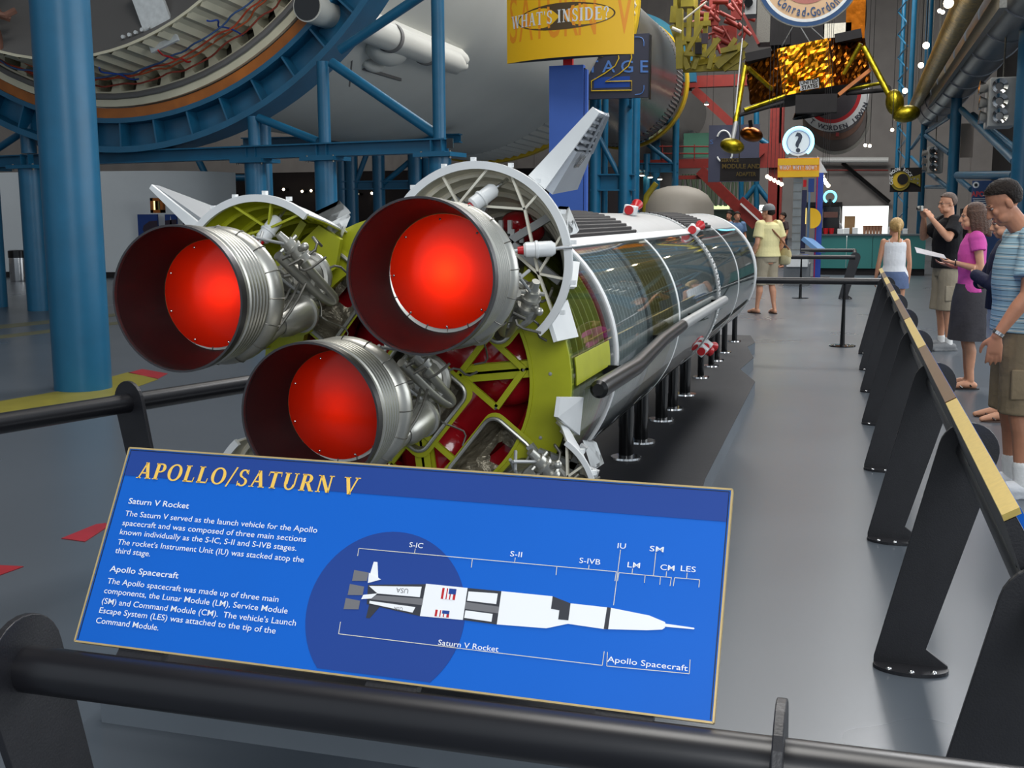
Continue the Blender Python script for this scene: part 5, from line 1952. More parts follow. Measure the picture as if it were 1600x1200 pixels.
MB().prism(hd, (0, .1, 0)).build('half_disc', M_['signyellow'], kb, smooth=False)
MB().bar(at(1261, 374, Y=28.7), at(1283, 392, Y=28.5), .1, .5, (0, 1, .2)).build('tilted_display', mat('pale_blue_display', (110, 150, 196), .4), kb, smooth=False)
kio('curl', M_['signorange'], 1249, 279, 1251.5, 297, .1)
kio('red_panel', M_['red'], 1255, 281, 1260, 292, .1)
kio('blue_panel', M_['picblue'], 1263, 279, 1272, 300, .1)

# ---- service counter with things on it
YC = 31.9
ct = thing('counter', 'long teal service counter at the far end of the walkway', 'counter', (at(1330, 425, Y=YC).x, YC, 0))
x0, x1 = at(1282, 395, Y=YC).x, at(1446, 395, Y=YC).x
ht = at(1330, 367, Y=YC).z
teal = mat('teal_counter', (44, 120, 116), .45, 0, .05, 1)
n_ = 4
for i in range(n_):
    xa, xb = x0 + (x1 - x0) * i / n_, x0 + (x1 - x0) * (i + 1) / n_
    MB().box(((xa + xb) / 2, YC + .35, ht / 2 + .08), (xb - xa - .012, .7, ht - .2)).build('front_panel', teal, ct, smooth=False)
MB().box(((x0 + x1) / 2, YC + .38, .08), (x1 - x0, .66, .16)).build('kick_board', M_['dark'], ct, smooth=False)
MB().box(((x0 + x1) / 2, YC + .36, ht), (x1 - x0 + .06, .8, .04)).build('worktop', mat('dark_worktop', (70, 80, 84), .3), ct, smooth=False)
zt = ht + .02


def on_counter(u, y=None):
    p = at(u, 366, Y=y or YC + .3)
    return V((p.x, p.y, zt))


for i, u in enumerate((1290, 1299)):
    p = on_counter(u)
    tag(MB().lathe(p, (0, 0, 1), [(0, 0), (0, .055), (.15, .072), (.155, .072), (.155, 0)], 18).build('red_cup', M_['red']), '%s of the two red tubs at the left end of the teal counter' % ('left' if i == 0 else 'right'), 'tub', 'red tubs on the counter')
for i, (u, w, h) in enumerate(((1313, .16, .14), (1322.5, .15, .16), (1336, .15, .17), (1391, .11, .19), (1414, .13, .14))):
    p = on_counter(u)
    tag(MB().box(p + V((0, 0, h / 2)), (w, .12, h)).build('white_box', M_['white'], smooth=False, bevel=.008),
        ['white carton on the counter next to the red tubs', 'white carton on the counter, second right of the red tubs', 'white carton on the counter just left of the brown cup row', "white napkin box on the counter left of the girl's head", "white napkin box on the counter right of the girl's head"][i], 'box', 'white boxes on the counter')
M_['kraft'] = mat('kraft_brown', (168, 122, 96), .7)
for i in range(6):
    p = on_counter(1350.5 + 5.0 * i)
    tag(MB().lathe(p, (0, 0, 1), [(0, 0), (0, .038), (.2, .046), (.205, .048), (.225, .048), (.225, 0)], 14).build('paper_cup', M_['kraft']), 'tall brown paper cup stack in the row on the teal counter before the bright opening', 'cup', 'brown cups on the counter')
p = on_counter(1327, YC + .5)
tag(MB().box(p + V((0, 0, .24)), (.28, .2, .48)).build('cardboard_box', mat('cardboard', (134, 104, 70), .8, 0, .1, 6), smooth=False), 'tall brown cardboard box on the counter in front of the bright opening', 'box')
p = on_counter(1298, YC + .45)
dm = thing('drinks_machine', 'dark drinks machine under the small blue neon arc', 'drinks machine', p)
block('machine_body', 'gloss_black', 1286, 323, 1312, 356, YC + .4, .3, dm)
block('machine_panel', mat('machine_brown', (96, 60, 50), .5), 1287, 331, 1309, 340, YC + .37, .03, dm)
MB().box(p + V((0, .08, .08)), (.5, .25, .17)).build('machine_base', M_['dark'], dm, smooth=False)
c = at(1297, 308, Y=YC + .5)
MB().tube([c + V((.155 * cos(R(a)), 0, .155 * sin(R(a)))) for a in range(-58, 239, 8)], .03, 8).build('neon_arc', emat('blue_neon_small', (110, 215, 250), 2.4), dm)
MB().cyl(c - V((0, -.05, .05)), at(1297, 324, Y=YC + .55), .04, None, 8).build('neon_stand', M_['dark'], dm)

# ---- hanging lunar lander
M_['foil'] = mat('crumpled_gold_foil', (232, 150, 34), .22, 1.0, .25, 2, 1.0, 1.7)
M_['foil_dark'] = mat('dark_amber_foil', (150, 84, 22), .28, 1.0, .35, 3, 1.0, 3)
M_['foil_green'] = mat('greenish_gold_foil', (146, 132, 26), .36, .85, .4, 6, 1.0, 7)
YL = 42.0
LMC = at(1262, 116, Y=YL + 2.1)
lm = thing('lunar_lander', 'hanging lunar lander wrapped in crumpled gold foil with spread legs', 'spacecraft', LMC)
roll = Matrix.Rotation(R(-9.5), 3, 'Y')


def lp(x, y, z):
    return LMC + roll @ V((x, y, z))


def octa(r, z, rot=22.5):
    return [lp(r * cos(R(rot + 45 * k)), r * sin(R(rot + 45 * k)), z) for k in range(8)]


def crinkle_quad(mb, a, b, c, d, n, amp, rr_):
    nrm = (b - a).cross(d - a).normalized()
    vs = []
    for j in range(n + 1):
        for i in range(n + 1):
            s, t = i / n, j / n
            p = (a * (1 - s) + b * s) * (1 - t) + (d * (1 - s) + c * s) * t
            k = amp if 0 < i < n and 0 < j < n else 0
            vs.append(p + nrm * (k * rr_.uniform(-1, 1)))
    fs = [(j * (n + 1) + i, j * (n + 1) + i + 1, (j + 1) * (n + 1) + i + 1, (j + 1) * (n + 1) + i) for j in range(n) for i in range(n)]
    mb.add(vs, fs)


rr_ = random.Random(21)
b8, t8 = octa(2.28, -.82), octa(2.28, .82)
for k in range(8):
    j = (k + 1) % 8
    mb = MB()
    crinkle_quad(mb, b8[k], b8[j], t8[j], t8[k], 16, .055, rr_)
    mb.build('foil_side', M_['foil'] if k == 5 else M_['foil_dark'], lm, smooth=False)  # front side in lit foil colour, shade of the others put into darker foil
MB().add(b8, [tuple(range(7, -1, -1))]).build('lower_deck', M_['dark'], lm, smooth=False)
MB().add(t8, [tuple(range(8))]).build('upper_deck', M_['dark'], lm, smooth=False)
MB().lathe(lp(0, 0, -.8), roll @ V((0, 0, -1)), [(0, .35), (.25, .5), (.7, .76), (.72, .74)], 28).build('engine_bell', M_['gloss_black'], lm)
for s_ in (-1, 1):
    MB().box(lp(s_ * 1.55, -1.5, .78), (.9, .9, .3), M=roll).build('dark_blanket', M_['dark'], lm, smooth=False)
MB().box(lp(.2, -2.35, -1.35), (1.4, .5, .62)).build('black_box', M_['dark'], lm, smooth=False)
MB().bar(lp(.95, -2.2, -1.2), lp(2.1, -2.0, -.55), .12, .42, (0, 1, 0)).build('yellow_panel', M_['wood'], lm, smooth=False)
# the lettered plate
a_, b_ = at(1249, 127, Y=YL - .12), at(1279, 122, Y=YL - .12)
pl = [at(u, v, Y=YL - .12) for u, v in ((1249, 127.5), (1250.5, 142), (1280, 137), (1279, 122))]
MB().prism(pl, (0, .03, 0)).build('name_plate', M_['skin_grey'], lm, smooth=False)
d_ = (pl[3] - pl[0]).normalized()
Mx = plane_matrix(pl[0] * .5 + pl[1] * .5 + V((0, -.01, 0)), d_, V((-d_.z, 0, d_.x)))
text_mesh([('UNITED', .33, .035, .185, 'CENTER', .9, .004), ('STATES', .33, -.13, .185, 'CENTER', .9, .004)], 'plate_text', M_['gloss_black'], lm, Mx)


def strut(a, b, w, m, y=YL, y1=None):
    w *= .78
    return bar_px('leg_strut', m, a, b, y, w, lm, y1)


for a, b, w, m, y0, y1 in (((1164, 104), (1149, 192), .24, 'foil_green', 41.2, 40.2), ((1150, 190), (1144, 222), .2, 'skin_grey', 40.2, 40.0), ((1169, 106), (1206, 139), .2, 'foil_green', 41.2, 42.0),
                           ((1163, 172), (1226, 150), .2, 'foil_green', 41.5, 42), ((1155, 180), (1225, 160), .18, 'dark', 41.5, 42), ((1160, 60), (1147, 192), .07, 'skin_grey', 41.2, 40.2),
                           ((1345, 68), (1318, 116), .2, 'foil_green', 42, 42.2), ((1350, 74), (1398, 165), .26, 'foil_green', 42, 41.2), ((1320, 140), (1376, 130), .16, 'foil_green', 42, 42.2),
                           ((1322, 146), (1390, 140), .2, 'dark', 42, 42.2), ((1388, 136), (1402, 172), .2, 'dark', 42, 41.2), ((1172, 188), (1174, 203), .2, 'dark', 46, 46),
                           ((1230, 8), (1265, 66), .06, 'skin_grey', 42, 42.5), ((1240, 40), (1222, 72), .06, 'skin_grey', 42, 42.5), ((1264, 40), (1288, 62), .06, 'skin_grey', 42, 42.5)):
    strut(a, b, w, m, y0, y1)
for i, (u, v, y, r) in enumerate(((1144, 228, 40, .42), (1174, 210, 46, .46), (1398, 160, 41.2, .40), (1416, 178, 41.2, .46))):
    p = at(u, v, Y=y)
    MB().ball(p, (r if i != 2 else .3, r, r * (.62 if i != 2 else 1.1)), 18, 10, M=Matrix.Rotation(R(14 if i < 2 else -8), 3, 'Y')).build('foot_pad', M_['foil_green'] if i != 1 else M_['foil_dark'], lm)
# upper stage, mostly hidden by the round patch
for u0, v0, u1, v1, m, d in ((1164, -20, 1182, 22, 'skin_grey', 1.0), (1183, -30, 1204, 66, 'darksilver', 1.2), (1204, -20, 1236, 70, 'dark', 1.5), (1236, 20, 1288, 78, 'dark', 1.6), (1286, 36, 1330, 62, 'cream', 1.2), (1322, -10, 1352, 60, 'foil_dark', 1.0)):
    block('ascent_panel', m, u0, v0, u1, v1, YL + .9, d, lm)
MB().lathe(at(1170, 5, Y=YL + .85), (0, -1, 0), [(0, 0), (0, .1), (.12, .16), (.12, 0)], 16).build('thruster', M_['gloss_black'], lm)
MB().bar(at(1163, 25, Y=YL + .4), at(1186, 70, Y=YL + .4), .1, .5, (0, 1, 0)).build('red_panel', M_['redsteel'], lm, smooth=False)
MB().tube([at(1330 + 47 * cos(R(a)) * .42, 18 + 58 * sin(R(a)), Y=YL + 1.2) for a in range(-80, 81, 8)], .1, 8).build('hoop', M_['brownmetal'], lm)
for u in (1215, 1300):
    MB().cyl(at(u, 70, Y=YL + 2.1), V((at(u, 70, Y=YL + 2.1).x, YL + 2.1, 18)), .02, None, 6).build('hanging_cable', M_['darksilver'], lm)

# ---- hanging round mission patches
M_['navyink'] = mat('navy_ring', (38, 74, 118), .5)
M_['beige'] = mat('beige_patch', (214, 178, 140), .55, 0, .05, 1)
M_['pinkish'] = mat('dusty_pink_patch', (176, 110, 100), .55, 0, .05, 1)


def disc_px(name, m, u, v, r0, r1, Y, parent, sx=1.0, d=.02, n=64):
    c = at(u, v, Y=Y)
    a, b = pxm(u, v, Y)
    mb = MB()
    vs, fs = [], []
    for i in range(n):
        t = 2 * PI * i / n
        for r, yy in ((r0, 0), (r1, 0), (r1, d), (r0, d)):
            vs.append(c + V((r * sx * a * cos(t), yy, r * b * sin(t))))
    for i in range(n):
        p, q = 4 * i, 4 * ((i + 1) % n)
        for j in range(4):
            fs.append((p + j, q + j, q + (j + 1) % 4, p + (j + 1) % 4))
    return mb.add(vs, fs).build(name, m, parent)


def arc_text(s, u, v, rad, a0, step, size, Y, name, m, parent, xs=.62, off=0.0, outward=True, k=-.02):
    """letters along the lower arc, angles measured from straight down, positive to the right"""
    items = []
    for i, ch in enumerate(s):
        a = R(a0 + step * i)
        if ch != ' ':
            items.append((ch, rad * sin(a), -rad * cos(a), size, 'CENTER', xs, off, a))
    return text_mesh(items, name, m, parent, far_matrix(u, v, Y + k))


YP = 30.0
pt = thing('mission_patch', 'large hanging round patch in blue, white and beige with crew surnames along its edge', 'patch', at(1263, 42, Y=YP))
PU, PV = 1263, -41
disc_px('patch_ring', M_['navyink'], PU, PV, 75.5, 83, YP, pt)
disc_px('patch_ring', M_['white'], PU, PV, 71, 75.8, YP - .005, pt)
disc_px('patch_field', M_['beige'], PU, PV, 36, 71.2, YP, pt)
disc_px('patch_centre', M_['pinkish'], PU, PV, 0.01, 47, YP - .008, pt)
disc_px('patch_rim', M_['darksilver'], PU, PV, 82.5, 84.5, YP - .02, pt, d=.06)
arc_text('Conrad', PU, PV, 67, -44.5, 7.6, 21, YP, 'patch_text', M_['navyink'], pt, .60, .35)
arc_text('\u2022', PU, PV, 69, 0.0, 7, 18, YP, 'patch_text', M_['navyink'], pt, .8)
arc_text('Gordon', PU, PV, 67, 7.5, 7.6, 21, YP, 'patch_text', M_['navyink'], pt, .60, .35)
arc_text('\u2022', PU, PV, 69, 53, 7, 18, YP, 'patch_text', M_['navyink'], pt, .8)
arc_text('Bean', PU, PV, 67, 60.5, 8, 21, YP, 'patch_text', M_['navyink'], pt, .60, .35)
for u in (1220, 1306):
    MB().cyl(at(u, -100, Y=YP + .05), V((at(u, -100, Y=YP).x, YP + .05, 18)), .012, None, 6).build('hanging_cable', M_['darksilver'], pt)
YP2 = 48.0
p2 = thing('mission_patch', 'darker hanging round patch behind the lander with a white lettered band', 'patch', at(1308, 243, Y=YP2))
U2, V2 = 1307, 186
disc_px('patch_ring', M_['darksilver'], U2, V2, 50, 56, YP2, p2, .95)
disc_px('patch_field', mat('grey_moon_print', (104, 96, 92), .7, 0, .25, 1.2), U2, V2, 0.01, 50.5, YP2, p2, .95)
disc_px('patch_moon', mat('brown_moon_print', (124, 92, 78), .7, 0, .25, 1.5), U2, V2 - 14, 34, 47, YP2 - .02, p2, .95)
disc_px('patch_field', mat('grey_crater_print', (90, 84, 84), .7, 0, .35, 2.5), U2, V2 - 18, 30, 41, YP2 - .03, p2, 1.05)
disc_px('patch_band', M_['white'], U2 - 6, V2 - 40, 47, 60, YP2 - .05, p2, .95)
disc_px('patch_stripe', M_['red'], U2 - 6, V2 - 40, 41, 47, YP2 - .05, p2, .95)
disc_px('patch_centre', mat('patch_dark', (70, 66, 72), .7, 0, .2, 2), U2 - 6, V2 - 40, 0.01, 41, YP2 - .05, p2, .95)
arc_text('T WORDEN IRWIN', U2 - 6, V2 - 40, 57.5, -36, 8.2, 10.5, YP2 - .06, 'patch_text', M_['signdark'], p2, 1.0, .2)
block('patch_flag', 'red', 1306, 207, 1311, 213, YP2 - .07, .02, p2)
for u in (1290, 1325):
    MB().cyl(at(u, 140, Y=YP2 + .06), V((at(u, 140, Y=YP2).x, YP2 + .06, 18)), .02, None, 6).build('hanging_cable', M_['darksilver'], p2)

# ---- olive yellow vehicle frame with red truss, high up
YV = 52.0
rr_ = random.Random(14)
ye = thing('yellow_gantry', 'olive yellow open frame of plates and bars hanging above the red beams', 'gantry', at(1100, 112, Y=YV))
for a, b, w in (((1062, 14), (1062, 108), .3), ((1078, 14), (1074, 108), .22), ((1090, 10), (1086, 108), .22), ((1104, 20), (1098, 100), .2), ((1118, 60), (1108, 108), .2), ((1050, 40), (1075, 108), .22),
                ((1068, 108), (1165, 104), .3), ((1080, 100), (1130, 92), .25), ((1120, 104), (1160, 70), .3), ((1130, 108), (1166, 84), .3), ((1150, 60), (1118, 106), .2), ((1066, 40), (1110, 36), .22), ((1055, 70), (1072, 66), .2), ((1100, 90), (1124, 60), .2),
                ((1056, 36), (1080, 84), .18), ((1070, 88), (1096, 40), .18), ((1096, 74), (1084, 108), .2), ((1104, 108), (1116, 84), .2), ((1140, 98), (1166, 66), .25), ((1126, 80), (1152, 74), .22), ((1062, 60), (1098, 64), .2), ((1054, 10), (1052, 36), .3), ((1070, 84), (1104, 86), .18)):
    bar_px('frame_bar', 'oldyellow', a, b, YV + rr_.uniform(0, 1.4), w, ye, sq=True)
for u0, v0, u1, v1, d in ((1052, -10, 1058, 34, 1.2), (1064, -20, 1084, 10, 1.5), (1112, 92, 1134, 100, .8), (1134, 98, 1162, 107, .8), (1070, 98, 1090, 107, .8)):
    block('frame_plate', 'oldyellow', u0, v0, u1, v1, YV + 1.0, d, ye)
bar_px('antenna_rod', 'cream', (1068, 31), (1105, 2), YV - .3, .09, ye)
bar_px('pale_rod', 'cream', (1050, 44), (1064, 50), YV - .3, .16, ye)  # plain cream rod
for u in (1065, 1120):
    MB().cyl(at(u, 0, Y=YV + .6), V((at(u, 0, Y=YV).x, YV + .6, 18)), .03, None, 6).build('hanging_cable', M_['darksilver'], ye)
rt = thing('red_truss', 'dull red lattice of bars behind the olive yellow frame', 'truss', at(1130, 80, Y=YV + 3))
rr_ = random.Random(4)
for k in range(34):
    u, v = rr_.uniform(1092, 1160), rr_.uniform(-10, 72)
    bar_px('lattice_bar', 'redsteel', (u, v), (u + rr_.uniform(-26, 26), v + rr_.uniform(-26, 26)), YV + 2 + rr_.uniform(0, 2), rr_.uniform(.1, .28), rt)
for u0, v0, u1, v1 in ((1108, -10, 1122, 40), (1142, -10, 1158, 30), (1112, 40, 1150, 76)):
    block('truss_plate', 'redsteel', u0, v0, u1, v1, YV + 4, .4, rt)
block('dark_plate', 'dark', 1086, 66, 1096, 84, YV - .1, .2, rt)
block('dark_plate', 'picdark', 1096, 52, 1106, 68, YV - .1, .2, rt)
for u in (1115, 1150):
    MB().cyl(at(u, 0, Y=YV + 4.2), V((at(u, 0, Y=YV).x, YV + 4.2, 18)), .03, None, 6).build('hanging_cable', M_['darksilver'], rt)

# ---- red mezzanine steelwork
YR = 62.0
rs = thing('red_mezzanine', 'red steel mezzanine with beams, columns, railings and stair stringers', 'mezzanine', (at(1100, 255, Y=YR).x, YR, 0))
for a, b, h, d in (((985, 256), (1126, 256), 14, .4), ((1170, 243), (1226, 243), 38, .5), ((1072, 128), (1172, 124), 22, .6), ((1060, 277), (1100, 277), 6, .3)):
    block('beam', 'redsteel', a[0], a[1] - h / 2, b[0], b[1] + h / 2, YR, d, rs)
for u, v0, w in ((1213, 165, 1.0), (1222, 165, .4), (1076, 116, .5)):
    p = at(u, v0, Y=YR + .3)
    z0 = 0 if u > 1100 else at(u, 140, Y=YR).z
    MB().box((p.x, YR + .5, (p.z + z0) / 2), (w * .6, .5, p.z - z0)).build('column', M_['redsteel'], rs, smooth=False)
for a, b, w in (((1085, 140), (1146, 196), .42), ((1168, 220), (1190, 244), .42), ((1094, 266), (1182, 352), .55), ((1156, 313), (1222, 372), .5)):
    bar_px('stringer', 'redsteel', a, b, YR, w, rs, sq=True)
bar_px('stair_trim', 'white', (1157, 318), (1196, 354), YR - .4, .09, rs, sq=True)
for v in (229, 240):
    bar_px('rail', 'redsteel', (1030, v), (1112, v), YR, .08, rs)
for u in (1035, 1060, 1085, 1108):
    bar_px('baluster', 'redsteel', (u, 226), (u, 250), YR, .07, rs)
for u, v in ((996, 266), (1003, 274), (1016, 277), (1031, 280), (1104, 163), (1112, 273)):
    p = at(u, v, Y=YR - 2)
    t = thing('pendant_lamp', 'small warm pendant lamp near the red steel mezzanine', 'lamp', p, 'small pendant lamps by the mezzanine')
    MB().lathe(p, (0, 0, 1), [(0, .16), (.05, .15), (.16, .03), (.16, 0)], 14).build('lamp_shade', M_['dark'], t)
    MB().ball(p, (.12, .12, .05), 10, 6).build('lamp_bulb', M_['bulb'], t)
    MB().cyl(p + V((0, 0, .15)), V((p.x, p.y, 18 if u > 1080 else at(u, 262, Y=p.y).z)), .012, None, 6).build('lamp_cable', M_['dark'], t)
block('mint_panel', mat('mint_panel', (82, 140, 118), .5, 0, .1, 1), 1068, 208, 1108, 246, YR + 1, .2, rs)
gt = thing('equipment_rack', 'tall green-grey lattice of equipment behind the red stair stringer', 'equipment', (at(1120, 300, Y=70).x, 70, 0))
rr_ = random.Random(8)
for k in range(26):  # bars painted green-grey
    u = 1068 + 4.6 * k
    bar_px('rack_bar', mat('green_grey_bar', (70, 84, 66), .6) if k == 0 else bpy.data.materials['green_grey_bar'], (u, 272), (u + rr_.uniform(-8, 8), 322), 70, .16, gt)
block('rack_base', mat('dark_green_base', (34, 52, 44), .6, 0, .2, .6), 1066, 328, 1184, 398, 70.3, .5, gt)
b4 = thing('steel_frame', 'small pale blue bracing frame beneath the question mark end of the mezzanine', 'steel frame', (at(1180, 320, Y=66).x, 66, 0))
for a, b in (((1182, 284), (1182, 384)), ((1181, 290), (1160, 316)), ((1183, 290), (1204, 318)), ((1158, 180), (1158, 320)), ((1182, 160), (1182, 284)), ((1160, 200), (1200, 225))):
    bar_px('brace', 'blue', a, b, 66, .3, b4)

# stage three sign and service module sign
s3 = thing('stage_sign', 'dim blue-grey sign with a pale number arc, behind the lander foot', 'sign', at(1146, 290, Y=58))
block('sign_board', mat('dim_blue_sign', (66, 70, 92), .6, 0, .06, .6), 1107, 195, 1186, 284, 58, .15, s3)
MB().tube([at(1131 + 11 * cos(R(a)), 220 - 16 * sin(R(a)), Y=57.9) for a in range(-60, 160, 12)], .05, 6).build('sign_numeral', M_['rib'], s3)
MB().tube([at(1132 + 12 * cos(R(a)), 240 - 14 * sin(R(a)), Y=57.9) for a in range(-160, 70, 12)], .05, 6).build('sign_numeral', M_['rib'], s3)
text_mesh([('S', 1112, -225, 10, 'CENTER', 1.2, 0)], 'sign_text', M_['signmid'], s3, far_matrix(0, 0, 57.9))
MB().cyl(at(1146, 195, Y=58.1), V((at(1146, 195, Y=58).x, 58.1, 18)), .04, None, 6).build('hanging_cable', M_['darksilver'], s3)
s5 = thing('module_sign', 'dark hanging sign with ochre lettering about the service module', 'sign', at(1155, 285, Y=50))
block('sign_board', mat('dark_module_sign', (44, 40, 42), .6), 1125, 247, 1187, 283, 50, .15, s5)
M_['ochre'] = mat('ochre_ink', (128, 108, 52), .6)
for it_ in (('SERVICE', 1127, -253, 8, 'LEFT', .95, .15), ('MODULE AND', 1128, -263, 10, 'LEFT', .92, .25), ('ADAPTER', 1150, -275, 9, 'LEFT', .8, .15)):
    text_mesh([it_], 'sign_text', M_['ochre'], s5, far_matrix(0, 0, 49.9))
MB().cyl(at(1155, 247, Y=50.1), V((at(1155, 247, Y=50).x, 50.1, 18)), .03, None, 6).build('hanging_cable', M_['darksilver'], s5)

# grey capsule behind the rocket model
cpz = thing('space_capsule', 'large grey domed capsule behind the far end of the rocket model', 'capsule', (at(1050, 340, Y=46).x, 46, 0))
c = at(1058, 345, Y=46)
MB().lathe((c.x, 46, 0), (0, 0, 1), [(0, 1.5), (at(1058, 320, Y=46).z, 1.45), (at(1058, 305, Y=46).z, 1.2), (at(1058, 296, Y=46).z, .85), (at(1058, 291, Y=46).z, .4), (at(1058, 290, Y=46).z, 0)], 40).build('capsule_shell', mat('warm_grey_shell', (150, 144, 134), .6, 0, .08, .8), cpz)
MB().tube([V((c.x - 1.2, 45.2, z)) + V((1.3 * (1 - cos(R(a))), 0, 0)) for z, a in ((0, 0), (1.6, 0), (2.4, 20), (2.9, 50))], .12, 8).build('yellow_rail', M_['oldyellow'], cpz)
block('grey_cabinet', mat('beige_cabinet', (150, 140, 122), .6), 1077, 322, 1090, 340, 45, .5, None, 'beige cabinet beside the grey domed capsule', 'cabinet')

# ---- right side: columns, braces, duct, cable tray
rf = thing('steel_frame', 'blue round columns and braces along the right side of the hall', 'steel frame', (2.9, 30, 0))


def colm(u, Y, w):
    p = at(u, 250, Y=Y)
    MB().cyl((p.x, Y, 0), (p.x, Y, 17.9), w / 2, None, 24).build('column', M_['blue'], rf)


for u, Y, w in ((1490, 38, .33), (1596, 24.5, .36), (1442, 50, .26), (1418, 56, .22), (1402, 66, .22)):
    colm(u, Y, w)


def rb(a, b, w, y0, y1=None, sq=False):
    bar_px('brace', 'blue', a, b, y0, w, rf, y1, sq)


rb((1496, 274), (1584, 274), .2, 33, 27)
rb((1499, 122), (1588, 60), .16, 37, 27)
rb((1503, 172), (1586, 252), .2, 37, 27)
rb((1520, 180), (1588, 236), .2, 37, 29)
rb((1448, 206), (1484, 182), .16, 49, 40)
rb((1447, 212), (1484, 240), .18, 49, 40)
rb((1449, 268), (1484, 296), .16, 49, 40)
rb((1447, 292), (1484, 292), .14, 49, 40)
rb((1424, 232), (1440, 210), .14, 56, 50)
rb((1424, 245), (1440, 262), .14, 56, 50)
rb((1498, 280), (1518, 296), .16, 36, 33)
for v in range(0, 330, 36):
    rb((1418, v), (1403, v + 18), .08, 56, 66)
    rb((1403, v + 18), (1418, v + 36), .08, 66, 56)
M_['duct'] = mat('dull_duct_metal', (112, 116, 122), .34, .8, .12, 1)
dd = thing('air_duct', 'large grey metal air duct high along the right side', 'duct', at(1570, 20, Y=24))
d0, d1 = at(1600, -40, Y=20), at(1458, 128, Y=52)
a_, b_ = V((3.0, 16, 5.75)), V((3.0, 50, 5.75))
MB().cyl(a_, b_, .62, None, 36).build('duct_run', M_['duct'], dd)
for y in range(17, 50, 3):
    MB().lathe((3.0, y, 5.75), A, [(0, .60), (0, .65), (.08, .65), (.08, .60)], 36, close=True).build('duct_band', M_['duct'], dd)
for y in (20, 30, 40, 48):
    MB().cyl((3.0, y, 6.3), (3.0, y, 17.95), .015, None, 6).build('hanger', M_['darksilver'], dd)
rp = thing('red_pipe', 'thin red sprinkler pipe running below the grey air duct', 'pipe', (3.3, 30, 4.6))
p0, p1 = at(1600, 18, Y=22), at(1505, 130, Y=36)
MB().cyl(V((3.25, 20, p0.z)), V((3.05, 40, p0.z + .4)), .035, None, 10).build('pipe_run', M_['red'], rp)
MB().cyl((3.2, 25, p0.z + .1), (3.2, 25, 17.9), .012, None, 6).build('hanger', M_['darksilver'], rp)
tr_ = thing('cable_tray', 'gold perforated cable tray rising towards us at the upper right', 'cable tray', at(1456, 60, Y=28))
M_['mesh'] = mat('gold_mesh', (150, 122, 48), .38, .7, .6, 9, .8, 14)
ta, tb = V((1.62, 18, 4.95)), V((1.62, 50, 4.95))
tb = V((2.3, 50, 6.0))
mb = MB()
mb.cyl(ta, tb, .22, None, 20)
mb.build('tray_run', M_['mesh'], tr_)
MB().bar(ta + V((.34, 0, -.28)), tb + V((.34, 0, -.28)), .1, .3).build('white_rail', M_['darksilver'], tr_, smooth=False)
for k in range(9):
    q = ta + (tb - ta) * (k / 8)
    MB().cyl(q + V((0, 0, .15)), V((q.x, q.y, 17.9)), .012, None, 6).build('hanger', M_['darksilver'], tr_)
for i, (u, v, Y, r) in enumerate(((1482, 5, 19, .075), (1447, 71, 22, .058), (1439, 102, 25, .055), (1414, 142, 28, .06), (1394, 203, 36, .05), (1352, 227, 44, .06), (1359, 228, 44, .06), (1468, 17, 19, .03), (1473, 19, 19, .03))):
    p = at(u, v, Y=Y)
    t = thing('hanging_bulb', ['bright bulb at the top edge beside the gold cable tray, largest of the bulbs', 'bright bulb beside the gold cable tray, second from the top', 'bright bulb beside the gold cable tray, third from the top', 'bright bulb just above the right foot of the lander', 'small bulb below the right foot of the lander', 'left bulb of the pair right of the darker round patch', 'right bulb of the pair right of the darker round patch', 'tiny bulb left of the largest bulb', 'tiny bulb next to the largest bulb'][i], 'bulb', p, 'bulbs along the cable tray')
    MB().ball(p, r, 14, 8).build('bulb_glass', M_['bulb'], t)
    MB().cyl(p + V((0, 0, r)), V((p.x, p.y, 17.95)), .012, None, 6).build('bulb_cable', M_['dark'], t)


def thruster_box(u0, v0, u1, v1, Y, label):
    t = thing('thruster_unit', label, 'thruster unit', at((u0 + u1) / 2, v1, Y=Y))
    box_px(MB(), u0, v0, u1, v1, Y, .9).build('unit_body', mat('pale_grey_unit', (176, 176, 174), .55, 0, .05, 2) if 'pale_grey_unit' not in bpy.data.materials else bpy.data.materials['pale_grey_unit'], t, smooth=False, bevel=.03)
    sx, sz = pxm((u0 + u1) / 2, (v0 + v1) / 2, Y)
    h = (v1 - v0)
    for k in range(3):
        v = v0 + h * (.2 + .3 * k)
        for u in (u0 + (u1 - u0) * .35, ):
            MB().lathe(at(u, v, Y=Y), (0, -1, 0), [(0, .05), (.06, .09), (.16, .15), (.17, .15), (.10, .07), (.06, 0)], 20).build('nozzle', M_['chrome'], t)
            MB().lathe(at(u, v, Y=Y - .11), (0, -1, 0), [(0, 0), (.0, .075)], 16).build('nozzle_throat', M_['gloss_black'], t)
        MB().lathe(at(u0, v + 3, Y=Y + .4), (-1, 0, .1), [(0, .05), (.06, .09), (.2, .15), (.21, 0)], 18).build('nozzle', M_['chrome'], t)
    p = at((u0 + u1) / 2, v0, Y=Y + .5)
    MB().cyl(p, V((p.x, p.y, 17.9)), .02, None, 6).build('hanging_cable', M_['darksilver'], t)


thruster_box(1546, 120, 1590, 197, 25, 'pale grey box with three small nozzles hanging between the right columns')
thruster_box(1450, 228, 1474, 270, 44, 'small dim box with three nozzles farther down the right side')
block('notice_board', mat('grey_board', (120, 112, 106), .7), 1501, 193, 1521, 246, 40, .1, None, 'plain grey board behind the right blue column', 'board')

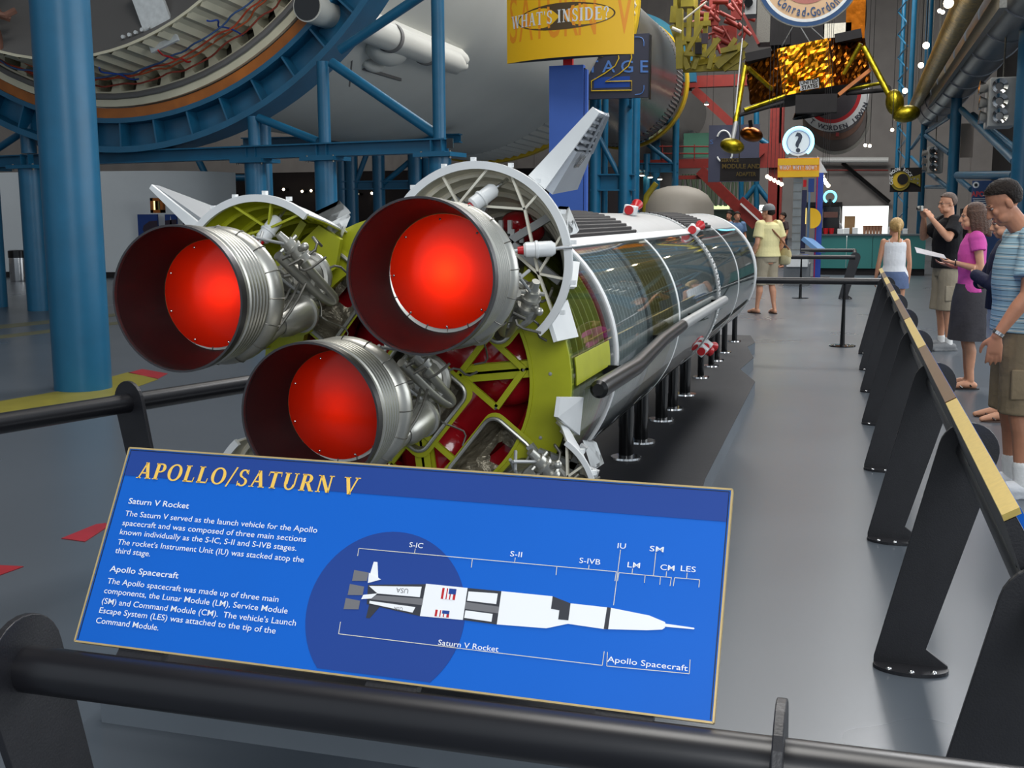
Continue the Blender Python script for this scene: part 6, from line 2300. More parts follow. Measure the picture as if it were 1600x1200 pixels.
# poster
po = thing('wall_poster', 'blue poster with red heading behind the striped shirt man', 'poster', (at(1548, 380, Y=29).x, 29, 0))
block('poster_board', mat('poster_blue', (26, 66, 118), .5, 0, .1, 1.5), 1514, 282, 1582, 500, 29, .08, po)
text_mesh([('APOLLO', 1518, -307, 11, 'LEFT', .92, .3)], 'poster_text', M_['red'], po, far_matrix(0, 0, 28.97))
for k in range(5):
    block('poster_line', 'rib', 1520 + (k % 2), 310 + 3 * k, 1552 - 5 * (k % 2), 311 + 3 * k, 28.97, .02, po)
disc_px('poster_emblem', M_['whitetext'], 1525, 289, 0.01, 5, 28.97, po)
disc_px('poster_emblem', M_['gloss_black'], 1525, 289, 0.01, 2.6, 28.95, po)
disc_px('poster_spot', M_['yellow'], 1524, 326, 0.01, 3, 28.97, po, 2.2)
MB().prism([at(u, v, Y=28.97) for u, v in ((1552, 300), (1556, 284), (1559, 283), (1556, 290), (1554, 302))], (0, .02, 0)).build('poster_shape', M_['rib'], po, smooth=False)
block('dark_cabinet', 'dark', 1500, 326, 1514, 420, 31, .4, None, 'dark cabinet left of the blue poster behind the pink shirt woman', 'cabinet')

# moon cafe sign
mc = thing('cafe_sign', 'hanging crescent moon cafe sign with curved lettering', 'sign', at(1407, 300, Y=44))
disc_px('moon_disc', M_['yellow'], 1407, 282, 0.01, 12, 44, mc)
disc_px('moon_shadow', M_['dark'], 1410.5, 280, 0.01, 8.5, 43.96, mc)
items = []
for i, ch in enumerate('MOON ROCK'):
    a = R(-52 + 14.5 * i)
    if ch != ' ':
        items.append((ch, 15.5 * sin(a), 15.5 * cos(a), 7, 'CENTER', .8, .2, -a))
text_mesh(items, 'sign_text', M_['white'], mc, far_matrix(1407, 282, 43.95))
text_mesh([('CAFE', 0, 0, 7, 'CENTER', .8, .2, PI / 2)], 'sign_text', M_['white'], mc, far_matrix(1395, 282, 43.95))
disc_px('moon_rim', M_['oldyellow'], 1407, 283, 11, 15, 44.03, mc)
MB().prism([at(u, v, Y=44) for u, v in ((1420, 277), (1430, 275), (1438, 272), (1438, 292), (1430, 287), (1420, 284))], (0, .08, 0)).build('yellow_bracket', M_['oldyellow'], mc, smooth=False)
for u, v in ((1424, 280), (1429, 279), (1434, 280), (1434, 286)):
    disc_px('bracket_hole', M_['gloss_black'], u, v, 0.01, 1.5, 43.98, mc)
block('sign_back', 'dark', 1391, 262, 1440, 300, 44.1, .08, mc)
MB().cyl(at(1407, 266, Y=44.1), V((at(1407, 266, Y=44).x, 44.1, 17.9)), .015, None, 6).build('hanging_cable', M_['darksilver'], mc)

# wall fittings on the back wall: pipes and a brace
wp = tag(MB().cyl(at(1232, 250, Y=83), at(1388, 250, Y=83), .2, None, 12).build('wall_pipe', M_['white']), 'long white pipe across the grey back wall', 'pipe')
tag(MB().cyl(at(1270, 266, Y=83.4), at(1388, 266, Y=83.4), .06, None, 10).build('wall_pipe', M_['redsteel']), 'thin red pipe across the grey back wall', 'pipe')
tag(MB().cyl(at(1316, 254, Y=83.3), at(1390, 316, Y=83.3), .14, None, 10).build('wall_brace', M_['gloss_black']), 'dark slanting brace on the grey back wall', 'brace')
tag(box_px(MB(), 1240, 316, 1316, 322, 83.5, .3).build('wall_rail', M_['dark'], smooth=False), 'dark rail on the back wall left of the bright opening', 'rail')

# strings of warm festoon lights near the question sign
for k, (u, v) in enumerate(((1199, 276), (1204, 279), (1210, 282), (1216, 285), (1221, 288), (1285, 275), (1288, 281), (1291, 286), (1294, 290))):
    p = at(u, v, Y=40)
    t = thing('festoon_bulb', 'warm festoon bulb in the slanting string beside the yellow question board', 'bulb', p, 'festoon bulbs by the question sign')
    MB().ball(p, .065, 12, 8).build('bulb_glass', M_['bulb'], t)
    MB().cyl(p + V((0, 0, .05)), V((p.x, p.y, 17.95)), .008, None, 6).build('bulb_cable', M_['dark'], t)

# ---- crossing rails beyond the rocket model
tag(MB().cyl((-3.6, 14.42, TZ), (RX + OFF + .02, 14.42, TZ), TR, None, 20).build('handrail', M_['blacktube']), 'black tube crossing the walkway at the end of the right handrail', 'handrail', 'handrails')
p = at(1316, 540, Z=0)
stn = thing('stanchion', 'thin black stanchion under the crossing rail in the middle of the walkway', 'stanchion', (p.x, 14.42, 0))
MB().lathe((p.x, 14.42, 0), (0, 0, 1), [(0, 0), (0, .16), (.012, .16), (.02, .03), (TZ - TR + .004, .014), (TZ - TR + .004, 0)], 28).build('pole_and_foot', M_['gloss_black'], stn)
for k in range(4):
    MB().ball((p.x + .11 * cos(k * PI / 2 + .6), 14.42 + .11 * sin(k * PI / 2 + .6), .015), .012, 8, 5).build('bolt', M_['chrome'], stn)
make_post('handrail_post', 'leaning post of the far handrail in front of the teal counter', (at(1312, 453, Z=0).x + .12, 22.7, 0), (1, 0, 0), (0, 1, 0), 'posts of the far handrails')
xr = at(1312, 453, Z=0).x + .12 + OFF
tag(MB().cyl((xr - 2.6, 22.7, TZ), (xr, 22.7, TZ), TR, None, 16).build('handrail', M_['blacktube']), 'black far handrail crossing in front of the question sign plinth', 'handrail', 'handrails')
tag(MB().cyl((xr, 22.7, TZ), (xr, 27.2, TZ), TR, None, 16).build('handrail', M_['blacktube']), 'black far handrail running towards the teal counter', 'handrail', 'handrails')
tag(MB().cyl((xr - 1.2, 27.2, TZ), (xr, 27.2, TZ), TR, None, 16).build('handrail', M_['blacktube']), 'black handrail stretch directly before the teal counter', 'handrail', 'handrails')
MB()
t = thing('stanchion', 'thin far stanchion under the handrail near the question sign', 'stanchion', (xr - 1.0, 22.7, 0))
MB().lathe((xr - 1.0, 22.7, 0), (0, 0, 1), [(0, 0), (0, .16), (.012, .16), (.02, .03), (TZ - TR + .004, .014), (TZ - TR + .004, 0)], 20).build('pole_and_foot', M_['gloss_black'], t)
# ------------------------------------------------------------------ people
def remesh(mb, voxel, name, m, parent, smooth_it=2, factor=.5):
    """fuse overlapping closed shapes into one continuous surface"""
    off = worldloc(parent) if parent is not None else V((0, 0, 0))
    me = bpy.data.meshes.new('raw')
    me.from_pydata([V(p) - off for p in mb.v], [], mb.f)
    ob = bpy.data.objects.new('raw', me)
    COL.objects.link(ob)
    md = ob.modifiers.new('r', 'REMESH')
    md.mode = 'VOXEL'
    md.voxel_size = voxel
    sm = ob.modifiers.new('s', 'SMOOTH')
    sm.iterations = smooth_it
    sm.factor = factor
    dg = bpy.context.evaluated_depsgraph_get()
    dg.update()
    me2 = bpy.data.meshes.new_from_object(ob.evaluated_get(dg))
    bpy.data.objects.remove(ob)
    bpy.data.meshes.remove(me)
    me2.name = name
    me2.materials.clear()
    me2.materials.append(m)
    me2.polygons.foreach_set('use_smooth', [True] * len(me2.polygons))
    o = bpy.data.objects.new(name, me2)
    COL.objects.link(o)
    if parent is not None:
        o.parent = parent
    return o


def limb(mb, pts, rr, n=14):
    """tapered limb with round ends"""
    pts = [V(p) for p in pts]
    q, r = [], []
    for i in range(len(pts) - 1):
        for k in range(4):
            t = k / 4
            q.append(pts[i].lerp(pts[i + 1], t))
            r.append(rr[i] + (rr[i + 1] - rr[i]) * t)
    q.append(pts[-1])
    r.append(rr[-1])
    mb.tube(q, r, n)
    for p, a in zip(pts, rr):
        mb.ball(p, a * .985, 12, 8)


def torso(mb, secs, n=24):
    """secs: (z, half width, half depth, forward shift, sideways shift)"""
    rings = []
    for s in secs:
        z, a, b, fy = s[:4]
        fx = s[4] if len(s) > 4 else 0
        rings.append([V((fx + a * cos(t), fy + b * sin(t) * (1 if sin(t) > 0 else 1.0), z)) for t in [2 * PI * k / n for k in range(n)]])
    mb.loft(rings)


def hand(mb, wrist, d, nrm, side, curl=25, s=1.0):
    """palm and five fingers; d: towards the fingertips, nrm: out of the palm, side: towards the thumb"""
    d = V(d).normalized()
    nrm = V(nrm)
    nrm = (nrm - d * nrm.dot(d)).normalized()
    sd = V(side)
    sd = (sd - d * sd.dot(d) - nrm * sd.dot(nrm)).normalized()
    w0 = V(wrist)
    rings = []
    for t, a, b in ((-.01, .024, .018), (.02, .032, .018), (.05, .040, .016), (.085, .041, .013), (.095, .036, .010)):
        c = w0 + d * t * s
        rings.append([c + (sd * a * cos(q) + nrm * b * sin(q)) * s for q in [2 * PI * k / 16 for k in range(16)]])
    mb.loft(rings)
    for k, (L, x) in enumerate(((.072, .030), (.080, .0095), (.074, -.0105), (.058, -.030))):
        p = w0 + (d * .085 + sd * x) * s
        dd = (d + sd * (x * 3.0)).normalized()
        pts, r = [p], [.0095 * s]
        for j in range(3):
            a = R(curl * (j + .4))
            q = dd * cos(a) + nrm * sin(a)
            p = p + q * (L * (.42, .32, .26)[j]) * s
            pts.append(p)
            r.append((.009, .0082, .0068)[j] * s)
        limb(mb, pts, r, 8)
    p = w0 + (d * .022 + sd * .026 + nrm * .006) * s
    q = (d * .62 + sd * .75 + nrm * .25).normalized()
    p2 = p + q * .038 * s
    p3 = p2 + (d * .85 + sd * .35 + nrm * .3).normalized() * .032 * s
    p4 = p3 + (d * .95 + sd * .05 + nrm * .3).normalized() * .026 * s
    limb(mb, [p, p2, p3, p4], [.015 * s, .0125 * s, .0105 * s, .008 * s], 8)


def head_shapes(mb, hc, yaw, pitch, female=False):
    """returns a function that maps head-local points (x right, y forward, z up; metres from the skull centre)"""
    Mh = Matrix.Rotation(R(yaw), 3, 'Z') @ Matrix.Rotation(R(-pitch), 3, 'X')

    def hp(x, y, z):
        return hc + Mh @ V((x, y, z))
    k = .94 if female else 1.0
    mb.ball(hp(0, -.012, .035), (.076 * k, .096, .088), 20, 14, M=Mh)          # cranium
    mb.ball(hp(0, .022, -.035), (.062 * k, .070, .088), 18, 12, M=Mh)         # face
    mb.ball(hp(0, .050, -.088), (.036 * k, .038, .030), 14, 10, M=Mh)         # chin
    for s in (-1, 1):
        mb.ball(hp(s * .040, .035, -.070), (.026, .045, .032), 12, 8, M=Mh)   # jaw
        mb.ball(hp(s * .034, .070, -.022), (.022, .018, .020), 12, 8, M=Mh)   # cheek
        mb.ball(hp(s * .078 * k, -.008, -.012), (.009, .020, .032), 12, 8, M=Mh)   # ear
    mb.ball(hp(0, .078, .018), (.050, .018, .012), 14, 8, M=Mh)               # brow
    limb(mb, [hp(0, .084, .008), hp(0, .100, -.018), hp(0, .108, -.036)], [.009, .0115, .0135], 10)   # nose
    for s in (-1, 1):
        mb.ball(hp(s * .011, .097, -.040), (.0085, .011, .0075), 10, 6, M=Mh)
    mb.ball(hp(0, .086, -.064), (.024, .012, .0065), 12, 8, M=Mh)             # lips
    mb.ball(hp(0, .084, -.074), (.020, .012, .0065), 12, 8, M=Mh)
    return hp, Mh


M_['eyewhite'] = mat('eye_white', (168, 158, 150), .6)
M_['eyedark'] = mat('eye_iris', (50, 34, 24), .2)
M_['lip'] = mat('lips', (176, 96, 88), .5)


class Person:
    def __init__(self, label, spot, heading, H=1.75, skin='skin', female=False, pose=None, headyaw=0, headpitch=0, voxel=.0075, lean=0.0, build_=1.0, group=None, headfwd=0.0):
        s = H / 1.75
        self.s = s
        self.H = H
        P = dict(hip=(.088, 0, .90), knee=(.098, .015, .49), ankle=(.105, -.03, .085), toe=(.125, .15, .03),
                 shoulder=(.178, -.01, 1.425), elbow=(.235, -.03, 1.14), wrist=(.245, .07, .895))
        self.J = {}
        for sd, sg in (('l', -1), ('r', 1)):
            for k, v in P.items():
                self.J[k + '_' + sd] = V((v[0] * sg, v[1], v[2])) * s
        self.hd = {'l': dict(curl=22), 'r': dict(curl=22)}
        for k, v in (pose or {}).items():
            if k.startswith('hand_'):
                self.hd[k[-1]] = v
            else:
                self.J[k] = V(v) * s
        self.lean = lean
        J, b = self.J, build_
        self.b = b
        mb = MB()
        ly = lean
        self.secs = [(z * s, a * s * b, d * s * b, (f + ly * max(0, z - .9)) * s) for z, a, d, f in (
            (.80, .10, .085, -.01), (.86, .155, .108, -.012), (.92, .172, .118, -.015), (.98, .162, .108, -.006), (1.08, .142, .098, .0), (1.18, .150, .106, .004), (1.28, .166, .114, .006), (1.37, .172, .106, -.004), (1.43, .150, .082, -.012), (1.465, .085, .062, -.012), (1.49, .058, .056, -.006))]
        if female:
            self.secs = [(z, a * (.90 if z > 1.0 * s else 1.03), d, f) for z, a, d, f in self.secs]
        torso(mb, self.secs)
        sh = ly * .53 * s
        for sd in 'lr':
            for k in ('shoulder', ):
                if not (pose and k + '_' + sd in pose):
                    J[k + '_' + sd] = J[k + '_' + sd] + V((0, sh, 0))
                    if female:
                        J[k + '_' + sd].x *= .9
            for k in ('elbow', 'wrist'):
                if not (pose and k + '_' + sd in pose):
                    J[k + '_' + sd] = J[k + '_' + sd] + V((0, sh, 0))
            w = .86 if female else 1.0
            limb(mb, [J['shoulder_' + sd], J['shoulder_' + sd].lerp(J['elbow_' + sd], .45), J['elbow_' + sd]], [.054 * s * w * b, .047 * s * w * b, .038 * s * w])
            limb(mb, [J['elbow_' + sd], J['elbow_' + sd].lerp(J['wrist_' + sd], .3), J['wrist_' + sd]], [.038 * s * w, .041 * s * w, .026 * s * w])
            h, kn, an, to = (J[k + '_' + sd] for k in ('hip', 'knee', 'ankle', 'toe'))
            limb(mb, [h, h.lerp(kn, .4), kn], [.088 * s * b, .075 * s * b, .052 * s])
            limb(mb, [kn, kn.lerp(an, .32) + V((0, -.018 * s, 0)), kn.lerp(an, .75), an], [.050 * s, .055 * s * (.94 if female else 1), .036 * s, .032 * s])
            f = (to - an)
            f.z = 0
            f.normalize()
            limb(mb, [an - f * .03 * s - V((0, 0, .045 * s)), an + f * .06 * s - V((0, 0, .035 * s)), V((to.x, to.y, .022 * s))], [.034 * s, .036 * s, .022 * s], 12)
            # hand
            d = (J['wrist_' + sd] - J['elbow_' + sd]).normalized()
            o = self.hd[sd]
            hand(mb, J['wrist_' + sd], o.get('d', d), o.get('n', (1 if sd == 'l' else -1, .2, 0)), o.get('side', (0, 1, 0)), o.get('curl', 22), s * (.92 if female else 1))
        self.neck = V((0, (-.006 + ly * .58) * s, 1.47 * s))
        self.hc = V((0, (.02 + ly * .72 + headfwd + .05 * sin(R(headpitch))) * s, (1.63 - .02 * abs(sin(R(headpitch)))) * s))
        limb(mb, [self.neck - V((0, 0, .03)), self.hc + V((0, -.02, -.05))], [.058 * s * (.88 if female else 1), .054 * s * (.88 if female else 1)])
        self.hp0, self.Mh = head_shapes(mb, self.hc, headyaw, headpitch, female)
        self.hp = lambda x, y, z: self.hp0(x, y, z)
        self.root = remesh(mb, voxel, 'person', M_[skin], None)
        self.spot, self.heading = V(spot), heading
        tag(self.root, label, 'person', group)
        for sg in (-1, 1):
            e = self.part_ball('eye', M_['eyewhite'], self.hp(sg * .030, .0765, .003), (.0115, .010, .006))
            MB().ball(self.hp(sg * .031, .0865, .002), .0052, 10, 6).build('iris', M_['eyedark'], e)
            MB().tube([self.hp(sg * (.018 + .008 * i), .086 - .002 * i * i * .4, .022 + .002 * (1 if 0 < i < 3 else 0)) for i in range(4)], .0042, 6).build('eyebrow', M_['eyedark'], self.root)
        MB().tube([self.hp(.019 * k, .0945 - abs(k) * .004, -.068) for k in (-1, -.5, 0, .5, 1)], .0042, 6).build('mouth', M_['lip'], self.root)

    def part_ball(self, name, m, c, r):
        return MB().ball(c, r, 12, 8, M=self.Mh).build(name, m, self.root)

    def shirt(self, name, m, z0=.92, grow=.018, sleeve=.55, extra=0.0, neck_z=1.475, sg=.016, voxel=.0085, flare=0.0):
        s, J = self.s, self.J
        mb = MB()
        sec = [x for x in self.secs if z0 * s - .001 <= x[0] <= 1.46 * s]
        out = []
        for i, (z, a, d, f) in enumerate(sec):
            k = 1 if z > 1.2 * s else 1.3
            out.append((z, a + grow * s * k + extra * (1 if z < 1.2 * s else .3), d + grow * s * k + extra * (1 if z < 1.2 * s else .3), f))
        out.append((neck_z * s, .066 * s, .064 * s, out[-1][3] + .004))
        torso(mb, out)
        for sd in 'lr':
            a, b = J['shoulder_' + sd], J['elbow_' + sd]
            w = J['wrist_' + sd]
            if sleeve <= 0:
                continue
            if sleeve <= 1:
                e = a.lerp(b, sleeve)
                mb.tube([a.lerp(V((0, a.y, a.z)), .35) + V((0, 0, .004)), a, a.lerp(e, .5), e], [.062 * s * self.b + sg * s, .060 * s * self.b + sg * s, .055 * s * self.b + sg * s * 1.2, .052 * s * self.b + sg * s * 1.5], 16)
                mb.ball(a, .058 * s * self.b + sg * s, 14, 10)
            else:
                limb(mb, [a.lerp(V((0, a.y, a.z)), .35), a, b, b.lerp(w, min(1, sleeve - 1))], [.06 * s + sg * s, .056 * s + sg * s, .044 * s + sg * s, .036 * s + sg * s])
        return remesh(mb, voxel, name, m, self.root)

    def shorts(self, name, m, z_end=.50, grow=.02, flare=.03, top=1.0):
        s, J = self.s, self.J
        mb = MB()
        sec = [(z, a + grow * s, d + grow * s, f) for z, a, d, f in self.secs if .84 * s <= z <= 1.0 * s]
        sec = [(sec[0][0] - .03 * s, sec[0][1] * .9, sec[0][2] * .95, sec[0][3])] + sec
        torso(mb, sec)
        for sd in 'lr':
            h, k, a = J['hip_' + sd], J['knee_' + sd], J['ankle_' + sd]
            t = (h.z - z_end * s) / (h.z - k.z)
            e = h.lerp(k, t) if t <= 1 else k.lerp(a, (k.z - z_end * s) / (k.z - a.z))
            mid = h.lerp(e, .5)
            mb.tube([h + V((0, 0, .02)), h.lerp(e, .25), mid, e], [.085 * s + grow * s, .088 * s * self.b + grow * s, .080 * s * self.b + grow * s, .066 * s + flare * s], 18)
        return remesh(mb, .0085, name, m, self.root)

    def skirt(self, name, m, z_end, r0, r1, top=1.0, pleat=.006, d=.85):
        s = self.s
        N = 40
        rings = []
        for i in range(9):
            t = i / 8
            z = (top + (z_end - top) * t) * s
            hipf = 1.0 if t > .3 else (.86 + .14 * t / .3)
            r = (r0 + (r1 - r0) * t) * hipf * s
            rings.append([V(((r + pleat * t * sin(k * 2 * PI * 7 / N)) * cos(2 * PI * k / N), -.012 * s + (r + pleat * t * sin(k * 2 * PI * 7 / N)) * d * sin(2 * PI * k / N), z)) for k in range(N)])
        return MB().loft(rings).build(name, m, self.root)

    def sole(self, name, m, kind='sandal', strap=None):
        s, J = self.s, self.J
        for sd in 'lr':
            an, to = J['ankle_' + sd], J['toe_' + sd]
            f = (to - an)
            f.z = 0
            f.normalize()
            x = V((f.y, -f.x, 0))
            c = V((an.x, an.y, 0)) + f * .05 * s
            if kind == 'sandal':
                poly = [c + f * (.135 * s * cos(a)) + x * (.046 * s * sin(a)) + V((0, 0, -.004)) for a in [2 * PI * k / 20 for k in range(20)]]
                o = MB().prism(poly, (0, 0, .018)).build(name, m, self.root)
                MB().tube([c + f * .03 + x * .045 * s + V((0, 0, .02)), c + f * .075 * s + V((0, 0, .055 * s)), c + f * .03 - x * .045 * s + V((0, 0, .02))], .008, 8, smooth=1).build('strap', strap or m, o)
                if strap:
                    MB().tube([c - f * .05 * s + x * .04 * s + V((0, 0, .03)), V((an.x, an.y, .085 * s)) + f * .045 * s, c - f * .05 * s - x * .04 * s + V((0, 0, .03))], .007, 8, smooth=1).build('strap', strap, o)
            else:
                mb = MB()
                limb(mb, [an - f * .045 * s - V((0, 0, .045 * s)), an + f * .05 * s - V((0, 0, .035 * s)), V((to.x, to.y, .034 * s)) + f * .02], [.045 * s, .050 * s, .036 * s], 14)
                mb.box(V((c.x, c.y, .012)), (.085 * s, .28 * s, .024), rz=math.atan2(f.y, f.x) - PI / 2)
                remesh(mb, .007, name, m, self.root)

    def cap_hair(self, name, m, back=.0, low=-.02, thick=.012, fringe=.03, bumps=0.0, seed=1, side=.0):
        """short hair as a close shell over the skull: everything above a slanting hairline"""
        rr_ = random.Random(seed)
        mb = MB()
        n, mm = 36, 18
        vs = []
        R0 = (.076 + thick, .098 + thick, .090 + thick)
        idx = {}
        for j in range(mm + 1):
            a = PI / 2 - (PI * .82) * j / mm
            for i in range(n):
                t = 2 * PI * i / n
                x, y, z = R0[0] * cos(a) * cos(t), R0[1] * cos(a) * sin(t), R0[2] * sin(a)
                fr = (sin(t) + 1) / 2          # 1 at the front
                zl = low + (fringe - low) * fr ** 1.2 - side * (1 - abs(sin(t)))
                if y > .0 and z < zl:
                    # tuck the edge into the skull
                    z = zl
                    k = .93
                    x, y = x * k, y * k
                z = max(z, low - .035 * (1 - fr))
                b = 1 + bumps * rr_.uniform(-1, 1)
                vs.append(self.hp(x * b, -.012 + y * b, .035 + z * b if z > 0 else .035 + z))
        fs = []
        for j in range(mm):
            for i in range(n):
                k = (i + 1) % n
                fs.append((j * n + i, (j + 1) * n + i, (j + 1) * n + k, j * n + k))
        fs.append(tuple(mm * n + i for i in range(n)))
        return MB().add(vs, fs).build(name, m, self.root, sharp=70)

    def finish(self):
        self.root.location = self.spot
        self.root.rotation_euler = (0, 0, R(self.heading))
        return self.root


def cloth(name, rgb, var=.08, rough=.8, scale=9):
    return mat(name, rgb, rough, 0, var, scale, .25, 26, spec=.2)


def striped(name, base, stripes, period):
    """horizontal stripes by height"""
    m = mat(name, base, .8, spec=.2)
    nt = m.node_tree
    b = nt.nodes['Principled BSDF']
    tc = nt.nodes.new('ShaderNodeTexCoord')
    sx = nt.nodes.new('ShaderNodeSeparateXYZ')
    ml = nt.nodes.new('ShaderNodeMath')
    ml.operation = 'MULTIPLY'
    ml.inputs[1].default_value = 1 / period
    fr = nt.nodes.new('ShaderNodeMath')
    fr.operation = 'FRACT'
    rp = nt.nodes.new('ShaderNodeValToRGB')
    rp.color_ramp.interpolation = 'CONSTANT'
    el = rp.color_ramp.elements
    for i, (p_, c) in enumerate(stripes):
        e = el[i] if i < 2 else el.new(p_)
        e.position = p_
        e.color = (*s2l(c), 1)
    nt.links.new(tc.outputs['Object'], sx.inputs[0])
    nt.links.new(sx.outputs['Z'], ml.inputs[0])
    nt.links.new(ml.outputs[0], fr.inputs[0])
    nt.links.new(fr.outputs[0], rp.inputs[0])
    nt.links.new(rp.outputs[0], b.inputs['Base Color'])
    return m


HB = mat('dark_brown_hair', (30, 22, 18), .6, 0, .3, 60, .6, 90, spec=.2)
HBR = mat('brown_hair', (76, 50, 36), .6, 0, .3, 40, .6, 70)
HBL = mat('blonde_hair', (186, 150, 92), .5, 0, .25, 40, .6, 70)
HG = mat('greying_hair', (92, 74, 64), .6, 0, .3, 60, .6, 90)

# ---- the striped-shirt man, nearest
g = at(1578, 772, Z=0)
ps = Person('man in a pale blue striped polo and tan shorts, looking down, at the right edge', (g.x + .0, g.y + .02, 0), 98, 1.80, 'skin_tan', headyaw=-2, headpitch=30, headfwd=.075, voxel=.006, build_=1.06,
            pose=dict(elbow_l=(-.262, .045, 1.135), wrist_l=(-.25, .185, .915), elbow_r=(.26, -.08, 1.15), wrist_r=(.24, -.02, .90), hand_l=dict(d=(.05, .05, -1), n=(1, -.2, 0), side=(.1, 1, 0), curl=14), hand_r=dict(curl=30)))
ps.shirt('polo_shirt', striped('striped_jersey', (150, 182, 196), [(0, (146, 178, 192)), (.34, (70, 84, 98)), (.40, (160, 190, 200)), (.55, (206, 208, 200)), (.66, (146, 178, 192)), (.80, (74, 100, 116)), (.86, (170, 196, 204))], .058), .90, .022, .72, .012, sg=.02)
ps.shorts('shorts', cloth('tan_twill', (134, 118, 94)), .47, .024, .036)
MB().lathe((0, -.012, .965 * ps.s), (0, 0, 1), [(-.018, .195), (-.018, .20), (.018, .20), (.018, .195)], 32, close=True)
bt = MB()
bt.loft([[V((.193 * cos(t), -.012 + .146 * sin(t), z)) for t in [2 * PI * k / 32 for k in range(32)]] for z in (.935 * ps.s, .962 * ps.s)])
bt.build('belt', mat('brown_belt', (58, 42, 34), .5), ps.root)
w_ = ps.J['wrist_l']
e_ = (ps.J['elbow_l'] - w_).normalized()
MB().lathe(w_ + e_ * .01, e_, [(0, .028), (0, .034), (.018, .035), (.018, .028)], 22, close=True).build('watch', M_['chrome'], ps.root)
ps.cap_hair('hair', HB, low=-.04, thick=.008, fringe=.056, bumps=.018, side=-.01)
for sd in 'lr':
    an, kn = ps.J['ankle_' + sd], ps.J['knee_' + sd]
    mb = MB()
    limb(mb, [an + V((0, 0, -.02)), an.lerp(kn, .24)], [.042, .046], 16)
    mb.build('sock', mat('white_sock', (226, 226, 224), .9, 0, .03, 30, .2, 80) if 'white_sock' not in bpy.data.materials else bpy.data.materials['white_sock'], ps.root)
ps.sole('shoe', cloth('white_trainer', (214, 216, 220), .05), 'shoe')
# cargo pocket
MB().box(ps.J['hip_l'].lerp(ps.J['knee_l'], .62) + V((-.105, .0, 0)), (.02, .15, .17)).build('pocket', bpy.data.materials['tan_twill'], ps.root, bevel=.008)
ps.finish()

# ---- the woman in pink
g = at(1512, 606, Z=0)
pw = Person('woman in a bright pink top and dark grey skirt reading a sheet of paper', (g.x - .02, g.y, 0), 92, 1.70, 'skin', True, headyaw=4, headpitch=2,
            pose=dict(elbow_l=(-.225, -.05, 1.14), wrist_l=(-.16, .17, 1.20), elbow_r=(.22, -.02, 1.13), wrist_r=(.10, .19, 1.17), hand_l=dict(d=(.12, .95, .18), n=(.1, -.2, 1), side=(1, .2, 0), curl=18), hand_r=dict(d=(-.1, .95, .2), n=(-.1, -.2, 1), side=(-1, .2, 0), curl=18)))
pw.shirt('top', cloth('pink_jersey', (206, 84, 164), .06), .92, .012, .40, .004, sg=.012)
pw.skirt('skirt', cloth('charcoal_cotton', (66, 64, 68), .1), .47, .20, .235, 1.0)
sh = MB().hexa([V((-.15, .24, 1.20)), V((.08, .24, 1.23)), V((.08, .50, 1.30)), V((-.15, .50, 1.255)), V((-.15, .24, 1.204)), V((.08, .24, 1.234)), V((.08, .50, 1.304)), V((-.15, .50, 1.259))])
paper_pts = sh
hr = MB()
hp = pw.hp
hr.ball(hp(0, -.03, .035), (.092, .105, .100), 24, 16, M=pw.Mh)
for k in range(15):
    a = R(150 + 240 * k / 14)
    x, y = .084 * cos(a), -.03 + .095 * sin(a)
    hr.tube([hp(x * .95, y, .05), hp(x * 1.15, y * 1.1 - .005, -.03), hp(x * 1.25, y * 1.15 - .012, -.10), hp(x * 1.15 + .012 * sin(k * 2.1), y * 1.1 - .02, -.165 - .012 * (k % 3))], [.03, .034, .034, .018], 10, smooth=1)
remesh(hr, .009, 'hair', HBR, pw.root, 1)
pw.sole('sandal', mat('black_leather', (28, 24, 24), .5), 'sandal', M_['gloss_black'])
wr_ = pw.J['wrist_l']
MB().tube([wr_ + V((.028 * cos(R(a)), 0, .028 * sin(R(a)))) for a in range(0, 360, 20)], .005, 6, closed=True).build('bracelet', M_['gloss_black'], pw.root)
pw.finish()
po_ = paper_pts.build('paper_sheet', mat('printed_paper', (168, 166, 170), .6, 0, .12, 16), None, smooth=False)
tag(po_, 'sheet of paper held out by the woman in pink', 'paper')
Mw = Matrix.Translation(pw.root.location) @ Matrix.Rotation(R(92), 4, 'Z')
po_.matrix_world = Mw @ Matrix.Translation(po_.location)

# ---- the man in black with a camera
g = at(1461, 546, Z=0)
pm_ = Person('tall man in a black shirt and khaki shorts raising a camera to his face', (g.x + .08, g.y, 0), 108, 1.86, 'skin', headyaw=6, headpitch=4,
             pose=dict(elbow_l=(-.31, .12, 1.25), wrist_l=(-.15, .25, 1.46), elbow_r=(.30, .16, 1.25), wrist_r=(.03, .27, 1.48), hand_l=dict(d=(.55, .25, .75), n=(.6, .2, -.2), side=(.2, -.9, .3), curl=38), hand_r=dict(d=(-.55, .25, .75), n=(-.6, .2, -.2), side=(-.2, -.9, .3), curl=38)))
pm_.shirt('shirt', cloth('black_jersey', (24, 23, 26), .1), .90, .026, .72, .02, sg=.022)
pm_.shorts('shorts', cloth('khaki_twill', (146, 136, 118)), .45, .026, .05)
MB().box(pm_.J['hip_l'].lerp(pm_.J['knee_l'], .62) + V((-.115, 0, 0)), (.02, .15, .18)).build('pocket', bpy.data.materials['khaki_twill'], pm_.root, bevel=.008)
pm_.cap_hair('hair', HG, low=-.03, thick=.008, fringe=.062, bumps=.015, side=-.02)
gl = MB()
for sg in (-1, 1):
    gl.tube([pm_.hp(sg * .032 + .019 * cos(R(a)), .094, .002 + .014 * sin(R(a))) for a in range(0, 360, 24)], .0018, 6, closed=True)
    gl.cyl(pm_.hp(sg * .052, .090, .004), pm_.hp(sg * .080, .0, .004), .0018, None, 6)
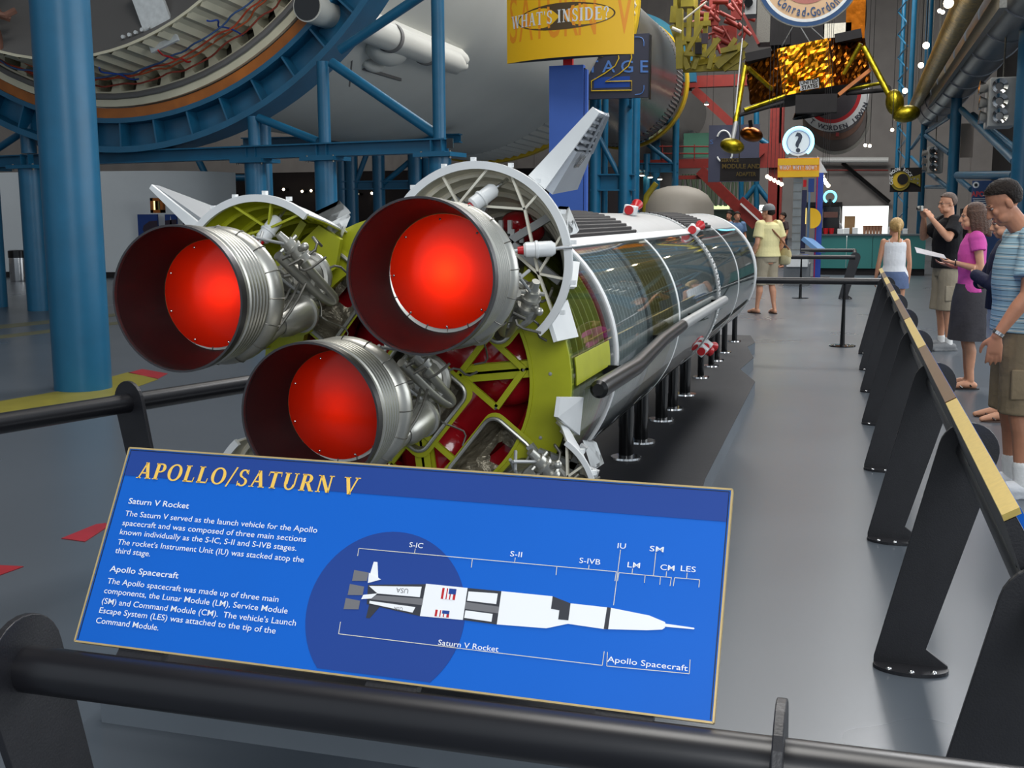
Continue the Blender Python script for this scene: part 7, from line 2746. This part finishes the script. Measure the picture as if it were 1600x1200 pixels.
gl.cyl(pm_.hp(-.012, .095, .004), pm_.hp(.012, .095, .004), .0018, None, 6)
gl.build('glasses', M_['darksilver'], pm_.root)
pm_.sole('shoe', cloth('grey_trainer', (120, 122, 124), .1), 'shoe')
for sd in 'lr':
    an, kn = pm_.J['ankle_' + sd], pm_.J['knee_' + sd]
    mb = MB()
    limb(mb, [an + V((0, 0, -.02)), an.lerp(kn, .12)], [.042, .044], 14)
    mb.build('sock', bpy.data.materials['white_sock'], pm_.root)
pm_.finish()
cc = V((-.06, .345, 1.575)) * pm_.s
cm = thing('camera', 'small silver camera held up by the man in black', 'camera', (0, 0, 0))
MB().box(cc, (.10, .028, .06)).build('camera_body', M_['silver'], cm, smooth=False, bevel=.006)
MB().cyl(cc + V((.01, .014, 0)), cc + V((.01, .038, 0)), .024, .020, 18).build('lens', M_['darksilver'], cm)
MB().cyl(cc + V((.01, .038, 0)), cc + V((.01, .040, 0)), .015, None, 16).build('lens_glass', M_['gloss_black'], cm)
cm.location = pm_.root.location
cm.rotation_euler = (0, 0, R(108))

# ---- the person in navy, mostly hidden
g = at(1546, 656, Z=0)
pn_ = Person('person in a navy long-sleeved top with folded arms, half hidden behind the striped-shirt man', (g.x + .06, g.y + .03, 0), 96, 1.66, 'skin', True, headyaw=0, headpitch=12,
             pose=dict(elbow_l=(-.21, .15, 1.13), wrist_l=(-.02, .24, 1.20), elbow_r=(.20, .12, 1.13), wrist_r=(.02, .20, 1.13), hand_l=dict(d=(1, .1, 0), n=(0, -1, .1), side=(0, .1, 1), curl=20), hand_r=dict(d=(-1, .1, 0), n=(0, -1, 0), side=(0, .1, 1), curl=20)))
pn_.shirt('top', cloth('navy_knit', (34, 36, 58), .08), .88, .02, 1.95, .012, sg=.014)
pn_.shorts('shorts', cloth('white_cotton', (214, 214, 218), .04), .66, .02, .03)
pn_.cap_hair('hair', HB, low=-.06, thick=.014, fringe=.055, bumps=.015)
pn_.sole('sandal', mat('brown_leather', (70, 48, 38), .5), 'sandal')
pn_.finish()

# ---- the girl with a ponytail, seen from behind
g = at(1398, 400, Y=15.3)
pg = Person('girl with a blonde ponytail, white strappy top and denim skirt, seen from behind', (g.x, 15.3, 0), 4, 1.55, 'skin', True, headyaw=10, headpitch=-4,
            pose=dict(elbow_l=(-.215, -.02, 1.13), wrist_l=(-.245, .04, .90), elbow_r=(.205, -.02, 1.13), wrist_r=(.21, .04, .90)))
pg.shirt('camisole', cloth('white_cotton_top', (226, 228, 232), .03), .92, .010, 0, .012, neck_z=1.30)
s_ = pg.s
for sg in (-1, 1):
    MB().tube([V((sg * .075, -.105, 1.27)) * s_, V((sg * .09, -.085, 1.42)) * s_, V((sg * .09, -.01, 1.475)) * s_, V((sg * .08, .08, 1.40)) * s_, V((sg * .07, .115, 1.28)) * s_], .006, 8, smooth=2).build('shoulder_strap', bpy.data.materials['white_cotton_top'], pg.root)
pg.skirt('skirt', cloth('blue_denim', (88, 104, 138), .12), .76, .195, .215, 1.0, .004)
hp = pg.hp
hr = MB()
hr.ball(hp(0, -.028, .035), (.088, .100, .097), 22, 14, M=pg.Mh)
hr.ball(hp(0, -.11, .03), (.034, .034, .04), 14, 10, M=pg.Mh)
hr.tube([hp(0, -.12, .04), hp(0, -.155, 0), hp(.005, -.145, -.08), hp(.01, -.12, -.16), hp(.012, -.11, -.22)], [.022, .034, .032, .024, .008], 12, smooth=1)
remesh(hr, .008, 'hair', HBL, pg.root, 1)
pg.sole('sandal', mat('tan_leather', (150, 110, 76), .6), 'sandal')
pg.finish()

# ---- the man in yellow with a shoulder bag
g = at(1197, 490, Z=0)
py = Person('man in a pale yellow shirt and grey cap carrying a canvas shoulder bag', (g.x, g.y, 0), 42, 1.78, 'skin', headyaw=28, headpitch=4,
            pose=dict(elbow_l=(-.25, -.04, 1.14), wrist_l=(-.235, .09, .92), elbow_r=(.25, -.06, 1.14), wrist_r=(.20, .06, .92), knee_l=(-.10, .06, .49), ankle_l=(-.11, .10, .085), toe_l=(-.14, .28, .03), ankle_r=(.10, -.08, .085), toe_r=(.14, .09, .03)))
py.shirt('shirt', cloth('pale_yellow_jersey', (222, 212, 158), .05), .88, .026, .70, .016, sg=.022)
py.shorts('shorts', cloth('stone_twill', (158, 148, 128)), .47, .022, .036)
hp = py.hp
cpm = MB()
n_, vs = 28, []
prof = [(.004, .106), (.04, .108), (.075, .094), (.10, .066), (.115, .03), (.119, .0)]
rings = [[hp(r * .86 * cos(t), -.014 + r * 1.0 * sin(t), .022 + z) for t in [2 * PI * k / n_ for k in range(n_)]] for z, r in prof[:-1]]
cpm.loft(rings)
cp_ = cpm.build('cap', cloth('grey_cap', (120, 122, 124), .06), py.root)
vz = [hp(.078 * cos(R(a)), .07 + .085 * sin(R(a)), .030 - .012 * sin(R(a))) for a in range(0, 181, 12)]
MB().prism(vz, py.Mh @ V((0, 0, .008))).build('visor', bpy.data.materials['grey_cap'], cp_)
hr = MB()
hr.ball(hp(0, -.035, -.005), (.079, .088, .06), 18, 12, M=py.Mh)
hr.build('hair', HB, py.root)
py.sole('flip_flop', mat('brown_rubber', (66, 48, 42), .7), 'sandal')
py.finish()
bag = thing('shoulder_bag', 'cream canvas bag with a brown strap worn by the man in yellow', 'bag', (0, 0, 0))
bm_ = MB()
rings = []
for z, a, b in ((.80, .03, .10), (.82, .055, .15), (.90, .065, .165), (1.0, .055, .15), (1.06, .03, .12)):
    rings.append([V((.285 + a * cos(t), -.06 + b * sin(t), z)) for t in [2 * PI * k / 24 for k in range(24)]])
bm_.loft(rings).build('bag_body', cloth('cream_canvas', (206, 198, 160), .06), bag, sharp=60)
fl = MB()
fl.loft([[V((.292 + a * cos(t), -.06 + b * sin(t), z)) for t in [2 * PI * k / 24 for k in range(24)]] for z, a, b in ((.93, .068, .168), (1.0, .064, .160), (1.068, .036, .125))])
fl.build('bag_flap', cloth('beige_canvas', (186, 172, 128), .06), bag, sharp=60)
k_ = py.s
MB().tube([V((.29, .06, 1.05)), V((.215, .15, 1.20)), V((.07, .155, 1.36)), V((-.10, .06, 1.485)), V((-.115, -.04, 1.49)), V((-.02, -.155, 1.36)), V((.15, -.165, 1.2)), V((.29, -.18, 1.05))], .014, 8, smooth=2).build('bag_strap', mat('brown_strap', (130, 84, 56), .6), bag)
bag.location = py.root.location
bag.rotation_euler = (0, 0, R(42))

# ---- distant visitors, a few pixels tall
for (u, v, Y, hd_, col, lab, hh) in ((1150, 402, 30.0, 200, (86, 110, 140), 'distant visitor in a blue-grey shirt behind the far end of the rocket model', 1.7),
                                 (1138, 402, 33.0, 160, (60, 50, 56), 'distant visitor in dark clothes just left of the blue-grey shirt', 1.72),
                                 (1300, 420, 33.6, 185, (150, 150, 152), 'person in a pale grey shirt serving behind the teal counter', 1.62),
                                 (1222, 405, 36.0, 120, (70, 60, 60), 'distant visitor in dark clothes right of the man in yellow', 1.68)):
    p = at(u, v, Y=Y)
    d_ = Person(lab, (p.x, Y, 0), hd_, hh, 'skin_tan', voxel=.014)
    d_.shirt('shirt', cloth('shirt_%d' % u, col), .88, .02, .7, voxel=.014)
    d_.shorts('trousers', cloth('trousers_%d' % u, (52, 54, 66)), .12, .016, .0)
    d_.cap_hair('hair', HB, low=-.05, thick=.012, fringe=.05)
    d_.finish()
